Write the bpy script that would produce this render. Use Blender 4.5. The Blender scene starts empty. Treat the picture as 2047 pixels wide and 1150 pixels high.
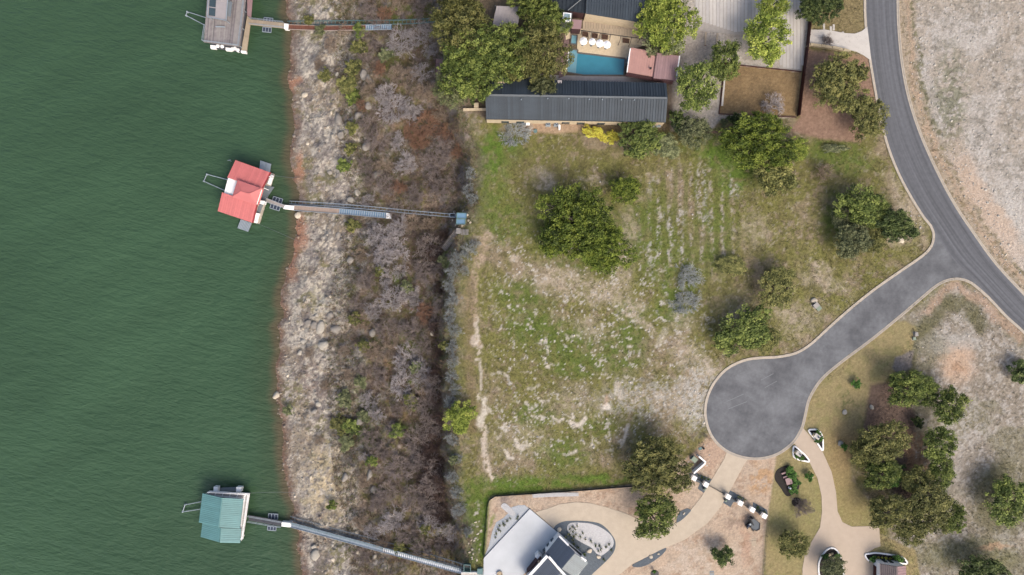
import bpy, bmesh, math, random
import numpy as np
from mathutils import Vector, Matrix

# ---------------------------------------------------------------- camera, sky, sun, exposure
SC = bpy.context.scene
COL = SC.collection
H = 138.0                      # drone height over the plateau (m)
KS, CX, CY = 0.1, 1023.5, 575.0
cam_d = bpy.data.cameras.new('camera')
cam_d.sensor_fit = 'HORIZONTAL'; cam_d.sensor_width = 36.0
cam_d.lens = 18.0 / (1023.5 * KS / H)
cam_d.clip_start = 1.0; cam_d.clip_end = 4000.0
cam = bpy.data.objects.new('camera', cam_d); COL.objects.link(cam)
cam.location = (0, 0, H); cam.rotation_euler = (0, 0, 0)
SC.camera = cam

SUN_EL, SUN_AZ = math.radians(46), math.radians(148)   # azimuth clockwise from +Y (picture top)
wd = bpy.data.worlds.new('World'); SC.world = wd; wd.use_nodes = True
nt = wd.node_tree
sky = nt.nodes.new('ShaderNodeTexSky'); sky.sky_type = 'NISHITA'; sky.sun_disc = False
sky.sun_elevation = SUN_EL; sky.sun_rotation = SUN_AZ
sky.air_density = 1.0; sky.dust_density = 6.0; sky.ozone_density = 0.6
nt.links.new(sky.outputs[0], nt.nodes['Background'].inputs[0])
nt.nodes['Background'].inputs[1].default_value = 0.12
sd = bpy.data.lights.new('sun', 'SUN'); sd.energy = .88; sd.angle = math.radians(28); sd.color = (1.0, 0.93, 0.82)
sun = bpy.data.objects.new('sun', sd); COL.objects.link(sun)
_d = Vector((math.sin(SUN_AZ) * math.cos(SUN_EL), math.cos(SUN_AZ) * math.cos(SUN_EL), math.sin(SUN_EL)))
sun.rotation_euler = _d.to_track_quat('Z', 'Y').to_euler(); sun.location = _d * 200
SC.view_settings.view_transform = 'Standard'; SC.view_settings.look = 'None'
SC.view_settings.gamma = 1.0; SC.view_settings.use_curve_mapping = False
SC.view_settings.exposure = 1.13

# ---------------------------------------------------------------- helpers
GAIN = 1.8
def lin(c):
    c = np.asarray(c, float) / 255.0
    return np.where(c <= 0.04045, c / 12.92, ((c + 0.055) / 1.055) ** 2.4)
def C(r, g, b, sat=.97):
    c = lin((r, g, b)); l = c @ np.array([.2126, .7152, .0722]); return (l + (c - l) * sat) / GAIN
WATER = -13.0
def kz(z): return KS * (H - z) / H
def W(px, py, z=0.0):
    k = kz(z); return Vector(((px - CX) * k, -(py - CY) * k, z))
_SH = [(-300, 566), (0, 573), (60, 577), (140, 578), (220, 583), (330, 587), (400, 592), (450, 594), (500, 586), (560, 572), (620, 562), (680, 556), (740, 553),
       (800, 557), (860, 562), (930, 570), (1000, 578), (1040, 588), (1100, 598), (1150, 604), (1500, 620)]
_ED = [(-300, 872), (0, 886), (150, 880), (230, 915), (300, 942), (400, 938), (450, 925), (500, 905), (560, 895), (700, 893), (800, 896),
       (950, 903), (1050, 915), (1150, 935), (1500, 960)]
_shy = np.array([-(p[0] - CY) * kz(WATER) for p in _SH])[::-1]; _shx = np.array([(p[1] - CX) * kz(WATER) for p in _SH])[::-1]
_edy = np.array([-(p[0] - CY) * KS for p in _ED])[::-1]; _edx = np.array([(p[1] - CX) * KS for p in _ED])[::-1]

_tabs = {}
def vn(x, y, seed):
    if seed not in _tabs: _tabs[seed] = np.random.default_rng(seed).random((256, 256))
    T = _tabs[seed]
    xi = np.floor(x); yi = np.floor(y); fx = x - xi; fy = y - yi
    fx = fx * fx * (3 - 2 * fx); fy = fy * fy * (3 - 2 * fy)
    a = xi.astype(np.int64) & 255; b = yi.astype(np.int64) & 255; a1 = (a + 1) & 255; b1 = (b + 1) & 255
    return (T[a, b] * (1 - fx) + T[a1, b] * fx) * (1 - fy) + (T[a, b1] * (1 - fx) + T[a1, b1] * fx) * fy
def fbm(x, y, seed, octv=4, g=0.55):
    s = 0; amp = 1; tot = 0
    for o in range(octv):
        s = s + amp * vn(x * 2 ** o + 17.3 * o, y * 2 ** o - 9.1 * o, seed + o); tot += amp; amp *= g
    return s / tot
def sst(a, b, x):
    t = np.clip((x - a) / (b - a), 0, 1); return t * t * (3 - 2 * t)
def terrain_z(x, y):
    x = np.asarray(x, float); y = np.asarray(y, float)
    xs = np.interp(y, _shy, _shx); xe = np.interp(y, _edy, _edx)
    xs = xs + (fbm(y / 3.0, y * 0 + 3, 51, 3) - .5) * 2.2
    xe = xe + (fbm(y / 4.0, y * 0 + 8, 53, 3) - .5) * 3.0
    t = (x - xs) / (xe - xs)
    z = np.interp(t, [-3, -.4, 0, .04, .18, .42, .5, .78, .93, 1.0, 1.06], [-34, -18, -13, -12.3, -11.2, -9.8, -8.6, -6.6, -5.4, -.45, 0])
    a = sst(0.02, .2, t) * (1 - sst(.93, 1.05, t))
    z = z + a * ((fbm(x / 5, y / 5, 61, 4) - .5) * 2.4 + (fbm(x / 1.1, y / 1.1, 67, 2) - .5) * .5)
    z = z + (1 - sst(.0, 1.05, t)) * 0 + sst(1.05, 1.2, t) * (fbm(x / 2.0, y / 2.0, 71, 2) - .5) * 0.03
    return z
def GZ(x, y): return float(terrain_z(np.array([x]), np.array([y]))[0])
def G(px, py):
    z = 0.0
    for _ in range(14):
        p = W(px, py, z); z = .5 * z + .5 * GZ(p.x, p.y)
    p = W(px, py, z); return p
def spline(pts, n=8, closed=False):
    out = []; N = len(pts); P = [Vector(p) for p in pts]
    rng = range(N) if closed else range(N - 1)
    for i in rng:
        if closed: p0, p1, p2, p3 = P[i - 1], P[i], P[(i + 1) % N], P[(i + 2) % N]
        else: p0, p1, p2, p3 = P[max(i - 1, 0)], P[i], P[i + 1], P[min(i + 2, N - 1)]
        for k in range(n):
            t = k / n
            out.append(.5 * ((2 * p1) + (p2 - p0) * t + (2 * p0 - 5 * p1 + 4 * p2 - p3) * t * t + (3 * p1 - p0 - 3 * p2 + p3) * t ** 3))
    if not closed: out.append(P[-1])
    return [tuple(v) for v in out]

def tag(o, label=None, cat=None, group=None, kind=None):
    if label: o['label'] = label
    if cat: o['category'] = cat
    if group: o['group'] = group
    if kind: o['kind'] = kind
    return o
def thing(name, loc, label, cat, group=None):
    o = bpy.data.objects.new(name, None); COL.objects.link(o); o.location = loc
    o.empty_display_size = .3
    return tag(o, label, cat, group)
def origin(p):
    v = Vector((0, 0, 0))
    while p is not None: v = v + p.location; p = p.parent
    return v
class MB:
    def __init__(s): s.v = []; s.f = []
    def poly(s, pts):
        n = len(s.v); s.v += [Vector(p) for p in pts]; s.f.append(list(range(n, n + len(pts)))); return s
    def prism(s, pts, down=None, zbot=None):
        n = len(s.v); P = [Vector(p) for p in pts]; m = len(P)
        B = [Vector((p.x, p.y, zbot)) if zbot is not None else p - Vector((0, 0, down)) for p in P]
        s.v += P + B; s.f.append(list(range(n, n + m))); s.f.append(list(range(n + 2 * m - 1, n + m - 1, -1)))
        for i in range(m):
            j = (i + 1) % m; s.f.append([n + i, n + m + i, n + m + j, n + j])
        return s
    def box(s, c, sx, sy, sz, rot=0.0):
        c = Vector(c); ca, sa = math.cos(rot), math.sin(rot)
        P = [c + Vector((ca * x * sx / 2 - sa * y * sy / 2, sa * x * sx / 2 + ca * y * sy / 2, sz / 2)) for x, y in ((-1, -1), (1, -1), (1, 1), (-1, 1))]
        return s.prism(P, down=sz)
    def bar(s, a, b, w, h):
        a = Vector(a); b = Vector(b); d = (b - a).normalized()
        u = d.cross(Vector((0, 0, 1)))
        u = u.normalized() if u.length > 1e-4 else Vector((1, 0, 0))
        n = u.cross(d).normalized(); k = len(s.v)
        for p in (a, b):
            for i, j in ((-1, -1), (1, -1), (1, 1), (-1, 1)): s.v.append(p + u * (i * w / 2) + n * (j * h / 2))
        for q in ((0, 1, 2, 3), (7, 6, 5, 4), (0, 4, 5, 1), (1, 5, 6, 2), (2, 6, 7, 3), (3, 7, 4, 0)): s.f.append([k + i for i in q])
        return s
    def tube(s, a, b, r, n=6, r2=None):
        a = Vector(a); b = Vector(b); d = (b - a).normalized(); r2 = r if r2 is None else r2
        u = d.orthogonal().normalized(); w = d.cross(u); k = len(s.v)
        for p, rr in ((a, r), (b, r2)):
            for i in range(n):
                t = 2 * math.pi * i / n; s.v.append(p + (u * math.cos(t) + w * math.sin(t)) * rr)
        for i in range(n): s.f.append([k + i, k + (i + 1) % n, k + n + (i + 1) % n, k + n + i])
        s.f.append([k + n - 1 - i for i in range(n)]); s.f.append([k + n + i for i in range(n)])
        return s
    def lathe(s, c, prof, n=12, sx=1, sy=1):
        c = Vector(c); k = len(s.v)
        for r, z in prof:
            for i in range(n):
                t = 2 * math.pi * i / n; s.v.append(c + Vector((r * sx * math.cos(t), r * sy * math.sin(t), z)))
        for j in range(len(prof) - 1):
            for i in range(n): s.f.append([k + j * n + i, k + j * n + (i + 1) % n, k + (j + 1) * n + (i + 1) % n, k + (j + 1) * n + i])
        s.f.append([k + n - 1 - i for i in range(n)]); m = k + (len(prof) - 1) * n; s.f.append([m + i for i in range(n)])
        return s
    def build(s, name, mat, parent=None, base=None, smooth=False):
        o0 = origin(parent) if parent is not None else (Vector(base) if base is not None else Vector((0, 0, 0)))
        me = bpy.data.meshes.new(name)
        me.from_pydata([v - o0 for v in s.v], [], s.f)
        bm = bmesh.new(); bm.from_mesh(me); bmesh.ops.recalc_face_normals(bm, faces=bm.faces); bm.to_mesh(me); bm.free()
        if smooth: me.shade_smooth()
        me.materials.append(mat)
        o = bpy.data.objects.new(name, me); COL.objects.link(o)
        if parent is not None: o.parent = parent
        else: o.location = o0
        return o
def npmesh(name, V, F, mat=None, attr=None, col=None, smooth=False):
    """V (n,3); F (m,k) constant-size faces"""
    me = bpy.data.meshes.new(name); V = np.asarray(V, np.float32); F = np.asarray(F, np.int32); m, k = F.shape
    me.vertices.add(len(V)); me.vertices.foreach_set('co', V.ravel())
    me.loops.add(m * k); me.loops.foreach_set('vertex_index', F.ravel())
    me.polygons.add(m); me.polygons.foreach_set('loop_start', np.arange(0, m * k, k, dtype=np.int32))
    if smooth: me.polygons.foreach_set('use_smooth', np.ones(m, bool))
    me.update(calc_edges=True)
    if attr is not None:
        a = me.attributes.new('tone', 'FLOAT', 'POINT'); a.data.foreach_set('value', np.asarray(attr, np.float32))
    if col is not None:
        a = me.attributes.new('Col', 'FLOAT_COLOR', 'POINT')
        c4 = np.ones((len(V), 4), np.float32); c4[:, :3] = col; a.data.foreach_set('color', c4.ravel())
    me.materials.append(mat)
    return me

# ---------------------------------------------------------------- materials
def mat(name, col, rough=.8, var=.12, scale=1.5, bump=0.0, bscale=8.0, metal=0.0, stretch=None, spec=.3, col2=None, orand=.07):
    m = bpy.data.materials.new(name); m.use_nodes = True; t = m.node_tree; L = t.links; b = t.nodes['Principled BSDF']
    b.inputs['Roughness'].default_value = rough; b.inputs['Metallic'].default_value = metal
    b.inputs['Specular IOR Level'].default_value = spec
    g = t.nodes.new('ShaderNodeNewGeometry'); vec = g.outputs['Position']
    if stretch:
        mp = t.nodes.new('ShaderNodeMapping'); mp.inputs['Scale'].default_value = stretch[:3]
        if len(stretch) > 3: mp.inputs['Rotation'].default_value = (0, 0, stretch[3])
        L.new(vec, mp.inputs[0]); vec = mp.outputs[0]
    n1 = t.nodes.new('ShaderNodeTexNoise'); n1.inputs['Scale'].default_value = scale; n1.inputs['Detail'].default_value = 8; n1.inputs['Roughness'].default_value = .65
    L.new(vec, n1.inputs['Vector'])
    r = t.nodes.new('ShaderNodeValToRGB'); L.new(n1.outputs['Fac'], r.inputs[0])
    c = np.asarray(col, float); c2 = np.asarray(col2, float) if col2 is not None else c * (1 + var)
    c1 = c * (1 - var)
    r.color_ramp.elements[0].position = .3; r.color_ramp.elements[0].color = (*c1, 1)
    r.color_ramp.elements[1].position = .7; r.color_ramp.elements[1].color = (*np.clip(c2, 0, .92), 1)
    oi = t.nodes.new('ShaderNodeObjectInfo'); mr = t.nodes.new('ShaderNodeMapRange'); mr.inputs[3].default_value = 1 - orand; mr.inputs[4].default_value = 1 + orand
    L.new(oi.outputs['Random'], mr.inputs[0]); vm = t.nodes.new('ShaderNodeVectorMath'); vm.operation = 'SCALE'; L.new(r.outputs[0], vm.inputs[0]); L.new(mr.outputs[0], vm.inputs['Scale'])
    L.new(vm.outputs[0], b.inputs['Base Color'])
    if bump:
        n2 = t.nodes.new('ShaderNodeTexNoise'); n2.inputs['Scale'].default_value = bscale; n2.inputs['Detail'].default_value = 5
        L.new(vec, n2.inputs['Vector'])
        bp = t.nodes.new('ShaderNodeBump'); bp.inputs['Strength'].default_value = bump; bp.inputs['Distance'].default_value = .1
        L.new(n2.outputs['Fac'], bp.inputs['Height']); L.new(bp.outputs[0], b.inputs['Normal'])
    return m
def attr_mat(name, rough=.95, var=.25, bump=.6, sub=None):
    m = bpy.data.materials.new(name); m.use_nodes = True; t = m.node_tree; L = t.links; b = t.nodes['Principled BSDF']
    b.inputs['Roughness'].default_value = rough; b.inputs['Specular IOR Level'].default_value = .15
    a = t.nodes.new('ShaderNodeAttribute'); a.attribute_name = 'Col'
    g = t.nodes.new('ShaderNodeNewGeometry')
    fac = None
    for sc, lo, hi in ((2.2, 1 - var, 1 + var), (9.0, 1 - var * .8, 1 + var * .8)):
        n = t.nodes.new('ShaderNodeTexNoise'); n.inputs['Scale'].default_value = sc; n.inputs['Detail'].default_value = 6; n.inputs['Roughness'].default_value = .7
        L.new(g.outputs['Position'], n.inputs['Vector'])
        r = t.nodes.new('ShaderNodeMapRange'); r.inputs[1].default_value = .32; r.inputs[2].default_value = .68; r.inputs[3].default_value = lo; r.inputs[4].default_value = hi
        L.new(n.outputs['Fac'], r.inputs[0])
        if fac is None: fac = r.outputs[0]
        else:
            mm = t.nodes.new('ShaderNodeMath'); mm.operation = 'MULTIPLY'; L.new(fac, mm.inputs[0]); L.new(r.outputs[0], mm.inputs[1]); fac = mm.outputs[0]
    v = t.nodes.new('ShaderNodeVectorMath'); v.operation = 'SCALE'; L.new(a.outputs['Color'], v.inputs[0]); L.new(fac, v.inputs['Scale'])
    L.new(v.outputs[0], b.inputs['Base Color'])
    if bump:
        n2 = t.nodes.new('ShaderNodeTexNoise'); n2.inputs['Scale'].default_value = 4.0; n2.inputs['Detail'].default_value = 8; n2.inputs['Roughness'].default_value = .75
        L.new(g.outputs['Position'], n2.inputs['Vector'])
        bp = t.nodes.new('ShaderNodeBump'); bp.inputs['Strength'].default_value = bump; bp.inputs['Distance'].default_value = .25
        L.new(n2.outputs['Fac'], bp.inputs['Height']); L.new(bp.outputs[0], b.inputs['Normal'])
    return m
def leaf_mat(name, dark, mid, light, rough=.6, trans=.25):
    m = bpy.data.materials.new(name); m.use_nodes = True; t = m.node_tree; L = t.links; b = t.nodes['Principled BSDF']
    b.inputs['Roughness'].default_value = rough; b.inputs['Specular IOR Level'].default_value = .25
    a = t.nodes.new('ShaderNodeAttribute'); a.attribute_name = 'tone'
    oi = t.nodes.new('ShaderNodeObjectInfo')
    r = t.nodes.new('ShaderNodeValToRGB'); L.new(a.outputs['Fac'], r.inputs[0])
    e = r.color_ramp.elements; e[0].color = (*dark, 1); e[1].color = (*light, 1); e[0].position = .1; e[1].position = .95
    x = e.new(.5); x.color = (*mid, 1)
    hs = t.nodes.new('ShaderNodeHueSaturation'); L.new(r.outputs[0], hs.inputs['Color'])
    mr = t.nodes.new('ShaderNodeMapRange'); mr.inputs[3].default_value = .8; mr.inputs[4].default_value = 1.2; L.new(oi.outputs['Random'], mr.inputs[0]); L.new(mr.outputs[0], hs.inputs['Value'])
    L.new(hs.outputs[0], b.inputs['Base Color'])
    if trans:
        tr = t.nodes.new('ShaderNodeBsdfTranslucent'); L.new(hs.outputs[0], tr.inputs[0]); mx = t.nodes.new('ShaderNodeMixShader'); mx.inputs[0].default_value = trans
        L.new(b.outputs[0], mx.inputs[1]); L.new(tr.outputs[0], mx.inputs[2]); L.new(mx.outputs[0], t.nodes['Material Output'].inputs[0])
    return m
def glass_mat(name, col, rough=.08):
    return mat(name, col, rough=rough, var=.15, scale=.6, spec=.6)
M = dict(
    ground=attr_mat('ground', var=.22, bump=.75), lawn=attr_mat('lawn_soil', var=.1, bump=.35),
    stone=attr_mat('rock', var=.18, bump=.7), tuft=attr_mat('dry_grass', var=.1, bump=0),
    kerb=mat('kerb_concrete', C(194, 184, 170), var=.16, bump=.2),
    concrete=mat('pale_concrete', C(214, 209, 203), var=.09, scale=.5, bump=.15),
    strip=mat('strip_concrete', C(204, 200, 196), var=.1, scale=.7, bump=.15),
    drive=mat('beige_paving', C(204, 190, 170), var=.08, scale=.8, bump=.3, bscale=5),
    drive2=mat('pink_beige_paving', C(204, 187, 168), var=.06, scale=.8, bump=.3, bscale=5),
    terrace=mat('white_concrete', C(212, 217, 222), var=.09, scale=.25, bump=.1),
    darkgravel=mat('blue_grey_gravel', C(100, 110, 120), var=.3, scale=6, bump=.8, bscale=10),
    whitegravel=mat('white_gravel', C(208, 208, 210), var=.16, scale=5, bump=.8, bscale=9),
    bluegravel=mat('pale_blue_gravel', C(186, 192, 199), var=.14, scale=5, bump=.6, bscale=9),
    mulch=mat('black_mulch', C(48, 42, 40), var=.4, scale=5, bump=.9, bscale=9),
    white=mat('white_paint', (.72, .72, .72), var=.05, scale=1, rough=.5),
    fabric=mat('white_fabric', (.85, .85, .86), var=.03, rough=.8),
    cream=mat('cream_limestone', C(228, 210, 180), var=.14, scale=2.5, bump=.5, bscale=4),
    limestone=mat('weathered_limestone', C(205, 188, 155), var=.2, scale=2, bump=.6, bscale=4),
    slate=mat('dark_metal_roof', C(68, 79, 90), var=.12, orand=.14, scale=.35, rough=.6, spec=.25, stretch=(.6, 2.0, 1)),
    charcoal=mat('charcoal_metal_roof', C(48, 57, 66), var=.12, scale=.5, rough=.6, spec=.25),
    slateblue=mat('blue_metal_roof', C(90, 104, 124), var=.06, scale=.5, rough=.45, spec=.4),
    slateblue_lit=mat('blue_metal_roof_lit', C(138, 152, 160), var=.06, scale=.5, rough=.45, spec=.4),  # sunward slopes of the blue roof, their light painted into the colour
    trim=mat('grey_trim', C(120, 126, 130), var=.08, rough=.5),
    pink=mat('pink_metal_roof', C(204, 158, 148), var=.06, scale=.6, rough=.5),
    mauve=mat('mauve_metal_roof', C(166, 136, 138), var=.08, scale=.6, rough=.5),
    brownroof=mat('brown_metal_roof', C(142, 128, 126), var=.08, scale=.6, rough=.5),
    maroon=mat('maroon_steel', C(82, 40, 38), var=.2, scale=.8, rough=.6),
    wine=mat('wine_dark_tiles', C(88, 62, 66), var=.2, scale=1.5, rough=.6),
    redroof=mat('red_metal_roof', C(224, 130, 128), var=.08, scale=.5, rough=.45, spec=.4),
    redtrim=mat('red_trim', C(178, 66, 72), var=.06, rough=.45),
    tealroof=mat('teal_metal_roof', C(110, 162, 164), var=.1, scale=.5, rough=.42, spec=.45),
    tealdark=mat('teal_steel', C(60, 96, 98), var=.1, rough=.5),
    deck=mat('weathered_deck', C(150, 144, 146), var=.2, scale=1.2, rough=.9, col2=C(172, 166, 166), bump=.2),
    tandeck=mat('tan_boards', C(196, 180, 158), var=.12, scale=1.4, rough=.9, bump=.2),
    purpledeck=mat('brown_boards', C(142, 118, 118), var=.15, scale=1.4, rough=.9, bump=.2),
    galv=mat('galvanised_steel', C(176, 190, 202), var=.1, scale=1.2, rough=.45, metal=.2, spec=.5),
    galvdark=mat('grey_steel', C(128, 138, 146), var=.12, scale=1.2, rough=.5, spec=.5),
    bluesteel=mat('blue_painted_steel', C(112, 150, 180), var=.1, scale=1, rough=.5),
    tealrail=mat('teal_painted_rail', C(104, 138, 140), var=.15, rough=.5),
    rust=mat('rusted_steel', C(136, 90, 74), var=.25, scale=1.5, rough=.9, bump=.2),
    rustpale=mat('pale_rusted_edge', C(190, 172, 160), var=.2, scale=1.5, rough=.9),
    ramptan=mat('tan_grating', C(186, 166, 152), var=.12, scale=2, rough=.8),
    darkgrey=mat('dark_grating', C(92, 94, 102), var=.15, scale=2, rough=.7),
    floatblue=mat('navy_float', C(60, 72, 96), var=.15, rough=.6),
    black=mat('black_steel', (.02, .02, .022), var=.2, rough=.5),
    brownseat=mat('brown_wicker', C(112, 86, 72), var=.25, scale=4, rough=.9),
    greymembrane=mat('grey_sheet_roof', C(176, 170, 172), var=.08, scale=.8, rough=.6),
    paver=mat('lilac_pavers', C(198, 190, 186), var=.1, scale=.8, rough=.8, bump=.2),
    poolw=mat('pool_water', C(66, 150, 176), var=.1, scale=.5, rough=.04, bump=.1, bscale=1.5, spec=.6),
    poolshelf=mat('pool_shelf_water', C(124, 176, 192), var=.08, scale=.7, rough=.04, bump=.08, bscale=1.5, spec=.6),
    coping=mat('dark_coping', C(112, 108, 104), var=.12, scale=2),
    glass=glass_mat('window_glass', C(150, 176, 190)), darkglass=glass_mat('dark_glass', C(70, 88, 96)),
    dullgreen=mat('green_utility_paint', C(150, 166, 148), var=.08, rough=.5), utilgrey=mat('grey_utility_paint', C(176, 172, 168), var=.08, rough=.5),
    bark=mat('bark', C(98, 88, 82), var=.25, scale=3, rough=.95, bump=.4),
    machine=mat('dark_blue_machine_paint', C(70, 84, 98), var=.12, rough=.4),
    scuff=mat('pale_scuffed_asphalt', C(134, 137, 142), var=.15, scale=3), courtbase=mat('courtyard_joint', C(184, 177, 169), var=.12),
    steps=mat('weathered_planks', C(150, 146, 144), var=.2, scale=2, rough=.9),
)
# ---------------------------------------------------------------- ground sheet
def grow(start, step0, n, f=1.35):
    out = []; s = step0; p = start
    for _ in range(n): p += s; out.append(p); s *= f
    return out
_st = .26
xc = np.arange(-57, 108, _st); yc = np.arange(-66, 66, _st)
xs_ = np.array([-v for v in grow(57, .6, 8)][::-1] + list(xc) + grow(xc[-1], .4, 22))
ys_ = np.array([-v for v in grow(66, .4, 22)][::-1] + list(yc) + grow(yc[-1], .4, 22))
XX, YY = np.meshgrid(xs_, ys_, indexing='ij'); XX = XX.ravel(); YY = YY.ravel()
ZZ = terrain_z(XX, YY)
_k = kz(ZZ); PX = XX / _k + CX; PY = -YY / _k + CY
NXV, NYV = len(xs_), len(ys_)
class Paint:
    def __init__(s, px, py):
        s.x = px; s.y = py
        s.n1 = fbm(px / 70, py / 70, 101); s.n2 = fbm(px / 22, py / 22, 111); s.n3 = fbm(px / 9, py / 9, 121, 3); s.n4 = vn(px / 3.2, py / 3.2, 131)
        s.wx = px + (s.n2 - .5) * 26 + (s.n3 - .5) * 9; s.wy = py + (fbm(px / 22, py / 22, 141) - .5) * 26 + (vn(px / 6, py / 6, 145) - .5) * 6
        s.tx = px + (s.n3 - .5) * 3; s.ty = py + (vn(px / 6, py / 6, 146) - .5) * 3
        s.c = np.zeros((len(px), 3))
    def mix(s, m, c):
        c = np.asarray(c); m = np.clip(m, 0, 1)[:, None]; s.c = s.c * (1 - m) + c * m
    def blob(s, cx, cy, rx, ry, rot=0, soft=.6, warp=True):
        x = (s.wx if warp else s.tx) - cx; y = (s.wy if warp else s.ty) - cy; a = math.radians(rot)
        u = (x * math.cos(a) + y * math.sin(a)) / rx; v = (-x * math.sin(a) + y * math.cos(a)) / ry
        d = np.sqrt(u * u + v * v); return 1 - sst(1 - soft, 1 + soft * .5, d)
    def line(s, pts, w, soft=.5, warp=True):
        x = s.wx if warp else s.tx; y = s.wy if warp else s.ty
        d = np.full(len(x), 1e9)
        for (ax, ay), (bx, by) in zip(pts[:-1], pts[1:]):
            L2 = (bx - ax) ** 2 + (by - ay) ** 2; t = np.clip(((x - ax) * (bx - ax) + (y - ay) * (by - ay)) / L2, 0, 1)
            d = np.minimum(d, np.hypot(x - ax - t * (bx - ax), y - ay - t * (by - ay)))
        return 1 - sst(w * (1 - soft), w * (1 + soft), d)
    def poly(s, pts, soft=3, warp=False):
        x = s.wx if warp else s.tx; y = s.wy if warp else s.ty
        d = np.full(len(x), 1e9); ins = np.zeros(len(x), bool)
        for (ax, ay), (bx, by) in zip(pts, pts[1:] + pts[:1]):
            L2 = (bx - ax) ** 2 + (by - ay) ** 2 + 1e-9; t = np.clip(((x - ax) * (bx - ax) + (y - ay) * (by - ay)) / L2, 0, 1)
            d = np.minimum(d, np.hypot(x - ax - t * (bx - ax), y - ay - t * (by - ay)))
            cr = ((ay > y) != (by > y)) & (x < (bx - ax) * (y - ay) / ((by - ay) if by != ay else 1e-9) + ax); ins ^= cr
        sd_ = np.where(ins, -d, d); return 1 - sst(-soft, soft, sd_)
    def spk(s, f, thr, seed, w=.08): return sst(thr, thr + w, fbm(s.x / f, s.y / f, seed, 3, .72))

LAWN_E = [(1608, 838), (1618, 795), (1642, 757), (1682, 724), (1732, 688), (1782, 648), (1810, 640), (1832, 655), (1822, 700), (1790, 740), (1760, 770), (1735, 815), (1718, 860), (1700, 920), (1700, 960), (1735, 1000), (1740, 1060), (1830, 1100), (1850, 1210), (1530, 1210), (1532, 1040), (1552, 912), (1590, 880)]
SOIL_S = [(985, 993), (1100, 985), (1250, 972), (1300, 960), (1390, 905), (1425, 880), (1450, 898), (1500, 915), (1552, 912), (1545, 960), (1528, 1080), (1518, 1210), (968, 1210), (968, 1112), (974, 1050), (976, 1000)]
MULCH_N = [(1610, 98), (1700, 108), (1735, 112), (1745, 160), (1752, 200), (1720, 285), (1640, 278), (1580, 262), (1598, 236)]
YARD_N = [(1345, -80), (1625, -80), (1618, 60), (1602, 145), (1590, 235), (1440, 240), (1420, 262), (1340, 262), (1335, 170), (1360, 110), (1330, 60)]
COURT = [(1448, 128), (1602, 144), (1594, 234), (1437, 228)]
ROADSIDE_N = [(1650, -80), (1731, -80), (1733, 60), (1705, 70), (1640, 55), (1625, 40)]
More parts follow.
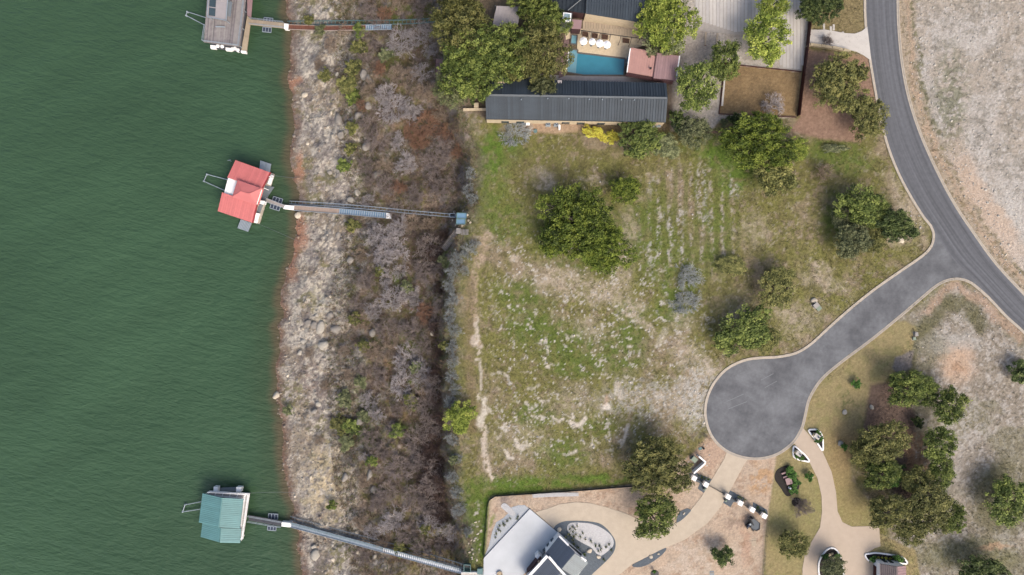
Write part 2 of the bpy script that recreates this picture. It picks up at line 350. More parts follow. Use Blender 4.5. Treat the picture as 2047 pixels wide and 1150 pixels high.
def paint(px, py, bank_t):
    P = Paint(px, py); n1, n2, n3, n4 = P.n1, P.n2, P.n3, P.n4; x, y = px, py
    tan = C(161, 146, 119); olive = C(136, 134, 78); green = C(108, 126, 57); pale = C(208, 198, 184); bright = C(106, 134, 52); dkol = C(92, 90, 58)
    P.c[:] = tan; P.mix(sst(.32, .54, n1 * .55 + n2 * .45), olive); P.mix(sst(.5, .62, n2) * .6, C(132, 124, 84))
    # mottling of the open field
    P.mix(P.spk(10, .6, 201) * .45, dkol); P.mix(P.spk(14, .62, 205) * .55, C(160, 142, 124)); P.mix(P.spk(6, .66, 209) * .35, pale)
    for a in ((1000, 300, 55, 40), (985, 345, 36, 90), (1010, 440, 55, 55), (1050, 600, 70, 40, 20), (1125, 680, 120, 42, 10), (1060, 650, 60, 30), (1245, 705, 55, 50), (1150, 730, 80, 26), (1440, 300, 60, 40), (1470, 345, 55, 60, 40), (1410, 290, 60, 25),
              (1660, 300, 70, 26), (1345, 620, 45, 40), (1130, 905, 60, 40), (1120, 960, 190, 14), (1010, 965, 60, 16), (1165, 470, 110, 95), (1300, 470, 60, 100), (1430, 470, 40, 90), (1260, 640, 40, 50), (1070, 830, 50, 25), (1190, 850, 50, 20), (1700, 330, 60, 24), (1680, 440, 40, 60), (1360, 560, 50, 90)):
        P.mix(P.blob(*a) * (.35 + .65 * sst(.35, .6, n3)) * .85, green)
    for a in ((1000, 290, 38, 26), (1440, 310, 40, 24), (1475, 350, 26, 50, 25), (1060, 968, 110, 10), (1210, 958, 80, 8), (985, 320, 20, 40)):
        P.mix(P.blob(*a) * sst(.3, .55, n3) * .8, bright)
    # striped rows in the middle of the field
    sm = P.blob(1385, 440, 120, 130, 0, .4); ph = (x + (y - 440) * -.02 + (n2 - .5) * 10) / 21.0
    st = .5 + .5 * np.sin(ph * 2 * np.pi)
    P.mix(sm * sst(.45, .8, st) * .55, C(116, 124, 64)); P.mix(sm * sst(.6, .95, 1 - st) * P.spk(7, .54, 221) * .7, C(192, 182, 170))
    for l, w, a in (([(1303, 490), (1300, 520), (1304, 555)], 4.5, .8), ([(1320, 425), (1318, 470), (1313, 520)], 4, .9), ([(1340, 430), (1342, 520)], 4, .9), ([(1364, 420), (1360, 500), (1366, 530)], 4, .9), ([(1330, 560), (1334, 585)], 4, .7), ([(1394, 330), (1396, 430)], 3.5, .8), ([(1412, 335), (1410, 440)], 3.5, .7), ([(1464, 360), (1470, 392)], 6, .8), ([(1306, 360), (1300, 380)], 6, .5), ([(1420, 430), (1421, 460)], 5, .5)):
        P.mix(P.line(l, w * 1.15, .9) * P.spk(5, .48, 231, .12) * a * .85, C(204, 200, 196))
    # bare and pale patches
    for a, s_ in (((1092, 358, 26, 22), .75), ((1075, 345, 18, 10), .6), ((1028, 520, 13, 11), 1), ((1048, 536, 9, 8), .9), ((1030, 550, 12, 8), .7), ((1120, 560, 75, 34, 10), .65), ((1200, 590, 40, 30), .7), ((1190, 360, 40, 7), .6), ((1260, 620, 30, 26), .8), ((1290, 652, 30, 12, 40), .8), ((1385, 720, 70, 28, 35), .6), ((1420, 735, 26, 20), .7), ((1365, 640, 30, 40), .4), ((1380, 800, 50, 60), .6), ((1300, 800, 60, 22), .6), ((1250, 790, 40, 16), .5), ((1640, 535, 26, 12, 15), .75), ((1650, 565, 60, 18, 20), .6), ((1790, 480, 40, 20), .4), ((1800, 400, 20, 60, -25), .5), ((1830, 440, 16, 50, -30), .5), ((1600, 640, 60, 36, -30), .5), ((1480, 620, 40, 40), .35), ((1510, 460, 30, 40), .35), ((1180, 655, 35, 28), .45), ((1150, 800, 60, 40), .35), ((1040, 880, 70, 40), .35), ((1255, 475, 20, 70), .5), ((1240, 560, 26, 50), .5), ((1560, 620, 30, 26), .45)):
        P.mix(P.blob(*a) * (.35 + .65 * P.spk(7, .42, 241, .14)) * min(1, s_ * 1.15), C(198, 184, 164))
    P.mix(P.blob(1300, 800, 120, 50) * P.spk(5, .48, 251) * .6, C(186, 184, 178)); P.mix(P.blob(1395, 790, 40, 80) * P.spk(4, .45, 253) * .7, C(200, 198, 192))
    # shallow pale speckles scattered everywhere in the field
    fld = P.poly([(985, 470), (1250, 470), (1430, 640), (1420, 860), (1250, 900), (985, 960)], 40, True)
    P.mix(fld * P.spk(9, .69, 261, .05) * .85, C(208, 202, 192)); P.mix(fld * P.spk(4.2, .745, 263, .05) * .9, C(222, 218, 210)); P.mix(fld * P.spk(40, .6, 265) * P.spk(5, .6, 267) * .6, C(214, 208, 198))
    rr = random.Random(5)
    for _ in range(34):   # curved scrapes left by a blade
        cx, cy = rr.uniform(990, 1210), rr.uniform(640, 900); r = rr.uniform(8, 22); a0 = rr.uniform(0, 6.28); n = 6
        l = [(cx + r * math.cos(a0 + i * .28), cy + r * .7 * math.sin(a0 + i * .28)) for i in range(n)]
        P.mix(P.line(l, rr.uniform(1.6, 3.4), .7, False) * P.spk(5, .38, 271) * rr.uniform(.5, .95), C(218, 210, 198))
    for l, w, a in (([(1140, 845), (1152, 850), (1163, 846), (1170, 836)], 4, 1), ([(1105, 835), (1118, 842), (1125, 838)], 3, .8), ([(1030, 880), (1035, 893), (1046, 897)], 4, .9), ([(1013, 905), (1016, 915), (1024, 917)], 4, .9), ([(1255, 850), (1250, 872), (1243, 890)], 3, .7), ([(1330, 660), (1315, 690)], 6, .4), ([(1235, 770), (1240, 795)], 6, .5)):
        P.mix(P.line(l, w, .6, False) * a, C(222, 212, 198))
    P.mix(P.blob(1213, 813, 8.5, 7.5, 0, .25, False), C(238, 228, 214)); P.mix(P.blob(1212, 800, 4, 12, 10, .6, False) * .8, C(206, 180, 156))
    # foot track along the top of the bluff
    tr = [(973, 468), (960, 505), (948, 550), (946, 600), (950, 640), (952, 690)]
    P.mix(P.line(tr, 6.5, .8) * (.25 + .75 * P.spk(9, .42, 281)) * .75, C(200, 178, 156))
    P.mix(P.line([(952, 640), (953, 700), (951, 715)], 5, .7) * P.spk(7, .35, 282) * .8, C(222, 210, 196)); P.mix(P.line([(960, 725), (962, 780)], 2.5, .6, False) * .8, C(214, 204, 190))
    P.mix(P.line([(963, 795), (965, 840), (964, 850)], 7, .6) * P.spk(8, .3, 283, .14) * .9, C(228, 220, 206)); P.mix(P.line([(966, 850), (968, 900), (974, 935), (985, 955)], 6, .7, False) * P.spk(6, .38, 285) * .9, C(220, 206, 190))
    P.mix(P.line([(940, 560), (938, 700), (944, 860)], 9, .7, False) * .4, C(150, 128, 104))
    # lots east of the road
    east = P.poly([(1800, -400), (1800, 100), (1830, 240), (1900, 390), (1990, 530), (2060, 600), (3000, 1500), (3000, -400)], 8)
    P.mix(east, C(188, 178, 165)); P.mix(east * sst(.4, .62, n1) * .7, C(204, 199, 193)); P.mix(east * P.spk(16, .5, 301, .16) * .6, C(158, 153, 142)); P.mix(east * P.spk(6, .55, 303, .14) * .55, C(218, 214, 209)); P.mix(east * P.spk(4, .6, 304, .1) * .5, C(146, 138, 126))
    P.mix(east * P.blob(2020, 480, 90, 90) * .5, C(222, 218, 212)); P.mix(east * P.blob(1900, 200, 40, 120) * P.spk(10, .42, 305) * .7, C(136, 138, 112))
    ev = [(1808, -100), (1808, 60), (1816, 150), (1836, 230), (1862, 300), (1900, 375), (1950, 455), (2010, 535), (2070, 600)]
    P.mix(P.line(ev, 20, .4, False) * .9, C(184, 168, 146)); P.mix(P.line([(a + 9, b) for a, b in ev], 4, .7) * .5, C(200, 172, 146)); P.mix(P.line([(a + 22, b - 4) for a, b in ev], 4, .8) * P.spk(8, .42, 307) * .8, C(122, 122, 88)); P.mix(P.line([(a + 40, b - 12) for a, b in ev], 20, .6) * P.blob(1960, 430, 120, 160) * .7, C(212, 186, 162)); P.mix(P.line(ev, 20, .4) * P.spk(7, .6, 309) * .6, C(136, 124, 92))
    # lots in the south-east
    se = P.poly([(1800, 640), (1895, 565), (1940, 575), (2060, 680), (2600, 1200), (2600, 1900), (1760, 1900), (1780, 1000), (1840, 760)], 14)
    P.mix(se, C(168, 158, 144)); P.mix(se * P.spk(8, .52, 321) * .8, C(198, 192, 184)); P.mix(se * P.spk(5, .62, 323) * .6, C(128, 120, 102)); P.mix(se * sst(.5, .66, n1) * .6, C(140, 136, 108))
    P.mix(P.line([(1810, 740), (1830, 670), (1880, 620), (1930, 600), (1960, 650)], 15, .7) * .75, C(116, 114, 80)); P.mix(P.line([(1850, 620), (1905, 570), (1960, 600), (2040, 680)], 10, .7) * .7, C(196, 168, 146)); P.mix(P.blob(1905, 690, 60, 26) * .6, C(196, 194, 188))
    P.mix(P.blob(1915, 728, 40, 42) * (.6 + .4 * n3), C(214, 184, 158)); P.mix(P.blob(1918, 736, 12, 16) * .5, C(176, 140, 110)); P.mix(P.blob(1870, 700, 30, 36) * .4, C(126, 124, 92))
    P.mix(P.blob(2000, 1000, 70, 80) * .7, C(112, 112, 70)); P.mix(P.blob(1930, 1110, 120, 40) * .6, C(120, 122, 72)); P.mix(P.blob(1990, 1095, 40, 6) * .6, C(206, 170, 140)); P.mix(P.blob(1900, 950, 34, 120) * .45, C(190, 182, 172)); P.mix(P.blob(1920, 850, 60, 60) * P.spk(5, .5, 325) * .6, C(204, 200, 194))
    # mown lawn by the neighbour's drive
    lw = P.poly(LAWN_E, 3); P.mix(lw, C(166, 153, 112)); P.mix(lw * sst(.45, .6, n2) * .5, C(176, 158, 116)); P.mix(lw * P.spk(18, .55, 331) * .5, C(150, 146, 96)); P.mix(lw * P.spk(5, .62, 333) * .35, C(120, 122, 76)); P.mix(lw * P.blob(1690, 940, 60, 110) * .6, C(180, 150, 108)); P.mix(lw * P.blob(1740, 710, 26, 12, 30) * .6, C(128, 120, 92)); P.mix(lw * P.blob(1640, 1040, 120, 120) * .35, C(160, 160, 100)); P.mix(lw * P.blob(1697, 800, 12, 26) * P.spk(5, .5, 335) * .7, C(104, 112, 70))
    P.mix(P.poly([(1740, 770), (1800, 760), (1830, 830), (1825, 960), (1850, 1010), (1790, 990), (1740, 930), (1720, 880)], 6), C(122, 104, 94)); P.mix(P.poly([(1790, 715), (1826, 700), (1822, 735), (1800, 750), (1783, 735)], 3), C(150, 142, 136))
    P.mix(P.poly([(1800, 850), (1850, 870), (1860, 960), (1830, 1010), (1810, 930)], 8) * P.spk(8, .4, 337) * .8, C(158, 128, 102))
    # bare soil of the building plot in the south
    so = P.poly(SOIL_S, 2.5); P.mix(so, C(204, 184, 163)); P.mix(so * sst(.45, .62, n2) * .6, C(214, 190, 166)); P.mix(so * P.spk(14, .6, 341) * .55, C(178, 148, 124)); P.mix(so * P.blob(1520, 960, 26, 40) * P.spk(9, .42, 343) * .7, C(204, 162, 116)); P.mix(so * P.blob(1475, 1040, 26, 22) * P.spk(12, .45, 345) * .6, C(150, 130, 118)); P.mix(so * P.blob(1490, 1090, 10, 50) * .5, C(196, 152, 126)); P.mix(so * P.blob(1400, 1120, 90, 60) * P.spk(12, .45, 347) * .5, C(222, 208, 192)); P.mix(so * P.blob(1010, 1000, 16, 14) * .8, C(150, 138, 134))
    P.mix(P.poly([(1375, 920), (1420, 862), (1440, 890), (1452, 905), (1420, 945)], 6) * .8, C(202, 174, 152))
    P.mix(P.blob(1408, 870, 9, 7) * .8, C(96, 90, 78))
    # yard, court and verges by the north house
    P.mix(P.poly(YARD_N, 2.5), C(198, 190, 180)); ym = P.poly(YARD_N, 2.5); P.mix(ym * P.spk(12, .55, 351) * .5, C(180, 168, 154)); P.mix(ym * P.blob(1400, 95, 40, 40) * .4, C(176, 162, 150))
    P.mix(ym * P.blob(1407, 28, 20, 12, 0, .3), C(176, 152, 124))
    cm = P.poly(COURT, 1.2); P.mix(cm, C(152, 128, 94)); P.mix(cm * P.spk(9, .5, 355) * .5, C(164, 140, 104)); P.mix(cm * P.blob(1500, 190, 60, 50) * P.spk(16, .4, 357) * .5, C(134, 114, 86))
    mm = P.poly(MULCH_N, 5); P.mix(mm, C(160, 131, 113)); P.mix(mm * P.spk(6, .52, 361) * .5, C(178, 148, 128)); P.mix(mm * P.blob(1690, 120, 40, 14) * .6, C(172, 142, 108))
    vm = P.poly(ROADSIDE_N, 3); P.mix(vm, C(150, 136, 100)); P.mix(vm * P.spk(6, .5, 363) * .4, C(136, 126, 88))
    P.mix(P.poly([(1040, 243), (1180, 243), (1165, 262), (1110, 268), (1040, 262)], 5) * .9, C(196, 168, 142)); P.mix(P.poly([(1180, 240), (1345, 244), (1345, 262), (1180, 262)], 4) * .7, C(128, 108, 90))
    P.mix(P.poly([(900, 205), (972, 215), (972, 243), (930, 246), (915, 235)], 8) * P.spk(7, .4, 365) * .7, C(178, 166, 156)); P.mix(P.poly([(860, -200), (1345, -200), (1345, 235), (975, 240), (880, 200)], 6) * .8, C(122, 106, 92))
    P.mix(P.line([(1380, 262), (1445, 264)], 3, .4, False), C(140, 116, 100))
    # green strip by the terrace
    P.mix(P.poly([(925, 960), (965, 950), (978, 985), (972, 1060), (966, 1120), (930, 1130), (922, 1050)], 10) * (.5 + .5 * sst(.35, .55, n3)), C(108, 126, 56)); P.mix(P.line([(972, 1000), (965, 1110)], 5, .6, False) * .8, C(84, 116, 38)); P.mix(P.blob(950, 1060, 14, 60) * P.spk(5, .6, 371, .04), C(222, 214, 204)); P.mix(P.line([(980, 986), (1080, 976)], 6, .6, False) * .8, C(92, 122, 42))
    P.mix(P.blob(983, 1040, 5, 14, 15) * .8, C(130, 146, 66))
    # verge stains along the kerb of the circle
    P.mix(P.line([(1560, 722), (1620, 700), (1700, 632), (1800, 555)], 12, .7) * P.spk(8, .42, 373) * .6, C(178, 158, 138))
    # lake bank
    b = bank_t; scr = sst(.34, .56, b + (n2 - .5) * .45) * (1 - sst(.97, 1.08, b + (n3 - .5) * .12)); shr = (1 - sst(.36, .5, b + (n2 - .5) * .25))
    rock = C(194, 186, 172); bc = np.zeros_like(P.c)
    old = P.c.copy(); P.c[:] = rock
    P.mix(P.spk(16, .47, 401, .12) * .75, C(146, 139, 133)); P.mix(P.spk(34, .5, 403, .12) * .75, C(146, 132, 112)); P.mix(P.spk(5, .56, 405) * .7, C(204, 196, 184)); P.mix(P.spk(3.5, .56, 406) * .7, C(112, 106, 104)); P.mix(P.spk(40, .52, 407, .12) * P.spk(7, .42, 409, .14) * .85, C(118, 114, 80)); P.mix(P.spk(22, .56, 408, .1) * .6, C(116, 108, 108))
    P.mix(P.blob(660, 600, 40, 60) * P.spk(6, .45, 411) * .8, C(206, 198, 178)); P.mix(P.blob(650, 960, 50, 90) * P.spk(6, .42, 413) * .7, C(200, 184, 150)); P.mix(P.blob(665, 620, 20, 90) * P.spk(10, .5, 415) * .6, C(110, 104, 104)); P.mix(P.blob(620, 760, 40, 60) * P.spk(8, .45, 417) * .6, C(122, 106, 100))
    P.mix((1 - sst(.0, .075, b)) * (.55 + .45 * P.spk(14, .4, 421)), C(134, 108, 92))
    for a in ((600, 470, 20, 44), (588, 165, 14, 18), (586, 520, 12, 50), (598, 330, 12, 30)): P.mix(P.blob(*a) * .8, C(176, 130, 106))
    shore = P.c.copy(); P.c[:] = C(136, 120, 106)
    P.mix(P.spk(20, .5, 431, .12) * .7, C(112, 97, 88)); P.mix(P.spk(26, .47, 433, .12) * .85, C(124, 118, 78)); P.mix(P.spk(7, .52, 435) * .6, C(154, 140, 128)); P.mix(P.spk(34, .6, 437, .1) * .45, C(140, 112, 84)); P.mix(P.spk(18, .54, 438, .1) * .6, C(146, 138, 136))
    for a in ((795, 35, 20, 40), (790, 110, 20, 24), (775, 140, 16, 30), (720, 60, 20, 40), (830, 690, 30, 30), (820, 770, 20, 14), (815, 850, 24, 20), (740, 850, 30, 50), (715, 800, 20, 50), (745, 690, 20, 20), (885, 700, 14, 40), (800, 560, 30, 20), (890, 520, 20, 30), (705, 160, 22, 70), (690, 850, 26, 40), (830, 1090, 50, 20), (725, 340, 20, 40), (700, 560, 16, 50), (810, 30, 30, 30), (850, 25, 20, 26)):
        P.mix(P.blob(*a) * sst(.35, .6, n3) * .85, C(106, 122, 54))
    for a in ((850, 490, 40, 60), (862, 880, 34, 80), (872, 740, 24, 90), (868, 985, 34, 70)): P.mix(P.blob(*a) * .75, C(82, 66, 58))  # bluff shade and dark dead wood, both painted into the brush floor
    brush = P.c.copy(); P.c = old
    P.mix(sst(-.3, 1e-3, b) * shr * (b < 1.02), shore * 1.0) if False else None
    m1 = (1 - sst(.98, 1.07, b + (n3 - .5) * .12))[:, None]
    bank = shore * (1 - scr[:, None]) + brush * scr[:, None]
    P.c = P.c * (1 - m1) + bank * 1.14 * m1
    e = np.exp(-((b - 1.04) / .05) ** 2) * P.spk(12, .4, 441); P.mix(e * .6, C(112, 118, 84))
    uw = (b < 0)
    P.c[uw] = C(120, 104, 84)
    rw = np.random.default_rng(9).random(len(px))[:, None]; return P.c * (1 + (n4[:, None] - .5) * .2 + (rw - .5) * .22)
def bank_param(x, y):
    xs = np.interp(y, _shy, _shx) + (fbm(y / 3.0, y * 0 + 3, 51, 3) - .5) * 2.2
    xe = np.interp(y, _edy, _edx) + (fbm(y / 4.0, y * 0 + 8, 53, 3) - .5) * 3.0
    return (x - xs) / (xe - xs)
GC = paint(PX, PY, bank_param(XX, YY))
_i = np.arange(NXV - 1)[:, None] * NYV + np.arange(NYV - 1)[None, :]
_F = np.stack([_i, _i + NYV, _i + NYV + 1, _i + 1], -1).reshape(-1, 4)
_me = npmesh('ground', np.stack([XX, YY, ZZ], -1), _F, M['ground'], col=GC, smooth=True)
ground = bpy.data.objects.new('ground', _me); COL.objects.link(ground)
tag(ground, 'rough grass plateau falling in a rocky bank to the lake', 'ground', kind='structure')
def gcol(x, y):
    i = np.clip(np.searchsorted(xs_, x), 0, NXV - 1); j = np.clip(np.searchsorted(ys_, y), 0, NYV - 1); return GC[i * NYV + j]

# ---------------------------------------------------------------- lake
def make_lake():
    xw = np.concatenate([-np.array(grow(118, 2, 16)[::-1]), np.arange(-118, -44, .5)]); yw = np.concatenate([-np.array(grow(80, 2, 16)[::-1]), np.arange(-80, 80.1, 1.0), np.array(grow(80, 2, 16))])
    X, Y = np.meshgrid(xw, yw, indexing='ij'); X = X.ravel(); Y = Y.ravel()
    b = X - (np.interp(Y, _shy, _shx) + (fbm(Y / 3.0, Y * 0 + 3, 51, 3) - .5) * 2.2)
    ny = len(yw); i = np.arange(len(xw) - 1)[:, None] * ny + np.arange(ny - 1)[None, :]
    F = np.stack([i, i + ny, i + ny + 1, i + 1], -1).reshape(-1, 4)
    deep = C(65, 94, 68); mid = C(66, 89, 63); silt = C(98, 90, 68)
    n = fbm(X / 9, Y / 9, 501); d = -b + (n - .5) * 2
    col = deep * (1 + (fbm(X / 40, Y / 40, 505, 3)[:, None] - .5) * .3 + (fbm((X * .9 + Y * .45) / 26, (Y * .9 - X * .45) / 5, 507, 3)[:, None] - .5) * .22)
    m = (1 - sst(2.0, 8, d))[:, None]; col = col * (1 - m) + mid * m
    m = (1 - sst(.2, 2.6, d))[:, None]; col = col * (1 - m) + silt * m
    m = bpy.data.materials.new('lake_water'); m.use_nodes = True; t = m.node_tree; L = t.links; bs = t.nodes['Principled BSDF']
    bs.inputs['Roughness'].default_value = .18; bs.inputs['IOR'].default_value = 1.33
    a = t.nodes.new('ShaderNodeAttribute'); a.attribute_name = 'Col'; L.new(a.outputs['Color'], bs.inputs['Base Color'])
    g = t.nodes.new('ShaderNodeNewGeometry'); hsum = None
    for sc, rot, stx, sty, wgt in ((.08, -30, 1, 2.2, 1.6), (.22, -16, 1, 3.2, 1.3), (.5, -12, 1, 3.4, .75), (1.1, -20, 1, 3, .3), (.45, 12, 1, 3.4, .45)):
        mq = t.nodes.new('ShaderNodeMapping'); mq.inputs['Rotation'].default_value = (0, 0, math.radians(-rot)); L.new(g.outputs['Position'], mq.inputs[0]); mp = t.nodes.new('ShaderNodeMapping'); mp.inputs['Scale'].default_value = (stx, sty, 1); L.new(mq.outputs[0], mp.inputs[0])
        nn = t.nodes.new('ShaderNodeTexNoise'); nn.inputs['Scale'].default_value = sc; nn.inputs['Detail'].default_value = 3; nn.inputs['Distortion'].default_value = .4; L.new(mp.outputs[0], nn.inputs['Vector'])
        q = t.nodes.new('ShaderNodeMath'); q.operation = 'MULTIPLY'; q.inputs[1].default_value = wgt; L.new(nn.outputs['Fac'], q.inputs[0])
        if hsum is None: hsum = q.outputs[0]
        else:
            ad = t.nodes.new('ShaderNodeMath'); L.new(hsum, ad.inputs[0]); L.new(q.outputs[0], ad.inputs[1]); hsum = ad.outputs[0]
    bp = t.nodes.new('ShaderNodeBump'); bp.inputs['Strength'].default_value = .55; bp.inputs['Distance'].default_value = .5
    L.new(hsum, bp.inputs['Height']); L.new(bp.outputs[0], bs.inputs['Normal'])
    me = npmesh('lake_water', np.stack([X, Y, np.full_like(X, WATER)], -1), F, m, col=col, smooth=True)
    o = bpy.data.objects.new('lake_water', me); COL.objects.link(o); tag(o, 'rippled dark green lake water', 'water', kind='structure')
make_lake()

# ---------------------------------------------------------------- roads, kerbs, paving
ROAD_E = spline([(1793, -260), (1792, -60), (1792, 0), (1794, 60), (1801, 130), (1815, 200), (1838, 270), (1870, 342), (1905, 408), (1946, 470), (1990, 530), (2047, 592), (2140, 690), (2300, 860)], 6)
ROAD_W = spline([(1732, -260), (1731, -60), (1731, 0), (1732, 40), (1737, 90), (1748, 160), (1761, 230), (1777, 292), (1800, 350), (1830, 405), (1866, 460), (1905, 518), (1955, 568), (2010, 628), (2047, 662), (2110, 728), (2270, 900)], 6)
STEM = [(1862, 450), (1868, 466), (1867, 484), (1859, 500), (1842, 516), (1800, 545), (1750, 580), (1700, 620), (1655, 660), (1622, 690), (1592, 708), (1556, 716), (1520, 718), (1488, 723), (1455, 739), (1430, 766), (1416, 796), (1412, 826), (1418, 856), (1432, 881), (1456, 901), (1490, 913), (1524, 914), (1556, 904), (1584, 882), (1600, 856), (1607, 830), (1616, 795), (1640, 757), (1680, 722), (1730, 685), (1780, 645), (1830, 603), (1868, 571), (1894, 558), (1920, 556), (1944, 565), (1975, 591)]
def asphalt(name, streak):
    m = bpy.data.materials.new(name); m.use_nodes = True; t = m.node_tree; L = t.links; b = t.nodes['Principled BSDF']; b.inputs['Roughness'].default_value = .9; b.inputs['Specular IOR Level'].default_value = .2
    g = t.nodes.new('ShaderNodeNewGeometry')
    def noise(vec, sc, det=6):
        n = t.nodes.new('ShaderNodeTexNoise'); n.inputs['Scale'].default_value = sc; n.inputs['Detail'].default_value = det; n.inputs['Roughness'].default_value = .65; L.new(vec, n.inputs['Vector']); return n.outputs['Fac']
    if streak:
        uv = t.nodes.new('ShaderNodeUVMap'); mp = t.nodes.new('ShaderNodeMapping'); mp.inputs['Scale'].default_value = (9, .018, 1); L.new(uv.outputs[0], mp.inputs[0]); f1 = noise(mp.outputs[0], 1.0, 3)
    else: f1 = noise(g.outputs['Position'], .16, 7)
    r = t.nodes.new('ShaderNodeValToRGB'); L.new(f1, r.inputs[0]); e = r.color_ramp.elements
    e[0].position = .32; e[0].color = (*C(96, 98, 103), 1); e[1].position = .68 if streak else .62; e[1].color = (*(C(124, 127, 134) if streak else C(134, 137, 142)), 1)
    f2 = noise(g.outputs['Position'], 1.3, 8); mr = t.nodes.new('ShaderNodeMapRange'); mr.inputs[1].default_value = .3; mr.inputs[2].default_value = .7; mr.inputs[3].default_value = .88; mr.inputs[4].default_value = 1.12; L.new(f2, mr.inputs[0])
    v = t.nodes.new('ShaderNodeVectorMath'); v.operation = 'SCALE'; L.new(r.outputs[0], v.inputs[0]); L.new(mr.outputs[0], v.inputs['Scale']); L.new(v.outputs[0], b.inputs['Base Color'])
    bp = t.nodes.new('ShaderNodeBump'); bp.inputs['Strength'].default_value = .25; bp.inputs['Distance'].default_value = .05; L.new(noise(g.outputs['Position'], 14), bp.inputs['Height']); L.new(bp.outputs[0], b.inputs['Normal'])
    return m
def resample(pts, n):
    P = np.array(pts, float)[:, :2]; d = np.concatenate([[0], np.cumsum(np.hypot(*np.diff(P, axis=0).T))]); s = np.linspace(0, d[-1], n)
    return np.stack([np.interp(s, d, P[:, 0]), np.interp(s, d, P[:, 1])], -1), d[-1]
def ribbon(name, A, B, n, nu, z, m):
    a, la = resample(A, n); b, _ = resample(B, n); V = []; UV = []
    for i in range(n):
        for j in range(nu + 1):
            u = j / nu; p = a[i] * (1 - u) + b[i] * u; V.append(tuple(W(p[0], p[1], 0) + Vector((0, 0, z)))); UV.append((u, la * i / n * KS))
    F = [[i * (nu + 1) + j, i * (nu + 1) + j + 1, (i + 1) * (nu + 1) + j + 1, (i + 1) * (nu + 1) + j] for i in range(n - 1) for j in range(nu)]
    me = npmesh(name, V, F, m); uvl = me.uv_layers.new(name='UVMap')
    for l in me.loops: uvl.data[l.index].uv = UV[l.vertex_index]
    o = bpy.data.objects.new(name, me); COL.objects.link(o); return o
tag(ribbon('road', ROAD_W, ROAD_E, 90, 8, .045, asphalt('road_asphalt', True)), 'grey asphalt road curving down the right side', 'road', kind='structure')
stem_s = spline(STEM, 5)
MB().poly([W(a, b) + Vector((0, 0, .040)) for a, b in stem_s + [(1985, 575), (1925, 500)]]).build('cul_de_sac', asphalt('circle_asphalt', False)); tag(bpy.data.objects['cul_de_sac'], 'grey asphalt side road ending in a round turning circle', 'road', kind='structure')
def strip(name, pts, w, z0, z1, m, side=1):
    """raised strip of width w (m) lying on the `side` of a pixel polyline"""
    P = [W(a, b) for a, b in pts]; mb = MB(); N = len(P); nrm = []
    for i in range(N):
        d = (P[min(i + 1, N - 1)] - P[max(i - 1, 0)]); d.z = 0; d.normalize(); nrm.append(Vector((-d.y, d.x, 0)) * side)
    prof = ((-.02, z0), (-.02, z1 - .07), (w * .55, z1 - .06), (w * .6, z1), (w, z1), (w, z0))
    for i in range(N):
        for o_, z in prof: mb.v.append(P[i] + nrm[i] * o_ + Vector((0, 0, z)))
    k = len(prof)
    for i in range(N - 1):
        for j in range(k): mb.f.append([i * k + j, i * k + (j + 1) % k, (i + 1) * k + (j + 1) % k, (i + 1) * k + j])
    return mb.build(name, m)
tag(strip('kerb', ROAD_E, .5, -.05, .14, M['kerb'], 1), 'pale concrete kerb along the outer side of the curving road', 'kerb', kind='structure')
wcut = [p for p in ROAD_W if p[1] <= 440]; ncut = [p for p in ROAD_W if p[1] >= 600]
tag(strip('kerb', wcut + stem_s + ncut, .5, -.05, .14, M['kerb'], -1), 'pale concrete kerb round the turning circle and inner road side', 'kerb', kind='structure')
def slab(name, px, z, m, label, cat, down=.12, smooth=0, closed=True):
    pts = spline(px, smooth, True) if smooth else px
    o = MB().prism([W(a, b) + Vector((0, 0, z)) for a, b in pts], down=down).build(name, m)
    return tag(o, label, cat, kind='structure')
slab('driveway', [(1621, 60), (1650, 60), (1690, 67), (1708, 68), (1722, 63), (1733, 54), (1741, 122), (1727, 112), (1712, 104), (1690, 99), (1611, 92)], .155, M['concrete'], 'white concrete driveway apron between road and maroon fence', 'driveway')
DRIVE_S = [(1453, 902), (1448, 917), (1431, 945), (1403, 992), (1378, 1023), (1350, 1045), (1320, 1054), (1290, 1045), (1250, 1026), (1212, 1014), (1181, 1006), (1150, 1004), (1119, 1008), (1094, 1017), (1070, 1024), (1119, 1067), (1120, 1190), (1195, 1190), (1237, 1150), (1262, 1129), (1328, 1096), (1369, 1079), (1415, 1045), (1440, 1014), (1462, 976), (1487, 929), (1498, 915), (1478, 911)]
slab('driveway', DRIVE_S, .06, M['drive'], 'beige driveway sweeping from the circle to the white terrace', 'driveway')
slab('driveway', [(1585, 884), (1618, 924), (1634, 956), (1642, 991), (1643, 1022), (1639, 1054), (1621, 1085), (1609, 1108), (1604, 1136), (1604, 1240), (1752, 1240), (1752, 1127), (1735, 1120), (1730, 1108), (1748, 1096), (1760, 1092), (1757, 1051), (1735, 1052), (1703, 1053), (1684, 1044), (1674, 1022), (1671, 984), (1662, 943), (1645, 905), (1621, 874), (1602, 852)], .06, M['drive2'], 'pinkish beige driveway bending between the white edged beds', 'driveway')
for e in ([(1618, 924), (1634, 956), (1642, 991), (1643, 1022), (1639, 1054), (1621, 1085), (1609, 1108), (1604, 1150)], [(1757, 1051), (1735, 1052), (1703, 1053), (1684, 1044), (1674, 1022), (1671, 984), (1662, 943), (1645, 905)]):
    pass
slab('terrace', [(1059, 1017), (1118, 1067), (1081, 1112), (1044, 1150), (1010, 1190), (966, 1190), (967, 1115)], .30, M['terrace'], 'large white concrete terrace beside the dark roofed house', 'terrace', down=.4)
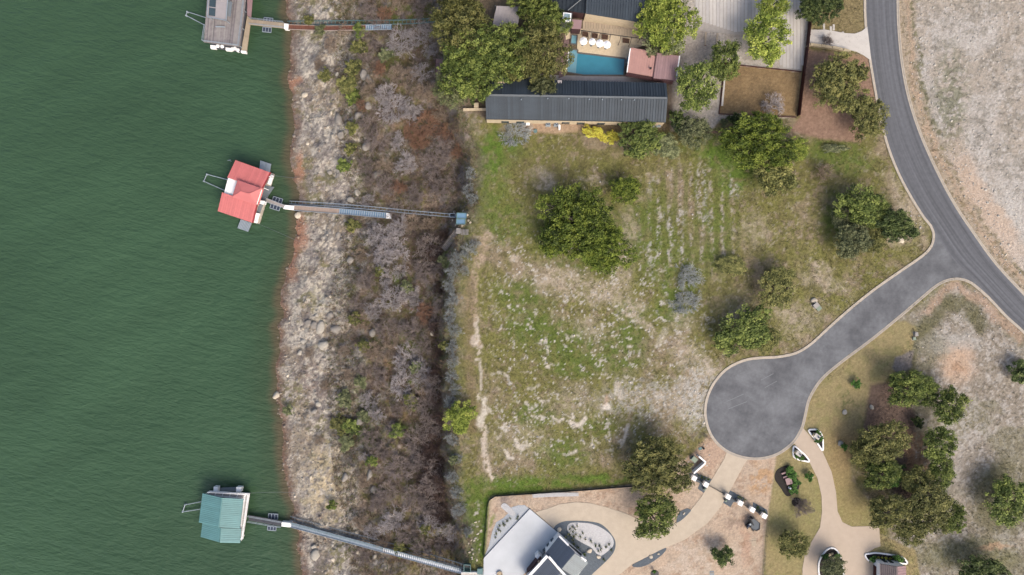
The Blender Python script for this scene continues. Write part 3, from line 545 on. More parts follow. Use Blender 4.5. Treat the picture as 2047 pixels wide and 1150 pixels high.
slab('gravel_bed', [(1023, 1014), (1037, 1010), (1049, 1010), (1058, 1017), (968, 1113), (977, 1092), (984, 1063), (992, 1044), (1006, 1036), (1016, 1026)], .05, M['bluegravel'], 'pale blue gravel bed along the white terrace', 'gravel bed')
slab('gravel_bed', spline([(1106, 1057), (1114, 1048), (1130, 1042), (1152, 1041), (1174, 1042), (1197, 1046), (1211, 1055), (1223, 1069), (1230, 1082), (1229, 1098), (1220, 1113), (1202, 1131), (1182, 1150), (1165, 1175)], 5) + [(1120, 1175), (1110, 1075)], .09, M['darkgravel'], 'dark blue gravel bed between driveway and dark roofed house', 'gravel bed')
slab('gravel_bed', [(1134, 1052), (1143, 1045), (1167, 1045), (1189, 1049), (1210, 1060), (1224, 1074), (1226, 1089), (1217, 1100), (1201, 1111), (1193, 1107), (1182, 1095), (1164, 1085), (1149, 1076), (1137, 1066)], .12, M['whitegravel'], 'white gravel bed dotted with small plants, ringed by dark gravel', 'gravel bed', smooth=5)
slab('gravel_bed', [(1352, 1044), (1358, 1025), (1372, 1017), (1381, 1020), (1376, 1027), (1362, 1040)], .075, M['darkgravel'], 'small dark gravel crescent on the upper drive edge', 'gravel bed', smooth=4)
slab('gravel_bed', [(1328, 1096), (1329, 1103), (1312, 1118), (1290, 1131), (1272, 1134), (1264, 1130), (1285, 1118)], .075, M['darkgravel'], 'dark gravel strip on the lower drive edge with pale rocks', 'gravel bed', smooth=4)
for px, lb in (([(1386, 943), (1423, 958), (1417, 969), (1407, 986), (1395, 977), (1399, 966), (1381, 958)], 'dark gravel pad left of the driveway gate'), ([(1457, 979), (1488, 996), (1485, 1003), (1466, 1004), (1460, 1014), (1440, 1002), (1449, 987)], 'dark gravel pad right of the driveway gate'), ([(1505, 1004), (1533, 1019), (1535, 1029), (1525, 1032), (1512, 1024), (1504, 1015)], 'dark gravel pad at the far end of the gate pillars')):
    slab('gravel_bed', px, .05, M['darkgravel'], lb, 'gravel bed')
slab('gravel_strip', spline([(1064, 987), (1110, 985), (1156, 985)], 6) + spline([(1157, 992), (1110, 993), (1065, 995)], 6), .1, M['whitegravel'], 'long row of white rubble on the bare soil', 'rubble')
slab('gravel_strip', [(1002, 1010), (1010, 1006), (1026, 1020), (1030, 1029), (1022, 1030), (1004, 1016)], .1, M['whitegravel'], 'short slanting heap of white rubble beside the gravel bed', 'rubble', smooth=4)
# court with concrete strips
court = MB().prism([W(*p) + Vector((0, 0, .035)) for p in [(1383, -75), (1615, -75), (1612, 40), (1602, 143), (1560, 137), (1545, 60), (1470, 70), (1390, 60)]], down=.1).build('courtyard', M['courtbase'])
tag(court, 'pale courtyard paved in long concrete strips beside the maroon fence', 'courtyard', kind='structure')
def court_y1(x):
    if x < 1545: return np.interp(x, [1385, 1400, 1470, 1545], [8, 44, 66, 58])
    return np.interp(x, [1545, 1562, 1602, 1614], [60, 136, 141, 40])
for i, x in enumerate(np.arange(1390, 1611, 7.0)):
    y0 = -70; y1 = float(court_y1(x + 3)) - 1.5
    if x > 1600: y1 = min(y1, 140 if x < 1602 else 60)
    MB().prism([W(x + .3, y0) + Vector((0, 0, .07)), W(x + 6.2, y0) + Vector((0, 0, .07)), W(x + 6.2, y1) + Vector((0, 0, .07)), W(x + .3, y1) + Vector((0, 0, .07))], down=.06).build('strip', M['concrete' if (i * 7) % 3 else 'strip'], court)

for i, (a, b, w_) in enumerate((((1448, 805), (1486, 788), .14), ((1455, 818), (1493, 803), .12), ((1521, 760), (1546, 747), .13), ((1529, 775), (1553, 762), .12))):
    tag(MB().bar(W(*a) + Vector((0, 0, .046)), W(*b) + Vector((0, 0, .046)), w_, .008).build('scrape_mark', M['scuff']), 'pale straight scrape mark on the turning circle, %s' % ('upper left', 'lower left', 'upper right', 'lower right')[i], 'road mark', kind='structure')
# ---------------------------------------------------------------- houses
def rot_quad(A, along, up): return [A, A + along, A + along + up, A + up]
def roof_slope(root, A, along, up, n, m, name='roof', th=.14, rib=.13, panel='panel'):
    """a roof slab with n standing-seam panels lying on it (thing > roof > panel)"""
    nrm = along.cross(up).normalized()
    if nrm.z < 0: nrm = -nrm
    mb = MB(); q = rot_quad(A, along, up); k = len(mb.v); mb.v += q + [p - nrm * th for p in q]
    mb.f += [[0, 1, 2, 3], [7, 6, 5, 4], [0, 4, 5, 1], [1, 5, 6, 2], [2, 6, 7, 3], [3, 7, 4, 0]]
    roof = mb.build(name, m, root)
    if n:
        w = along / n; d = along.normalized(); o0 = origin(root)
        mb = MB(); a = Vector((0, 0, 0)); W_ = w * .985
        def bx(p, q, r, lo, hi):
            k = len(mb.v); base = [p, p + q, p + q + r, p + r]; mb.v += [b + nrm * hi for b in base] + [b + nrm * lo for b in base]
            mb.f.extend([[k, k + 1, k + 2, k + 3], [k, k + 4, k + 5, k + 1], [k + 1, k + 5, k + 6, k + 2], [k + 2, k + 6, k + 7, k + 3], [k + 3, k + 7, k + 4, k]])
        bx(a, W_, up, .004, .03); bx(a, d * rib, up, .03, .03 + rib)
        p0 = mb.build(panel, m, roof); p0.data.transform(Matrix.Translation(o0)); p0.location = A - o0
        for i in range(1, n):
            p = p0.copy(); COL.objects.link(p); p.parent = roof; p.location = A - o0 + w * i
    return roof
Z3 = lambda v, z: Vector((v.x, v.y, z))
# long house under the dark standing-seam roof
ZE, ZR = 3.7, 5.7
sA, sB = W(972, 237.6, ZE), W(1331, 244, ZE); rA, rB = W(972, 190.5, ZR), W(1333, 196.5, ZR); nA, nB = W(985, 157, ZE + .2), W(1332, 166.5, ZE + .2)
lh = thing('house', Z3((sA + sB) / 2, 0), 'long house with dark slate standing-seam gable roof below the swimming pool', 'house')
ins = Vector((0, .25, 0))
body = [Z3(sA + ins * .3, 0), Z3(sB + ins * .3, 0), Z3(nB - ins, 0), Z3(nA - ins, 0)]
mb = MB(); mb.prism([Z3(p, ZE - .1) for p in body], zbot=-.1)
for a, b, c in ((sA + ins * .3, nA - ins, rA), (sB + ins * .3, nB - ins, rB)):
    mb.poly([Z3(a, ZE - .1), Z3(b, ZE - .1), Z3(c, ZR - .2)])
mb.build('wall', M['cream'], lh)
roof_slope(lh, sA, sB - sA, (rA + rB - sA - sB) / 2, 66, M['slate'])
nA2 = W(972, 156.8, ZE + .2)
roof_slope(lh, nA2, nB - nA2, (rA + rB - nA2 - nB) / 2, 66, M['slate'])
MB().bar(rA + Vector((0, 0, .12)), rB + Vector((0, 0, .12)), .34, .12).build('ridge_cap', M['trim'], lh)
MB().bar(sA + Vector((0, -.05, -.06)), sB + Vector((0, -.05, -.06)), .14, .16).build('gutter', M['charcoal'], lh)
for px in ((1042, 199.5), (1095, 197.5), (1137, 198), (1178, 199), (1204, 199.5), (1242, 200), (1268, 200.5)):
    p = W(px[0], px[1], ZR); MB().lathe(Z3(p, ZR - .5), [(.07, 0), (.07, .65), (.11, .65), (.11, .75)], 8).build('vent_pipe', M['galv'], lh)
p = W(1002, 158, 5.2); ch = MB().box(Z3(p, ZE - .2), 1.7, 1.4, 1.9).build('chimney', M['cream'], lh)
MB().box(Z3(p, ZE + 1.72), 1.3, 1.0, .18).build('flue_cap', M['galvdark'], ch)
p = W(1119, 164, 4.5); MB().box(Z3(p, 3.9), .85, .8, .75).build('roof_hatch', M['greymembrane'], lh)
for px in (1010, 1040, 1130, 1160, 1200, 1240, 1280):
    p = W(px, 0); y0 = sA.y + (p.x - sA.x) / (sB.x - sA.x) * (sB.y - sA.y) + .05
    w = MB().box((p.x, y0, 1.0), 1.5, .14, 1.3).build('window', M['charcoal'], lh); MB().box((p.x, y0 - .05, 1.08), 1.3, .1, 1.14).build('pane', M['darkglass'], w)
# upper house
ZU = 4.2
uh = thing('house', W(1230, 12), 'upper house with slate metal roof above the cream stone pool wall', 'house')
a, b = W(1171, 27.5, ZU), W(1286.6, 46, ZU); upv = W(1290, -75, ZU + 1.4) - b; upv.x = .5
mb = MB(); fr = [Z3(a + Vector((0, .15, 0)), ZU - .12), Z3(b + Vector((0, .2, 0)), ZU - .12), Z3(b + upv, ZU - .12), Z3(a + upv, ZU - .12)]
mb.prism(fr, zbot=-.1).build('wall', M['cream'], uh)
roof_slope(uh, a, b - a, upv, 22, M['slate'])
a2, b2 = W(1100, 17, ZU - .5), W(1171, 27, ZU - .5)
roof_slope(uh, a2, b2 - a2, Vector((.5, 10.5, .5)), 9, M['charcoal'])
MB().prism([Z3(a2 + Vector((.2, .2, 0)), ZU - .66), Z3(b2 + Vector((-.1, .3, 0)), ZU - .66), Z3(b2 + Vector((0, 9, 0)), ZU - .66), Z3(a2 + Vector((0, 9, 0)), ZU - .66)], zbot=-.1).build('wall', M['wine'], uh)
MB().tube(W(1135, 21, 4.1), W(1164, -3, 4.4), .09).build('conduit', M['trim'], uh)
# skylight tower
q = [W(1124.5, 23.5, 4.6), W(1144, 26, 4.6), W(1142, 46.5, 4.6), W(1122, 45, 4.6)]
tw = thing('skylight_tower', Z3(sum(q, Vector()) / 4, 0), 'small square tower with white framed glass skylight at the pool wall', 'tower')
MB().prism(q, zbot=-.1).build('wall', M['trim'], tw)
c0 = sum(q, Vector()) / 4; fr = MB().prism([c0 + (p - c0) * .82 + Vector((0, 0, .16)) for p in q], down=.2).build('frame', M['white'], tw)
for i in (0, 1):
    s0, s1 = (.1, .48) if i == 0 else (.52, .9)
    mix = lambda u, v: (q[0] * (1 - u) + q[1] * u) * (1 - v) + (q[3] * (1 - u) + q[2] * u) * v
    MB().prism([mix(.2, .1 + s0 * .8) + Vector((0, 0, .22)), mix(.8, .1 + s0 * .8) + Vector((0, 0, .22)), mix(.8, .1 + s1 * .8) + Vector((0, 0, .22)), mix(.2, .1 + s1 * .8) + Vector((0, 0, .22))], down=.1).build('pane', M['glass'], fr)
MB().prism([Z3(p, .9) for p in (W(1120, 46, .9), W(1142, 47, .9), W(1143, 56, .9), W(1121, 56, .9))], zbot=-.1).build('plinth', M['cream'], tw)
ar = thing('annex', W(1153, 48), 'low annex with flat mauve roof next to the skylight tower', 'annex')
MB().prism([W(1144.5, 39, 2.9), W(1163, 41, 2.9), W(1161, 58, 2.9), W(1143, 57, 2.9)], zbot=-.1).build('wall', M['wine'], ar)
MB().prism([W(1144, 38.6, 3.02), W(1163.5, 40.6, 3.02), W(1161.4, 58.4, 3.02), W(1142.6, 57.4, 3.02)], down=.115).build('roof', M['mauve'], ar)
# pergola and patio by the pool
patio = MB().prism([W(*p) + Vector((0, 0, .1)) for p in [(1130, 56), (1163, 58), (1290, 58), (1290, 90), (1262, 100), (1252, 119), (1153, 105), (1155, 72), (1131, 80)]], down=.2).build('patio', M['cream'])
tag(patio, 'cream stone patio between the upper house and the pool', 'patio', kind='structure')
for i in range(22):
    x0 = 1165 + i * 5.4; MB().prism([W(x0, 42.5 + i * .72) + Vector((0, 0, .125)), W(x0 + 4.9, 43.2 + i * .72) + Vector((0, 0, .125)), W(x0 + 4.7, 61 + i * .74) + Vector((0, 0, .125)), W(x0 - .2, 60.4 + i * .74) + Vector((0, 0, .125))], down=.02).build('board', M['tandeck'], patio)
pg = thing('pergola', W(1220, 68), 'slim dark steel pergola frame over the poolside patio', 'pergola')
def uq(t, d): return W(1161 + 118 * t, 61 + 16 * t + d, 2.4)
MB().bar(uq(0, 0), uq(1.1, 0), .12, .16).build('beam', M['black'], pg)
for t in (.15, .33, .51, .68, .86):
    MB().bar(uq(t, 0) + Vector((0, 0, -.02)), uq(t - .02, 11), .1, .12).build('rafter', M['black'], pg); p = uq(t - .02, 11); MB().tube(Z3(p, .1), p, .05).build('post', M['black'], pg)
for t in (.02, .5, 1.0):
    p = uq(t, 0); MB().tube(Z3(p, .1), p, .05).build('post', M['black'], pg)
for i, (x, y, wd_) in enumerate(((1170, 70, 11), (1189, 73, 11), (1209, 75.5, 12), (1251, 83, 13))):
    p = W(x, y); r = math.radians(-7); nth = ('leftmost', 'second from left', 'third from left', 'rightmost')[i]
    t = thing('sofa', Z3(p, .1), 'brown wicker sofa under the pergola, %s in its row' % nth, 'sofa', 'sofas under the pergola'); w = wd_ * .1
    MB().box((p.x, p.y, .14), w, .75, .28, r).build('seat', M['brownseat'], t); MB().box((p.x - .05, p.y + .32, .42), w, .14, .42, r).build('backrest', M['brownseat'], t)
    for s in (-1, 1):
        c = Vector((p.x, p.y, .42)) + Vector((math.cos(r), math.sin(r), 0)) * s * (w / 2 - .07); MB().box(c, .12, .7, .22, r).build('armrest', M['brownseat'], t)
    for s in (-1, 1):
        for u in (-1, 1):
            c = Vector((p.x, p.y, .1)) + Vector((math.cos(r), math.sin(r), 0)) * s * (w / 2 - .1) + Vector((0, u * .28, 0)); MB().box(c, .06, .06, .05, r).build('leg', M['black'], t)
for i, (x, y) in enumerate(((1166.5, 82), (1184, 83), (1199, 86.5), (1213.5, 89))):
    p = W(x, y, 2.2); nth = ('nearest the spa', 'second from the spa', 'third from the spa', 'farthest from the spa')[i]
    t = thing('parasol', Z3(p, .1), 'white parasol on the patio above the pool, %s' % nth, 'parasol', 'white parasols by the pool')
    rr_ = .78 if i != 1 else .68
    for k_ in range(8):   # eight cloth panels
        a0, a1 = math.pi * k_ / 4, math.pi * (k_ + 1) / 4; e = lambda a, r_, z: p + Vector((math.cos(a) * r_, math.sin(a) * r_ * 1.05, z))
        mb = MB(); mb.poly([e(a0, .02, .38), e(a0, rr_ * .6, .14), e((a0 + a1) / 2, rr_ * .56, .12), e(a1, rr_ * .6, .14)]); mb.poly([e(a0, rr_ * .6, .14), e(a0, rr_, -.08), e((a0 + a1) / 2, rr_ * .93, -.1), e(a1, rr_, -.08), e(a1, rr_ * .6, .14), e((a0 + a1) / 2, rr_ * .56, .12)])
        mb.build('canopy_panel', M['fabric'], t)
    MB().tube(Z3(p, .15), p + Vector((0, 0, .45)), .03, 6).build('pole', M['trim'], t); MB().lathe(Z3(p, .1), [(.3, 0), (.3, .06), (.06, .1)], 10).build('base', M['trim'], t)
# pool
pl = thing('swimming_pool', W(1190, 125), 'turquoise swimming pool with pale shallow shelf above the long roof', 'pool')
def ring(mb, pts, w, z, h):
    c = sum(pts, Vector()) / len(pts)
    for p, q in zip(pts, pts[1:] + pts[:1]): mb.bar(Z3(p, z), Z3(q, z), w, h)
deep = [W(1154.5, 106.5), W(1249.5, 118), W(1247, 151), (W(1166, 150.5)), W(1151, 148.5)]; shelf = [W(1138, 98), W(1155, 100), W(1154.5, 106.5), W(1151, 148.5), W(1131.5, 144.5)]
MB().prism([Z3(p, .03) for p in deep], down=.08).build('deep_water', M['poolw'], pl); MB().prism([Z3(p, .036) for p in shelf], down=.08).build('shelf_water', M['poolshelf'], pl)
out = [W(1138, 98), W(1155, 100), W(1154.5, 106), W(1249.8, 117.4), W(1247.4, 151.4), W(1166, 151), W(1131.2, 145)]
for i, (p, q) in enumerate(zip(out, out[1:] + out[:1])): MB().bar(Z3(p, .07 + .004 * i), Z3(q, .07 + .004 * i), .28, .14).build('coping', M['white' if i == 6 else 'coping'], pl)
sp = thing('spa', W(1147, 80), 'small square blue spa at the upper left corner of the pool', 'spa')
sq = [W(1142, 70.5), W(1154, 71.5), W(1152.5, 90), W(1140.5, 89)]
MB().prism([Z3(p, .16) for p in sq], down=.25).build('water', M['poolshelf'], sp)
for i, (p, q) in enumerate(zip(sq, sq[1:] + sq[:1])): MB().bar(Z3(p, .2 + .004 * i), Z3(q, .2 + .004 * i), .2, .24).build('rim', M['coping'], sp)
dk = MB().prism([W(*p) + Vector((0, 0, .05)) for p in [(1131, 57), (1140.5, 57), (1130.5, 152), (1116, 158)]], down=.15).build('deck', M['purpledeck']); tag(dk, 'narrow mauve timber deck left of the pool', 'deck', kind='structure')
for i in range(20):
    t0, t1 = i / 20, (i + .9) / 20; L0 = lambda t: W(1131 - 15 * t, 57 + 101 * t) + Vector((0, 0, .08)); R0 = lambda t: W(1140.5 - 10 * t, 57 + 95 * t) + Vector((0, 0, .08))
    MB().prism([L0(t0), R0(t0), R0(t1), L0(t1)], down=.03).build('plank', M['purpledeck'], dk)
pth = MB().prism([W(*p) + Vector((0, 0, .03)) for p in [(1010, 147), (1125, 151), (1247, 153), (1310, 158), (1333, 168), (1010, 160)]], down=.1).build('path', M['paver']); tag(pth, 'strip of pale square pavers between pool and long roof', 'path', kind='structure')
for i in range(26):
    x0 = 1016 + i * 9.0; ya = np.interp(x0, [1016, 1125, 1247, 1270], [148, 151.5, 153.5, 155])
    MB().prism([W(x0, ya) + Vector((0, 0, .07)), W(x0 + 8.2, ya + .2) + Vector((0, 0, .07)), W(x0 + 8.2, ya + 8) + Vector((0, 0, .07)), W(x0, ya + 8) + Vector((0, 0, .07))], down=.05).build('paver', M['paver'], pth)
# pink roofed pool house
zp = 3.4
ph_ = thing('pool_house', W(1305, 128), 'pool house with pink and mauve metal roofs right of the pool', 'pool house')
pA, pB, pC, pD = W(1261, 97, zp), W(1312, 106, zp + .3), W(1305, 156, zp + .3), W(1254.5, 144.5, zp)
qA, qB, qC, qD = W(1313, 106, zp + .25), W(1357.5, 112, zp - .2), W(1350.5, 158.5, zp - .2), W(1306.5, 156.5, zp + .25)
roof_slope(ph_, pA, pB - pA, pD - pA, 10, M['pink'], rib=.05); roof_slope(ph_, qA, qB - qA, qD - qA, 9, M['mauve'], rib=.05)
MB().prism([Z3(v, zp - .3) for v in (pA + Vector((.2, -.2, 0)), qB + Vector((-.2, -.2, 0)), qC + Vector((-.2, .2, 0)), pD + Vector((.3, .2, 0)))], zbot=-.1).build('wall', M['wine'], ph_)
MB().bar(pA + Vector((-.1, 0, -.08)), pD + Vector((-.1, 0, -.08)), .18, .3).build('fascia', M['white'], ph_); MB().bar(qB + Vector((.1, 0, -.08)), qC + Vector((.1, 0, -.08)), .18, .3).build('fascia', M['white'], ph_); MB().bar(pA + Vector((0, .1, -.05)), pB + Vector((0, .1, -.05)), .12, .2).build('fascia', M['pink'], ph_); MB().bar(pB + Vector((.03, 0, .06)), pC + Vector((.03, 0, .06)), .2, .2).build('ridge_cap', M['wine'], ph_)
roof_slope(ph_, W(1250, 151.5, 2.5), W(1303, 163, 2.5) - W(1250, 151.5, 2.5), pD + Vector((0, 0, -.1)) - W(1250, 151.5, 2.5), 14, M['wine'], name='lower_roof', rib=.08); roof_slope(ph_, W(1304, 163, 2.5), W(1344, 169, 2.5) - W(1304, 163, 2.5), pC + Vector((.15, 0, -.15)) - W(1304, 163, 2.5), 10, M['wine'], name='lower_roof', rib=.08)
p = W(1300, 138, zp + .4); MB().lathe(p, [(.14, 0), (.14, .5), (.22, .5), (.05, .7)], 8).build('vent_pipe', M['black'], ph_)
MB().prism([W(1253, 125, 2.2), W(1255.2, 125, 2.2), W(1257, 112, 2.2), W(1255, 112, 2.2)], zbot=.1).build('door', M['glass'], ph_)
# grey sheet roof under the oaks
gs = thing('lean_to_shelter', W(1010, 30), 'grey sheet roofed shelter half hidden among the oaks', 'shelter')
a, b = W(984, 52, 3.0), W(1034, 54, 3.0); roof_slope(gs, a, b - a, W(1043, 14, 3.4) - b, 8, M['greymembrane'], rib=.04)
for px in ((987, 48), (1032, 50), (1039, 18), (990, 12)):
    p = W(px[0], px[1], 2.8); MB().tube(Z3(p, -.05), Z3(p, 2.95), .08).build('post', M['galvdark'], gs)
# condensers and boxes south of the long house
for i, (x, y) in enumerate(((1095.4, 249), (1111.7, 249), (1304, 250), (1315.7, 250))):
    p = W(x, y); lb = ('left one of the pair by the green lid', 'right one of the pair by the green lid', 'left one of the pair near the house corner', 'right one of the pair near the house corner')[i]
    t = thing('air_conditioner', Z3(p, 0), 'square air conditioner below the long roof, %s' % lb, 'air conditioner', 'air conditioners behind the long house')
    MB().box((p.x, p.y, .08), .9, .9, .85).build('cabinet', M['galv'], t); MB().box((p.x, p.y, -.03), 1.1, 1.1, .1).build('pad', M['kerb'], t)
    g = MB().lathe((p.x, p.y, .932), [(.36, 0), (.36, .02), (.3, .025)], 14).build('fan_grille', M['floatblue'], t)
    for k_ in range(4):
        a0 = k_ * math.pi / 2 + i; c = Vector((p.x, p.y, .962)); d = Vector((math.cos(a0), math.sin(a0), 0)); MB().bar(c + d * .04, c + d * .3, .12, .008).build('blade', M['galv'], g)
p = W(1070, 262); t = thing('septic_lid', Z3(p, 0), 'round green plastic lid on the gravel below the long roof', 'lid'); MB().lathe((p.x, p.y, -.02), [(.42, 0), (.42, .14), (.36, .18), (.1, .2)], 14).build('cover', M['tealrail'], t)
for k_ in range(4): MB().lathe((p.x + .3 * math.cos(k_ * 1.57), p.y + .3 * math.sin(k_ * 1.57), .17), [(.03, 0), (.03, .03)], 6).build('bolt', M['black'], t)
for i, (x, y, w, d, mm, lb) in enumerate(((1047, 248, .9, .6, 'galvdark', 'grey equipment box against the long house wall'), (1055, 249, .7, .55, 'white', 'white equipment box beside the grey one at the house wall'), (1118, 256, .3, .9, 'white', 'thin white box right of the air conditioners'))):
    p = W(x, y); t = thing('equipment_box', Z3(p, 0), lb, 'box'); MB().box((p.x, p.y, -.02), w, d, .8).build('cabinet', M[mm], t); MB().box((p.x, p.y, .781), w + .06, d + .06, .05).build('lid', M[mm], t)
# stone steps and low wall west of the long house
t = thing('retaining_wall', W(945, 218), 'low cream stone retaining wall left of the long house', 'wall')
for i in range(6):
    x = 926 + i * 8; MB().prism([W(x, 218.5 - i * .1) + Vector((0, 0, .7)), W(x + 7.6, 218.3 - i * .1) + Vector((0, 0, .7)), W(x + 7.6, 222 - i * .1) + Vector((0, 0, .7)), W(x, 222.2 - i * .1) + Vector((0, 0, .7))], down=.9).build('stone', M['cream'], t)
MB().prism([W(948, 208) + Vector((0, 0, .9)), W(957, 208) + Vector((0, 0, .9)), W(957, 217) + Vector((0, 0, .9)), W(948, 217) + Vector((0, 0, .9))], down=1.1).build('pillar', M['cream'], t)
t = thing('timber_deck', W(880, 140), 'small brown timber deck at the bluff edge beneath the oaks', 'deck')
for i in range(7):
    y0 = 118 + i * 9.5; z0 = .5; MB().prism([W(871, y0, z0), W(886, y0, z0), W(886, y0 + 9, z0), W(871, y0 + 9, z0)], down=.12).build('board', M['purpledeck'], t)
for x, y in ((872, 119), (885, 119), (872, 183), (885, 183)):
    p = W(x, y, .38); MB().tube(Z3(p, -4.5), p, .1).build('post', M['bark'], t)
MB().bar(W(871, 118, 1.5), W(871, 184, 1.5), .08, .08).build('handrail', M['maroon'], t)
for y in (118.5, 140, 162, 183.5): MB().tube(W(871, y, .4), W(871, y, 1.5), .04).build('baluster', M['maroon'], t)
# maroon fence, stone wall, court edging, bench slabs
fn = thing('fence', W(1604, 140), 'tall dark maroon steel fence running from the hedge past the court', 'fence')
fa = [(1616.8, 38), (1613, 75), (1609.5, 105), (1604.5, 140), (1599, 185), (1593.7, 234)]
for (a, b), (c, d) in zip(fa[:-1], fa[1:]):
    L_ = 3 if abs(d - b) > 40 else 2
    for k_ in range(L_):
        u0, u1 = k_ / L_, (k_ + 1) / L_ - .012; P0 = W(a + (c - a) * u0, b + (d - b) * u0); P1 = W(a + (c - a) * u1, b + (d - b) * u1); MB().bar(P0 + Vector((0, 0, .78)), P1 + Vector((0, 0, .78)), .07, 1.65).build('panel', M['maroon'], fn); MB().tube(P0 + Vector((.1, 0, -.05)), P0 + Vector((.1, 0, 1.63)), .05).build('post', M['maroon'], fn)
st = thing('stone_wall', W(1655, 98), 'curving pale limestone wall between driveway apron and mulch', 'wall')
wp = resample(spline([(1611, 96), (1616, 91.5), (1625, 92.5), (1650, 96), (1675, 100), (1697, 106)], 6), 13)[0]
for i in range(12):
    a, b = wp[i], wp[i] + (wp[i + 1] - wp[i]) * .97; h_ = .8 + .05 * ((i * 5) % 3); MB().bar(W(a[0], a[1], 0) + Vector((0, 0, h_ / 2 - .05)), W(b[0], b[1], 0) + Vector((0, 0, h_ / 2 - .05)), .5, h_ + .1).build('stone', M['limestone'], st)
ce = thing('court_edging', W(1520, 180), 'rusty steel edging round the brown lawn court', 'edging')
for a, b in (((1448, 128), (1602, 144)), ((1448, 128), (1437, 228)), ((1437, 228), (1592, 235))): MB().bar(W(*a) + Vector((0, 0, .12)), W(*b) + Vector((0, 0, .12)), .12, .3).build('edge', M['maroon'], ce)
bn = thing('slab_bench', W(1445, 190), 'pale concrete slab bench at the left court edge', 'bench')
MB().prism([W(1446, 158) + Vector((0, 0, .5)), W(1449, 158) + Vector((0, 0, .5)), W(1444, 213) + Vector((0, 0, .5)), W(1440, 213) + Vector((0, 0, .5))], down=.14).build('seat', M['concrete'], bn)
for y in (164, 186, 208): MB().box(W(1447 - (y - 158) * .09, y, 0), .3, .5, .37).build('support', M['concrete'], bn)
for i, (x, y, w, h_) in enumerate(((1647, 55, .4, 1.5), (1661, 57.5, .45, 1.0), (1666.5, 55, .4, 1.2), (1685, 66.5, .45, .6))):
    p = W(x, y); nth = ('leftmost', 'second from left', 'third from left', 'rightmost')[i]; o = MB().box((p.x, p.y, -.02), w, h_, .12).build('stepping_slab', M['concrete'], base=(p.x, p.y, 0)); tag(o, 'white slab jutting from the driveway apron into grass, %s' % nth, 'slab', 'white slabs at the driveway apron')
for i, (x, y) in enumerate(((1410, 78, ), (1433, 80))):
    p = W(x, y); t = thing('timber_sleeper', Z3(p, 0), ('long grey timber lying in the gravel yard, left', 'long grey timber lying in the gravel yard, right')[i], 'timber'); MB().box((p.x, p.y, .02), .35, 2.6, .2, -.06).build('beam', M['tandeck'], t); MB().box((p.x, p.y - 1.32, .03), .37, .1, .21, -.06).build('end_plate', M['rust'], t)
# ---------------------------------------------------------------- dark roofed house in the south
sh = thing('house', W(1110, 1130), 'house with blue-grey seamed roofs and white parapets beside the white terrace', 'house')
z1, z2 = 3.4, 4.6
wA, wB = W(1090, 1106, z1), W(1117, 1072.5, z1); rB_, rA_ = W(1148.5, 1106, z2), W(1123, 1136.5, z2)
roof_slope(sh, wA, wB - wA, (rB_ - wB + rA_ - wA) / 2, 1, M['slateblue'], rib=.02)
nst = 9; upd = (rB_ - wB + rA_ - wA) / 2; al = wB - wA
rf = roof_slope(sh, wB + Vector((0, 0, .03)), upd, -al, 14, M['slateblue'], th=.02)
eA, eB = W(1155, 1152, z1 - .2), W(1175.5, 1125, z1 - .2)
roof_slope(sh, rB_ + Vector((0, 0, .0)), rA_ - rB_, eB - rB_, 12, M['slateblue_lit'])
MB().prism([Z3(v, z1 - .25) for v in (wA + Vector((.1, 0, 0)), wB + Vector((0, -.2, 0)), eB + Vector((-.2, 0, 0)), eA)], zbot=-.1).build('wall', M['white'], sh)
mb = MB(); mb.poly([Z3(wB, z1 - .25), Z3(eB, z1 - .25), Z3(rB_, z2 - .2)]); mb.build('gable', M['white'], sh)
MB().bar(wB + Vector((.1, .1, .05)), W(1137, 1090.5, z1 + .75), .32, .4).build('parapet', M['white'], sh); MB().bar(W(1160, 1114, z1 + .35), W(1171, 1121, z1 + .05), .4, .4).build('parapet', M['white'], sh)
tr_ = MB().bar(W(1136, 1089, 2.9), W(1162, 1110, 2.9), .55, .1).build('trellis', M['charcoal'], sh)
for i in range(9): p = W(1137 + i * 2.9, 1089.8 + i * 2.34, 2.98); MB().box(p, .12, .75, .08, .7).build('slat', M['charcoal'], tr_)
zb = 4.0
bA, bB = W(1095, 1116, zb), W(1120, 1146, zb); dn = W(1062, 1152, zb - .6) - bA
roof_slope(sh, bA, bB - bA, dn * 1.35, 14, M['slateblue'])
MB().prism([Z3(v, zb - .9) for v in (bA, bB + Vector((2.4, -4, 0)), bB + dn * 1.3, bA + dn * 1.3)], zbot=-.1).build('wall', M['white'], sh)
roof_slope(sh, bB + Vector((.3, -.2, -.05)), (bB - bA) * .25 + Vector((.9, -1.2, -.2)), dn * 1.3, 6, M['slateblue_lit'])
MB().bar(bA + Vector((.2, .35, .1)), bB + Vector((1.4, -.9, .1)), .42, .5).build('parapet', M['white'], sh); MB().bar(bA + Vector((-.1, .5, .05)), bA + dn * 1.3 + Vector((-.5, 0, .05)), .5, .4).build('parapet', M['white'], sh)
p = W(1077, 1119, 3.4); ch = MB().box(Z3(p, 0), .9, 1.1, 4.3, .75).build('chimney', M['white'], sh); MB().box(Z3(p, 4.3), .4, .5, .08, .75).build('flue', M['black'], ch)
MB().prism([W(1080, 1112, 2.4), W(1083, 1116, 2.4), W(1060, 1142, 2.4), W(1053, 1146, 2.4)], zbot=.25).build('porch', M['wine'], sh)
for i in range(3):
    p = W(1090 + i * 8, 1098 - i * 10, 1.0); w = MB().box(Z3(p, .35), .16, 1.3, 2.1, -.86).build('door', M['darkglass'], sh); MB().box(Z3(p, 1.2) + Vector((-.12, .02, 0)), .08, .06, .3, -.86).build('handle', M['galv'], w)
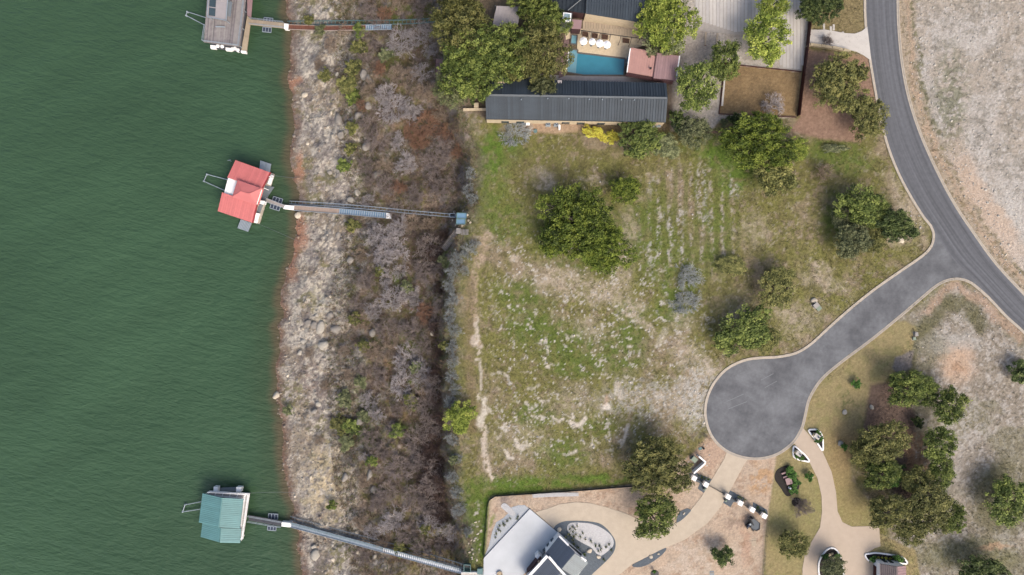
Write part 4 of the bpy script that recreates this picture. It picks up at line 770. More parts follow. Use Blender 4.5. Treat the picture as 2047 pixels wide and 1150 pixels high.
p = W(999, 1146); t = thing('fire_pit', Z3(p, .3), 'small brown round fire pit on the white terrace', 'fire pit'); MB().lathe((p.x, p.y, .3), [(.55, 0), (.62, .35), (.48, .35), (.42, .15)], 16).build('bowl', M['tandeck'], t); MB().lathe((p.x, p.y, .4), [(.4, 0), (.3, .08)], 12).build('stone_fill', M['limestone'], t)
# gate pillars, gate, fence panels
PIL = [(1388.4, 957), (1412, 969.5), (1456.5, 994), (1481, 1007), (1505, 1020), (1529, 1032.5)]
ang = -math.atan2(75.5, 140.6)
for i, (x, y) in enumerate(PIL):
    p = W(x, y, 1.9); nth = ('leftmost of the six by the big tree', 'second from left, gate hinged on it', 'third from left, right side of the gate', 'fourth from left', 'fifth from left', 'rightmost of the six')[i]
    t = thing('gate_pillar', Z3(p, 0), 'white square gate pillar, %s' % nth, 'pillar', 'white gate pillars'); MB().box(Z3(p, -.1), .8, .8, 1.85, ang).build('shaft', M['concrete'], t); MB().box(Z3(p, 1.752), .9, .9, .15, ang).build('cap', M['white'], t); MB().box(Z3(p, 1.903), .1, .1, .12, ang).build('lantern', M['galv'], t)
PW = [Z3(W(x, y, 1.9), 0) for x, y in PIL]
for i, j, nm, lb in ((0, 1, 'fence', 'low dark metal fence panel between the two left gate pillars'), (1, 2, 'gate', 'thin black metal gate across the beige driveway'), (2, 3, 'fence', 'low dark fence panel just right of the gate'), (3, 4, 'fence', 'low dark fence panel between fourth and fifth pillars'), (4, 5, 'fence', 'low dark fence panel between the two right pillars')):
    a, b = PW[i], PW[j]; d = (b - a).normalized(); a = a + d * .5; b = b - d * .5; t = thing(nm, (a + b) / 2, lb, nm)
    for z in (.25, 1.25): MB().bar(a + Vector((0, 0, z)), b + Vector((0, 0, z)), .06, .07).build('rail', M['black'], t)
    n = int((b - a).length / .3)
    for k_ in range(n + 1): p = a + (b - a) * (k_ / n); MB().tube(p + Vector((0, 0, .02)), p + Vector((0, 0, 1.35)), .022, 4).build('picket', M['black'], t)
for i, (x, y) in enumerate(((1407, 976.5), (1449, 999))):
    p = W(x, y); t = thing('planter', Z3(p, 0), ('round black planter behind the left gate pillar', 'round black planter behind the right gate pillar')[i], 'planter', 'black planters at the gate'); MB().lathe((p.x, p.y, 0), [(.2, 0), (.3, .55), (.24, .55), (.2, .4)], 12).build('pot', M['black'], t); MB().lathe((p.x, p.y, .38), [(.2, 0), (.28, .2), (.18, .4), (.04, .5)], 8).build('plant', M['dullgreen'], t)
lw_ = thing('white_wall', W(1398, 925), 'white L-shaped screen wall beside the tree at the circle', 'wall')
MB().bar(W(1393, 909) + Vector((0, 0, .7)), W(1407, 921) + Vector((0, 0, .7)), .3, 1.6).build('wall_leg', M['white'], lw_); MB().bar(W(1406, 922.6) + Vector((0, 0, .7)), W(1383, 943) + Vector((0, 0, .7)), .3, 1.6).build('wall_leg', M['white'], lw_)
p = W(1386, 917); t = thing('pool_equipment', Z3(p, 0), 'teal equipment cabinet inside the white L-shaped wall', 'cabinet'); MB().box((p.x, p.y, -.02), 1.0, .9, .9, -.7).build('cabinet', M['tealrail'], t); MB().box((p.x, p.y, .88), 1.1, 1.0, .06, -.7).build('lid', M['dullgreen'], t)
p = W(1400, 897); t = thing('utility_cover', Z3(p, 0), 'small teal utility cover on the soil above the white wall', 'cover'); MB().box((p.x, p.y, -.02), .7, .5, .22, .3).build('box', M['tealrail'], t); MB().lathe((p.x + .6, p.y + .1, -.02), [(.2, 0), (.2, .5), (.1, .6)], 8).build('stub_pipe', M['black'], t)
# work machine on the soil
p = W(1502, 1046); mc = thing('work_machine', Z3(p, 0), 'dark blue angular work machine parked on bare soil below the gate pillars', 'machine')
def mp(x, y, z): return W(1360 + x / 6.055, 890 + y / 6.055, 0) + Vector((0, 0, z))
tub = [(830, 880), (868, 868), (940, 922), (936, 995), (900, 1015), (868, 1005), (835, 985)]
MB().prism([mp(x, y, 1.0) for x, y in tub], down=.6).build('body', M['machine'], mc)
for (a, b), (c, d) in zip(tub, tub[1:] + tub[:1]): MB().bar(mp(a, b, 1.06), mp(c, d, 1.06), .1, .16).build('rim', M['black'], mc)
MB().prism([mp(x, y, .75) for x, y in ((778, 962), (835, 905), (838, 985), (790, 985))], down=.45).build('chassis', M['black'], mc)
MB().bar(mp(822, 862, 1.2), mp(858, 945, 1.35), .22, .2).build('arm', M['black'], mc); MB().bar(mp(806, 880, .9), mp(830, 920, 1.15), .14, .14).build('strut', M['black'], mc)
s_ = MB().box(mp(812, 955, .76), .55, .5, .2, .6).build('seat', M['floatblue'], mc); MB().box(mp(800, 966, .9), .5, .12, .5, .6).build('backrest', M['floatblue'], s_)
MB().lathe(mp(826, 938, 1.1), [(.2, 0), (.2, .04), (.15, .04)], 12).build('steering_wheel', M['galv'], mc)
for x, y in ((800, 990), (870, 1020), (855, 872), (930, 1005)): q_ = mp(x, y, .33); MB().tube(q_ + Vector((-.12, -.05, 0)), q_ + Vector((.12, .05, 0)), .33, 12).build('wheel', M['black'], mc)
for i, (x, y, w, h_) in enumerate(((1507, 1084, .9, 1.5), (1423, 1148, .9, 1.3))):
    p = W(x, y); o = thing('plywood_sheet', Z3(p, 0), ('pale board lying on soil below the machine', 'grey sheet lying on soil beside the small dark tree')[i], 'board'); MB().box((p.x, p.y, -.01), w, h_, .08, .02).build('board', M['tandeck' if i == 0 else 'galvdark'], o); MB().box((p.x, p.y + .3, .071), w * .95, .06, .05, .02).build('batten', M['tandeck'], o)
p = W(1416 - 107, 1148); t = thing('manhole', Z3(p, 0), 'round dark manhole cover in the pale soil at the lower edge', 'manhole'); MB().lathe((p.x, p.y, -.02), [(.85, 0), (.85, .1), (.7, .14)], 18).build('ring', M['coping'], t); MB().lathe((p.x, p.y, .1), [(.66, 0), (.66, .06), (.1, .09)], 16).build('cover', M['black'], t)
# fences round the plot
def fence(pts, label, cat, h_, m, step=2.4, name='fence', wire=False):
    P = [W(*q) for q in pts]; t = thing(name, P[len(P) // 2], label, cat)
    for a, b in zip(P[:-1], P[1:]):
        if wire:
            for z in (.25, h_ * .5, h_): MB().tube(a + Vector((0, 0, z)), b + Vector((0, 0, z)), .025, 4).build('wire', m, t)
        else: MB().bar(a + Vector((0, 0, h_ / 2)), b + Vector((0, 0, h_ / 2)), .05, h_).build('fabric', m, t)
        n = max(1, int((b - a).length / step))
        for k_ in range(n): p = a + (b - a) * (k_ / n) + Vector((.05, .05, 0)); MB().tube(p + Vector((0, 0, -.05)), p + Vector((0, 0, h_ + .12)), .04, 5).build('post', M['bark'], t)
    return t
fence([(967, 1114), (971, 1060), (975, 1010), (979, 998), (990, 991), (1050, 987), (1110, 983), (1170, 979), (1230, 974), (1300, 968)], 'low black silt fence round the upper left of the soil plot', 'silt fence', .7, M['black'], name='silt_fence')
fence([(1533, 1040), (1530, 1070), (1526, 1110), (1522, 1150), (1519, 1180)], 'dark wire fence between bare soil and the neighbour lawn', 'fence', 1.1, M['black'], wire=True)
# utility boxes by the road
for i, (x, y, w, d, h_, mm, nm, lb) in enumerate(((1629, 610.5, 1.0, .8, .7, 'utilgrey', 'transformer_box', 'grey square utility box beside the white rock near the road'), (1635.5, 616.5, .9, .7, .35, 'dullgreen', 'utility_box', 'pale green flat utility box next to the grey one'), (1829, 668, .5, .7, .6, 'utilgrey', 'utility_box', 'slim grey utility box on the lawn near the junction'), (1826, 677, .5, .5, .35, 'dullgreen', 'utility_box', 'small green utility box on the lawn below the slim grey one'))):
    p = W(x, y); t = thing(nm, Z3(p, 0), lb, 'utility box'); MB().box((p.x, p.y, .04), w, d, h_, .7 if i < 2 else .2).build('cabinet', M[mm], t); MB().box((p.x, p.y, h_ + .042), w + .08, d + .08, .07, .7 if i < 2 else .2).build('lid', M[mm], t); MB().box((p.x, p.y, -.04), w + .25, d + .25, .08, .7 if i < 2 else .2).build('pad', M['kerb'], t)
# ---------------------------------------------------------------- neighbour in the south-east
gh = thing('garage', W(1780, 1160), 'small building with brown seamed gable roof at the bottom right', 'building')
zg, zr = 2.8, 4.0
gw, ge, gr_ = W(1759, 1127, zg), W(1811, 1131, zg), W(1794, 1133, zr)
dn = Vector((.05, -7.0, 0))
roof_slope(gh, gw, dn, gr_ - gw, 1, M['brownroof'], rib=.02); roof_slope(gh, gw + Vector((0, 0, .03)), gr_ - gw, dn, 9, M['brownroof'], th=.02); roof_slope(gh, ge, dn, gr_ - ge, 14, M['mauve'], rib=.04)  # right slope in a lighter metal, its brighter light put into the colour
wl = [Z3(gw + Vector((.25, -.1, 0)), zg - .2), Z3(ge + Vector((-.2, -.1, 0)), zg - .2), Z3(ge + dn, zg - .2), Z3(gw + dn, zg - .2)]
MB().prism(wl, zbot=-.1).build('wall', M['white'], gh); mb = MB(); mb.poly([wl[0], wl[1], Z3(gr_ + Vector((0, -.1, 0)), zr - .2)]); mb.build('gable', M['white'], gh)
for t_ in (.35, .6): p = wl[0] + (wl[1] - wl[0]) * t_; w = MB().box(Z3(p, .9) + Vector((0, .03, 0)), .7, .16, 1.5).build('window', M['black'], gh); MB().box(Z3(p, 1.0) + Vector((0, .1, 0)), .55, .06, 1.3).build('pane', M['darkglass'], w)
p = wl[0] + Vector((-.06, -2.6, 0)); d_ = MB().box(Z3(p, 0), .14, 2.8, 2.3).build('garage_door', M['maroon'], gh)
def bed(px, label, m=M['mulch'], w=.28, border=True, open_from=None, n=5):
    pts = spline(px, n, True); P = [W(*q) for q in pts]; c = sum(P, Vector()) / len(P); t = thing('planting_bed', Z3(c, 0), label, 'planting bed')
    MB().prism([p + Vector((0, 0, .075)) for p in P], down=.1).build('mulch', m, t)
    if border:
        mb = MB()
        for p, q in zip(P, P[1:] + P[:1]): mb.bar(p + Vector((0, 0, .12)), q + (q - p) * .06 + Vector((0, 0, .12)), w, .28)
        mb.build('border', M['white'], t)
    return t
def mound(mb_parent, name, p, rx, ry, h_, m, seed): pass
bed([(1616, 861), (1625, 858.5), (1634, 860), (1641, 867), (1644, 880), (1644, 900), (1638, 893), (1627, 876)], 'white edged triangular planting bed with pillar, right of the drive entrance')
bed([(1587, 892), (1585, 902), (1586, 912), (1594, 918), (1606, 921), (1617, 922), (1609, 910), (1598, 900)], 'white edged triangular planting bed with pillar, left of the drive entrance')
bed([(1549, 950), (1554, 939), (1570, 931), (1579, 933), (1590, 950), (1598, 969), (1592, 983), (1577, 992), (1569, 989), (1560, 975), (1550, 961)], 'oval black mulch bed with hedge and stone table on the lawn', border=False)
bed([(1636, 1128), (1641, 1113), (1652, 1099), (1662, 1095), (1671, 1099), (1678, 1111), (1683, 1133), (1686, 1160), (1672, 1180), (1645, 1175), (1637, 1150)], 'large white edged oval bed with a tree in the lower drive')
bed([(1729, 1108), (1740, 1106), (1751, 1105), (1769, 1107), (1789, 1110), (1805, 1115), (1812, 1126), (1790, 1124), (1755, 1120), (1738, 1121), (1731, 1115)], 'white edged curved bed in front of the brown roofed building')
for i, (x, y) in enumerate(((1634, 873), (1597.5, 907.5))):
    p = W(x, y, 1.5); t = thing('entrance_pillar', Z3(p, 0), ('cream stone entrance pillar in the right triangular bed', 'white stone entrance pillar in the left triangular bed')[i], 'pillar', 'entrance pillars'); MB().box(Z3(p, -.05), 1.0, .75, 1.45, -.6).build('shaft', M['limestone'], t); MB().box(Z3(p, 1.402), 1.15, .9, .12, -.6).build('cap', M['concrete'], t); MB().lathe(Z3(p, 1.522) + Vector((.25, -.15, 0)), [(.17, 0), (.17, .3), (.05, .42)], 8).build('lantern', M['galvdark'], t)
def tb(x, y, z=0): return W(1530 + x / 6.387, 850 + y / 6.387, 0) + Vector((0, 0, z))
t = thing('stone_table', tb(275, 700), 'mauve stone table in the oval mulch bed', 'table'); MB().box(tb(285, 705, .62), 1.2, 1.3, .1, .3).build('tabletop', M['mauve'], t); MB().box(tb(285, 705, .05), .6, .7, .57, .3).build('pedestal', M['mauve'], t)
for i, (x, y) in enumerate(((245, 655), (225, 608))):
    t = thing('stone_bench', tb(x, y), ('mauve stone bench touching the table in the oval bed', 'narrow grey stone bench at the top of the oval bed')[i], 'bench'); MB().box(tb(x, y, .4), .9, .28, .08, .35).build('seat', M['mauve'], t)
    for s in (-1, 1): MB().box(tb(x + s * 20, y - s * 7, .05), .12, .26, .35, .35).build('leg', M['mauve'], t)
t = thing('garden_statue', tb(300, 795), 'small white garden statue below the stone table', 'statue'); MB().lathe(tb(300, 795, .05), [(.2, 0), (.2, .2), (.12, .25), (.14, .5), (.18, .7), (.1, .8), (.11, .9), (.02, 1.0)], 10).build('figure', M['white'], t); MB().box(tb(300, 795, -.02), .5, .5, .1).build('plinth', M['concrete'], t)
p = W(1659, 1108); t = thing('lawn_sculpture', Z3(p, .07), 'pale blocky ornament at the top of the large oval bed', 'ornament'); MB().box((p.x - .2, p.y - .1, .06), .6, .45, .5, .5).build('block', M['limestone'], t); MB().box((p.x + .35, p.y + .2, .06), .4, .3, .7, .5).build('block', M['limestone'], t)
# ---------------------------------------------------------------- docks, ramps, tramways
def quad(px, z, mb=None, down=.15):
    mb = mb or MB(); return mb.prism([W(a, b, z) for a, b in px], down=down)
def rail(root, pts, z, m, hgt=1.0, every=1.6, r=.035, mids=1):
    """a railing over a pixel polyline lying at deck height z"""
    P = [W(a, b, z) for a, b in pts]
    for a, b in zip(P[:-1], P[1:]):
        for k in range(mids + 1): MB().bar(a + Vector((0, 0, hgt * (k + 1) / (mids + 1))), b + Vector((0, 0, hgt * (k + 1) / (mids + 1))), r * 2, r * 2).build('rail', m, root)
        n = max(1, int((b - a).length / every))
        for k in range(n + 1): p = a + (b - a) * (k / n); MB().tube(p, p + Vector((0, 0, hgt)), r, 5).build('post', m, root)
def planks(root, A, B, Cc, D, n, z, m, th=.05, gap=.08, name='plank'):
    """n boards across the quad A-B-C-D, laid side by side from edge A-D to edge B-C (pixels)"""
    L = lambda p, q, t: (p[0] + (q[0] - p[0]) * t, p[1] + (q[1] - p[1]) * t)
    for i in range(n):
        t0, t1 = i / n, (i + 1 - gap) / n; quad([L(A, B, t0), L(A, B, t1), L(D, Cc, t1), L(D, Cc, t0)], z, down=th).build(name, m, root)
def float_frame(px, lab, z=WATER + .18):
    (x0, y0, x1, y1, rot) = px; cx, cy = (x0 + x1) / 2, (y0 + y1) / 2; c = W(cx, cy, z); k = kz(z); w, d = (x1 - x0) * k, (y1 - y0) * k
    t = thing('float', Z3(c, WATER), lab, 'float', 'floats beside the gangways'); ca, sa = math.cos(rot), math.sin(rot)
    R = lambda u, v, zz: c + Vector((ca * u - sa * v, sa * u + ca * v, zz))
    for u0, u1 in ((-.46, -.18), (-.16, .16), (.18, .46)): MB().prism([R(u0 * w, -d * .42, .12), R(u1 * w, -d * .42, .12), R(u1 * w, d * .42, .12), R(u0 * w, d * .42, .12)], down=.42).build('pontoon', M['floatblue'], t)
    for v in (-.5, .5): MB().bar(R(-.5 * w, v * d, .16), R(.5 * w, v * d, .16), .13, .13).build('frame_bar', M['galv'], t)
    for u in (-.5, -.17, .17, .5): MB().bar(R(u * w, -.5 * d, .19), R(u * w, .5 * d, .19), .11, .11).build('frame_bar', M['galv'], t)
    return t
def boom(pts, lab, m=None, z=WATER + .5):
    P = [W(a, b, z) for a, b in pts]; t = thing('mooring_boom', Z3(P[1], WATER), lab, 'boom', 'mooring booms west of the docks')
    for a, b in zip(P[:-1], P[1:]): MB().tube(a, b, .09, 6).build('arm', M['galv'], t)
    for p in P[1:-1]: MB().lathe(Z3(p, WATER - .3), [(.18, 0), (.18, .9), (.08, 1.0)], 8).build('float_post', M['galv'], t)
    return t
def cable(a, b, lab):
    A, B = a, b; mb = MB(); N = 8; P = [A + (B - A) * (i / N) + Vector((0, 0, -.5 * math.sin(math.pi * i / N))) for i in range(N + 1)]
    for p, q in zip(P[:-1], P[1:]): mb.tube(p, q, .025, 4)
    tag(mb.build('mooring_cable', M['galvdark'], base=A), lab, 'cable', 'mooring cables')
ZD = WATER + .6
# --- grey dock at the top
dz = -9.3
d1 = thing('boat_dock', Z3(W(450, 45, WATER), WATER), 'large weathered grey boat dock with flat roof deck, topmost on the lake', 'dock')
deck_px = [(417, -60), (413.5, 36), (411.7, 52), (407, 84), (479, 93.5), (498, -60)]
rd = quad(deck_px, dz, down=.35).build('roof_deck', M['deck'], d1)
L2 = lambda p, q, t: (p[0] + (q[0] - p[0]) * t, p[1] + (q[1] - p[1]) * t)
rngp = random.Random(3); M['deck2'] = mat('weathered_deck_dark', C(132, 126, 130), var=.15, scale=1.2, rough=.9); M['deck3'] = mat('weathered_deck_pale', C(168, 163, 162), var=.12, scale=1.2, rough=.9)
N = 30
for i in range(N):
    t0, t1 = i / N, (i + .93) / N; x = lambda t, y: np.interp(y, [-60, 84], [418 + (497 - 418) * t, 407.6 + (478.5 - 407.6) * t])
    yb = 83.6 + 9.4 * (i + .5) / N; y0 = -55
    quad([(x(t0, y0), y0), (x(t1, y0), y0), (x(t1, yb), yb), (x(t0, yb), yb)], dz + .06, down=.055).build('plank', M[rngp.choice(['deck', 'deck', 'deck2', 'deck3'])], rd)
rail(d1, [(412, 52), (407.3, 83.6), (478.6, 93), (484, 52), (489, 0), (495, -58)], dz + .05, M['galv'], 1.0, 2.6, .04)
# upper canopy
zc = dz + 2.4
cn = quad([(419, -58), (414.5, 34), (452, 41), (460, -58)], zc, down=.14).build('canopy', M['greymembrane'], d1)
for a, b in (((419, -58), (414.5, 34)), ((414.5, 34), (452, 41)), ((452, 41), (460, -58))): MB().bar(W(a[0], a[1], zc + .05), W(b[0], b[1], zc + .05), .14, .2).build('edge_beam', M['galv'], cn)
for i in range(4):
    y0 = 31 - i * 18; quad([(417 + i * .9, y0), (430 + i * .9, y0 + 2), (431 + i * .9, y0 - 14), (418 + i * .9, y0 - 16)], zc + .04, down=.035).build('skylight_pane', M['darkglass'], cn)
for p in ((416, 32), (450, 39), (417, -5), (455, -2)): a = W(p[0], p[1], zc); MB().tube(Z3(a, dz), a, .08, 6).build('post', M['galv'], d1)
quad([(455, 3), (464, 4), (461, 33), (453, 32)], zc - .3, down=.12).build('stair_hood', M['galvdark'], d1)
MB().bar(W(431, 53.5, dz + .5), W(450, 54, dz + .5), .2, .12).build('bench', M['galv'], d1)
# lower level
lw1 = quad([(420, -50), (423, 96), (481, 104), (503, -50)], ZD, down=.4).build('lower_deck', M['darkgrey'], d1)
wk = quad([(494, 32), (501.5, 37.5), (492.7, 105.7), (481.5, 104.5)], ZD + .08, down=.3).build('walkway', M['tandeck'], d1)
planks(wk, (494, 33), (481.7, 104), (492.5, 105), (501.2, 38), 16, ZD + .13, M['tandeck'])
quad([(494.5, -50), (508, -45), (502, 36), (494, 31)], ZD + 2.4, down=.12).build('side_roof', M['mauve'], d1)
for x, y in ((484, 96), (488, 60), (492, 25), (496, -20), (422, 82), (424, 50), (426, 0), (450, 88)): p = W(x, y, ZD); MB().tube(p, Z3(p, dz - .3), .1, 6).build('post', M['galv'], d1)
for x0, y0, x1, y1 in ((420.5, 90, 431.5, 98), (451, 95, 462, 102), (481.5, 101, 492, 106.5)): quad([(x0, y0), (x1, y0 + 1.2), (x1, y1), (x0, y1 - 1.2)], ZD + .35, down=.7).build('dock_box', M['white'], d1)
for x, y in ((438, 94), (446.5, 95), (467, 100), (472, 99), (477.5, 102)): p = W(x, y, WATER); MB().lathe(p + Vector((0, 0, -.2)), [(.38, 0), (.42, .4), (.42, .9), (.25, 1.1)], 10).build('float_drum', M['white'], d1)
boom([(413, 36), (374, 23.5), (372, 31), (411.7, 51.7)], 'white triangular mooring boom reaching left from the grey dock')
def gangway(px, lab, m, z0=ZD, z1=None, n=0, rails=True, pm=None):
    z1 = z0 if z1 is None else z1; a, b, c, d = px; A, B, C_, D = W(*a, z0), W(*b, z1), W(*c, z1), W(*d, z0)
    t = thing('gangway', Z3((A + D) / 2, WATER), lab, 'gangway'); s = MB().prism([A, B, C_, D], down=.2).build('deck', m, t)
    for i in range(n):
        t0, t1 = i / n, (i + .9) / n; MB().prism([A.lerp(B, t0) + Vector((0, 0, .05)), A.lerp(B, t1) + Vector((0, 0, .05)), D.lerp(C_, t1) + Vector((0, 0, .05)), D.lerp(C_, t0) + Vector((0, 0, .05))], down=.045).build('plank', pm or m, s)
    if rails:
        for P, Q in ((A, B), (D, C_)):
            for h in (.5, 1.0): MB().bar(P + Vector((0, 0, h)), Q + Vector((0, 0, h)), .07, .07).build('handrail', M['galv'], t)
            k = max(2, int((Q - P).length / 1.5))
            for i in range(k + 1): p = P.lerp(Q, i / k); MB().tube(p, p + Vector((0, 0, 1.0)), .035, 5).build('post', M['galv'], t)
    return t
def crate(px, z, lab, h=.6):
    P = [W(a, b, z) for a, b in px]; c = sum(P, Vector()) / len(P); t = thing('landing_platform', Z3(c, z - h), lab, 'platform', 'white landings at the gangway ends'); MB().prism(P, down=h).build('box', M['white'], t); MB().prism([c + (p - c) * .86 + Vector((0, 0, .05)) for p in P], down=.049).build('hatch', M['white'], t); return t
gangway([(501, 39), (568, 46.4), (568, 57), (500, 49.5)], 'tan plank gangway from the grey dock to the shore', M['tandeck'], ZD + .1, ZD + .3, n=26)
float_frame((528, 36.5, 546, 44, -.1), 'navy float on the upper side of the tan gangway'); float_frame((525.6, 55.5, 543, 65, -.1), 'navy float on the lower side of the tan gangway')
crate([(568, 47), (576.6, 48), (576.4, 58.4), (567.6, 57.4)], ZD + .55, 'white landing box where the tan gangway meets the rusty ramp', h=1.1)
def gz_line(a, b, lift):  # endpoints on the ground
    return G(*a) + Vector((0, 0, lift)), G(*b) + Vector((0, 0, lift))
def at_h(px, lift):
    p = G(*px); return W(px[0], px[1], p.z + lift)
def ramp(pts, wid, lab, segs, lift=.9, slat=None, railm=None, sides=(1,)):
    """inclined walkway on trestles: pts pixel polyline, segs list of (material,t0,t1)"""
    P = [at_h(p, lift) if i else W(p[0], p[1], ZD + .5) for i, p in enumerate(pts)]
    t = thing('ramp', G(*pts[0]), lab, 'ramp'); d0 = [(q - p) for p, q in zip(P[:-1], P[1:])]
    for i, (p, q) in enumerate(zip(P[:-1], P[1:])):
        d = (q - p).normalized(); u = Vector((-d.y, d.x, 0)).normalized() * wid / 2
        for m, t0, t1 in segs[i]: s = MB().prism([p.lerp(q, t0) + u, p.lerp(q, t1) + u, p.lerp(q, t1) - u, p.lerp(q, t0) - u], down=.18).build('deck', M[m], t)
        for sgn in (-1, 1): MB().bar(p + u * sgn * 1.06 + Vector((0, 0, .05)), q + u * sgn * 1.06 + Vector((0, 0, .05)), .1, .26).build('stringer', M['rustpale'] if segs[i][0][0] == 'rust' else M['galv'], t)
        if slat:
            n = int((q - p).length / slat[0])
            for k in range(n):
                t0, t1 = k / n, (k + .55) / n; MB().prism([p.lerp(q, t0) + u * .94 + Vector((0, 0, .05)), p.lerp(q, t1) + u * .94 + Vector((0, 0, .05)), p.lerp(q, t1) - u * .94 + Vector((0, 0, .05)), p.lerp(q, t0) - u * .94 + Vector((0, 0, .05))], down=.046).build('slat', M[slat[1]] if not callable(slat[1]) else slat[1](i, k / n), t)
        n = max(2, int((q - p).length / 5))
        for k in range(1, n + 1):
            c = p.lerp(q, k / n) if k < n else p.lerp(q, .985)
            for sgn in (-1, 1): b = c + u * sgn * .8; MB().tube(Vector((b.x, b.y, GZ(b.x, b.y) - .3)), b + Vector((0, 0, -.1)), .07, 5).build('trestle_leg', M['galvdark'], t)
        for sgn in sides:
            for h in (.5, 1.0): MB().bar(p + u * sgn * 1.15 + Vector((0, 0, h)), q + u * sgn * 1.15 + Vector((0, 0, h)), .06, .06).build('handrail', railm or M['galv'], t)
            n = int((q - p).length / 2.0)
            for k in range(n + 1): c = p.lerp(q, k / n) + u * sgn * 1.15; MB().tube(c, c + Vector((0, 0, 1.0)), .035, 4).build('post', railm or M['galv'], t)
    return t
def track(pts, gauge, lab, m, lift=.5, step=.9, m2=None):
    P = [at_h(p, lift) for p in pts]; t = thing('tram_track', G(*pts[0]), lab, 'track')
    N_ = len(P)
    for sgn in (-1, 1):
        for p, q in zip(P[:-1], P[1:]):
            d = (q - p).normalized(); u = Vector((-d.y, d.x, 0)).normalized() * gauge / 2 * sgn; MB().bar(p + u, q + u, .12, .16).build('rail', m, t)
    for p, q in zip(P[:-1], P[1:]):
        d = (q - p).normalized(); u = Vector((-d.y, d.x, 0)).normalized() * gauge / 2; n = max(1, int((q - p).length / step))
        for k in range(n): c = p.lerp(q, (k + .5) / n) + Vector((0, 0, -.11)); MB().bar(c - u, c + u, .1, .08).build('sleeper', m2 or m, t)
        n = max(1, int((q - p).length / 4.5))
        for k in range(n):
            c = p.lerp(q, (k + .5) / n)
            for sgn in (-1, 1): b = c + u * sgn; MB().tube(Vector((b.x, b.y, GZ(b.x, b.y) - .3)), b, .06, 5).build('trestle_leg', m, t)
    return t
ramp([(577, 54.5), (655, 57), (731, 55.5), (783, 54.5)], .95, 'rusty boat ramp with pale blue upper end near the top of the bank', [[('rust', 0, 1)], [('rust', 0, 1)], [('bluesteel', 0, 1)]], lift=.8, slat=(.45, lambda i, u: M['rust'] if i < 2 else M['galv']), sides=())
track([(574, 46.5), (650, 46), (731, 45), (800, 44.5), (850, 42), (886, 37)], .85, 'upper tram track with pale rails turning teal towards the oaks', M['tealrail'], lift=.7)
p = G(902, 39); t = thing('tram_landing', p, 'grey concrete tram landing beside the oak crowns', 'landing'); MB().prism([W(890, 32, p.z + .3), W(914, 30, p.z + .3), (W(914, 48, p.z + .3)), W(894, 52, p.z + .3)], down=1.4).build('slab', M['kerb'], t); MB().bar(W(891, 32.5, p.z + .4), W(893, 51, p.z + .4), .12, .25).build('edge', M['galvdark'], t)
def tram_car(px, z, lab, m, deep=1.0):
    P = [W(a, b, z) for a, b in px]; c = sum(P, Vector()) / 4; t = thing('tram_car', Z3(c, z - .9), lab, 'tram car'); MB().prism([p + Vector((0, 0, -.7)) for p in P], down=.2).build('floor', m, t)
    for a, b in zip(P, P[1:] + P[:1]): MB().bar(a + Vector((0, 0, -.3)), b + Vector((0, 0, -.3)), .1, .6).build('side', m, t); MB().bar(a, b, .12, .12).build('top_rail', M['galv'] if m is not M['tealdark'] else M['tealrail'], t)
    for a in P: MB().tube(a + Vector((0, 0, -.7)), a, .06, 6).build('post', m, t)
    a, b, c_, d = P; MB().prism([a.lerp(b, .1) + Vector((0, 0, -.35)), a.lerp(b, .9) + Vector((0, 0, -.35)), d.lerp(c_, .9).lerp(a.lerp(b, .9), .55) + Vector((0, 0, -.35)), d.lerp(c_, .1).lerp(a.lerp(b, .1), .55) + Vector((0, 0, -.35))], down=.3).build('seat', M['black'], t)
    return t
tram_car([(901, 19), (915, 19), (916.5, 32), (900, 32)], G(905, 25).z + 1.5, 'dark teal tram car parked beside the oak crowns', M['tealdark'])
# --- red dock
zw = -9.2; zh = -8.2
d2 = thing('boat_dock', Z3(W(490, 390, WATER), WATER), 'boat dock with salmon red roof and central hipped cupola', 'dock')
def hiproof(name, eave, z, ridge, zr, m, th=.12, root=d2):
    E = [W(a, b, z) for a, b in eave]; R = [W(a, b, zr) for a, b in ridge]; mb = MB(); mb.v = E + R + [e - Vector((0, 0, th)) for e in E]
    mb.f = [[0, 1, 5, 4], [1, 2, 5], [2, 3, 4, 5], [3, 0, 4], [9, 8, 7, 6], [0, 6, 7, 1], [1, 7, 8, 2], [2, 8, 9, 3], [3, 9, 6, 0]]; return mb.build(name, m, root)
Nw = [W(471, 320.5, zw - .3), W(539, 344.7, zw - .3), W(523, 376, zw + .25), W(454.7, 355, zw + .25)]
roof_slope(d2, Nw[0], Nw[1] - Nw[0], Nw[3] - Nw[0], 16, M['redroof'], name='wing_roof', rib=.05)
Sw = [W(444.3, 384.8, zw + .25), W(512, 409.5, zw + .25), W(503.5, 445.3, zw - .3), W(435.5, 422.3, zw - .3)]
roof_slope(d2, Sw[3], Sw[2] - Sw[3], Sw[0] - Sw[3], 16, M['redroof'], name='wing_roof', rib=.05)
cu = hiproof('cupola_roof', [(475, 360), (522.5, 376.5), (511.6, 410), (464, 394)], zh, [(481.5, 382.5), (498, 387.5)], zh + .75, M['redroof'])
for a, b in (((475, 360), (481.5, 382.5)), ((464, 394), (481.5, 382.5)), ((522.5, 376.5), (498, 387.5)), ((511.6, 410), (498, 387.5))): MB().bar(W(*a, zh + .03), W(*b, zh + .79), .12, .06).build('hip_cap', M['redroof'], cu)
MB().bar(W(481.5, 382.5, zh + .79), W(498, 387.5, zh + .79), .14, .06).build('ridge_cap', M['redroof'], cu)
quad([(477, 363), (520, 378), (510, 408), (467, 393)], zh - .13, down=1.6).build('cupola_wall', M['white'], d2)
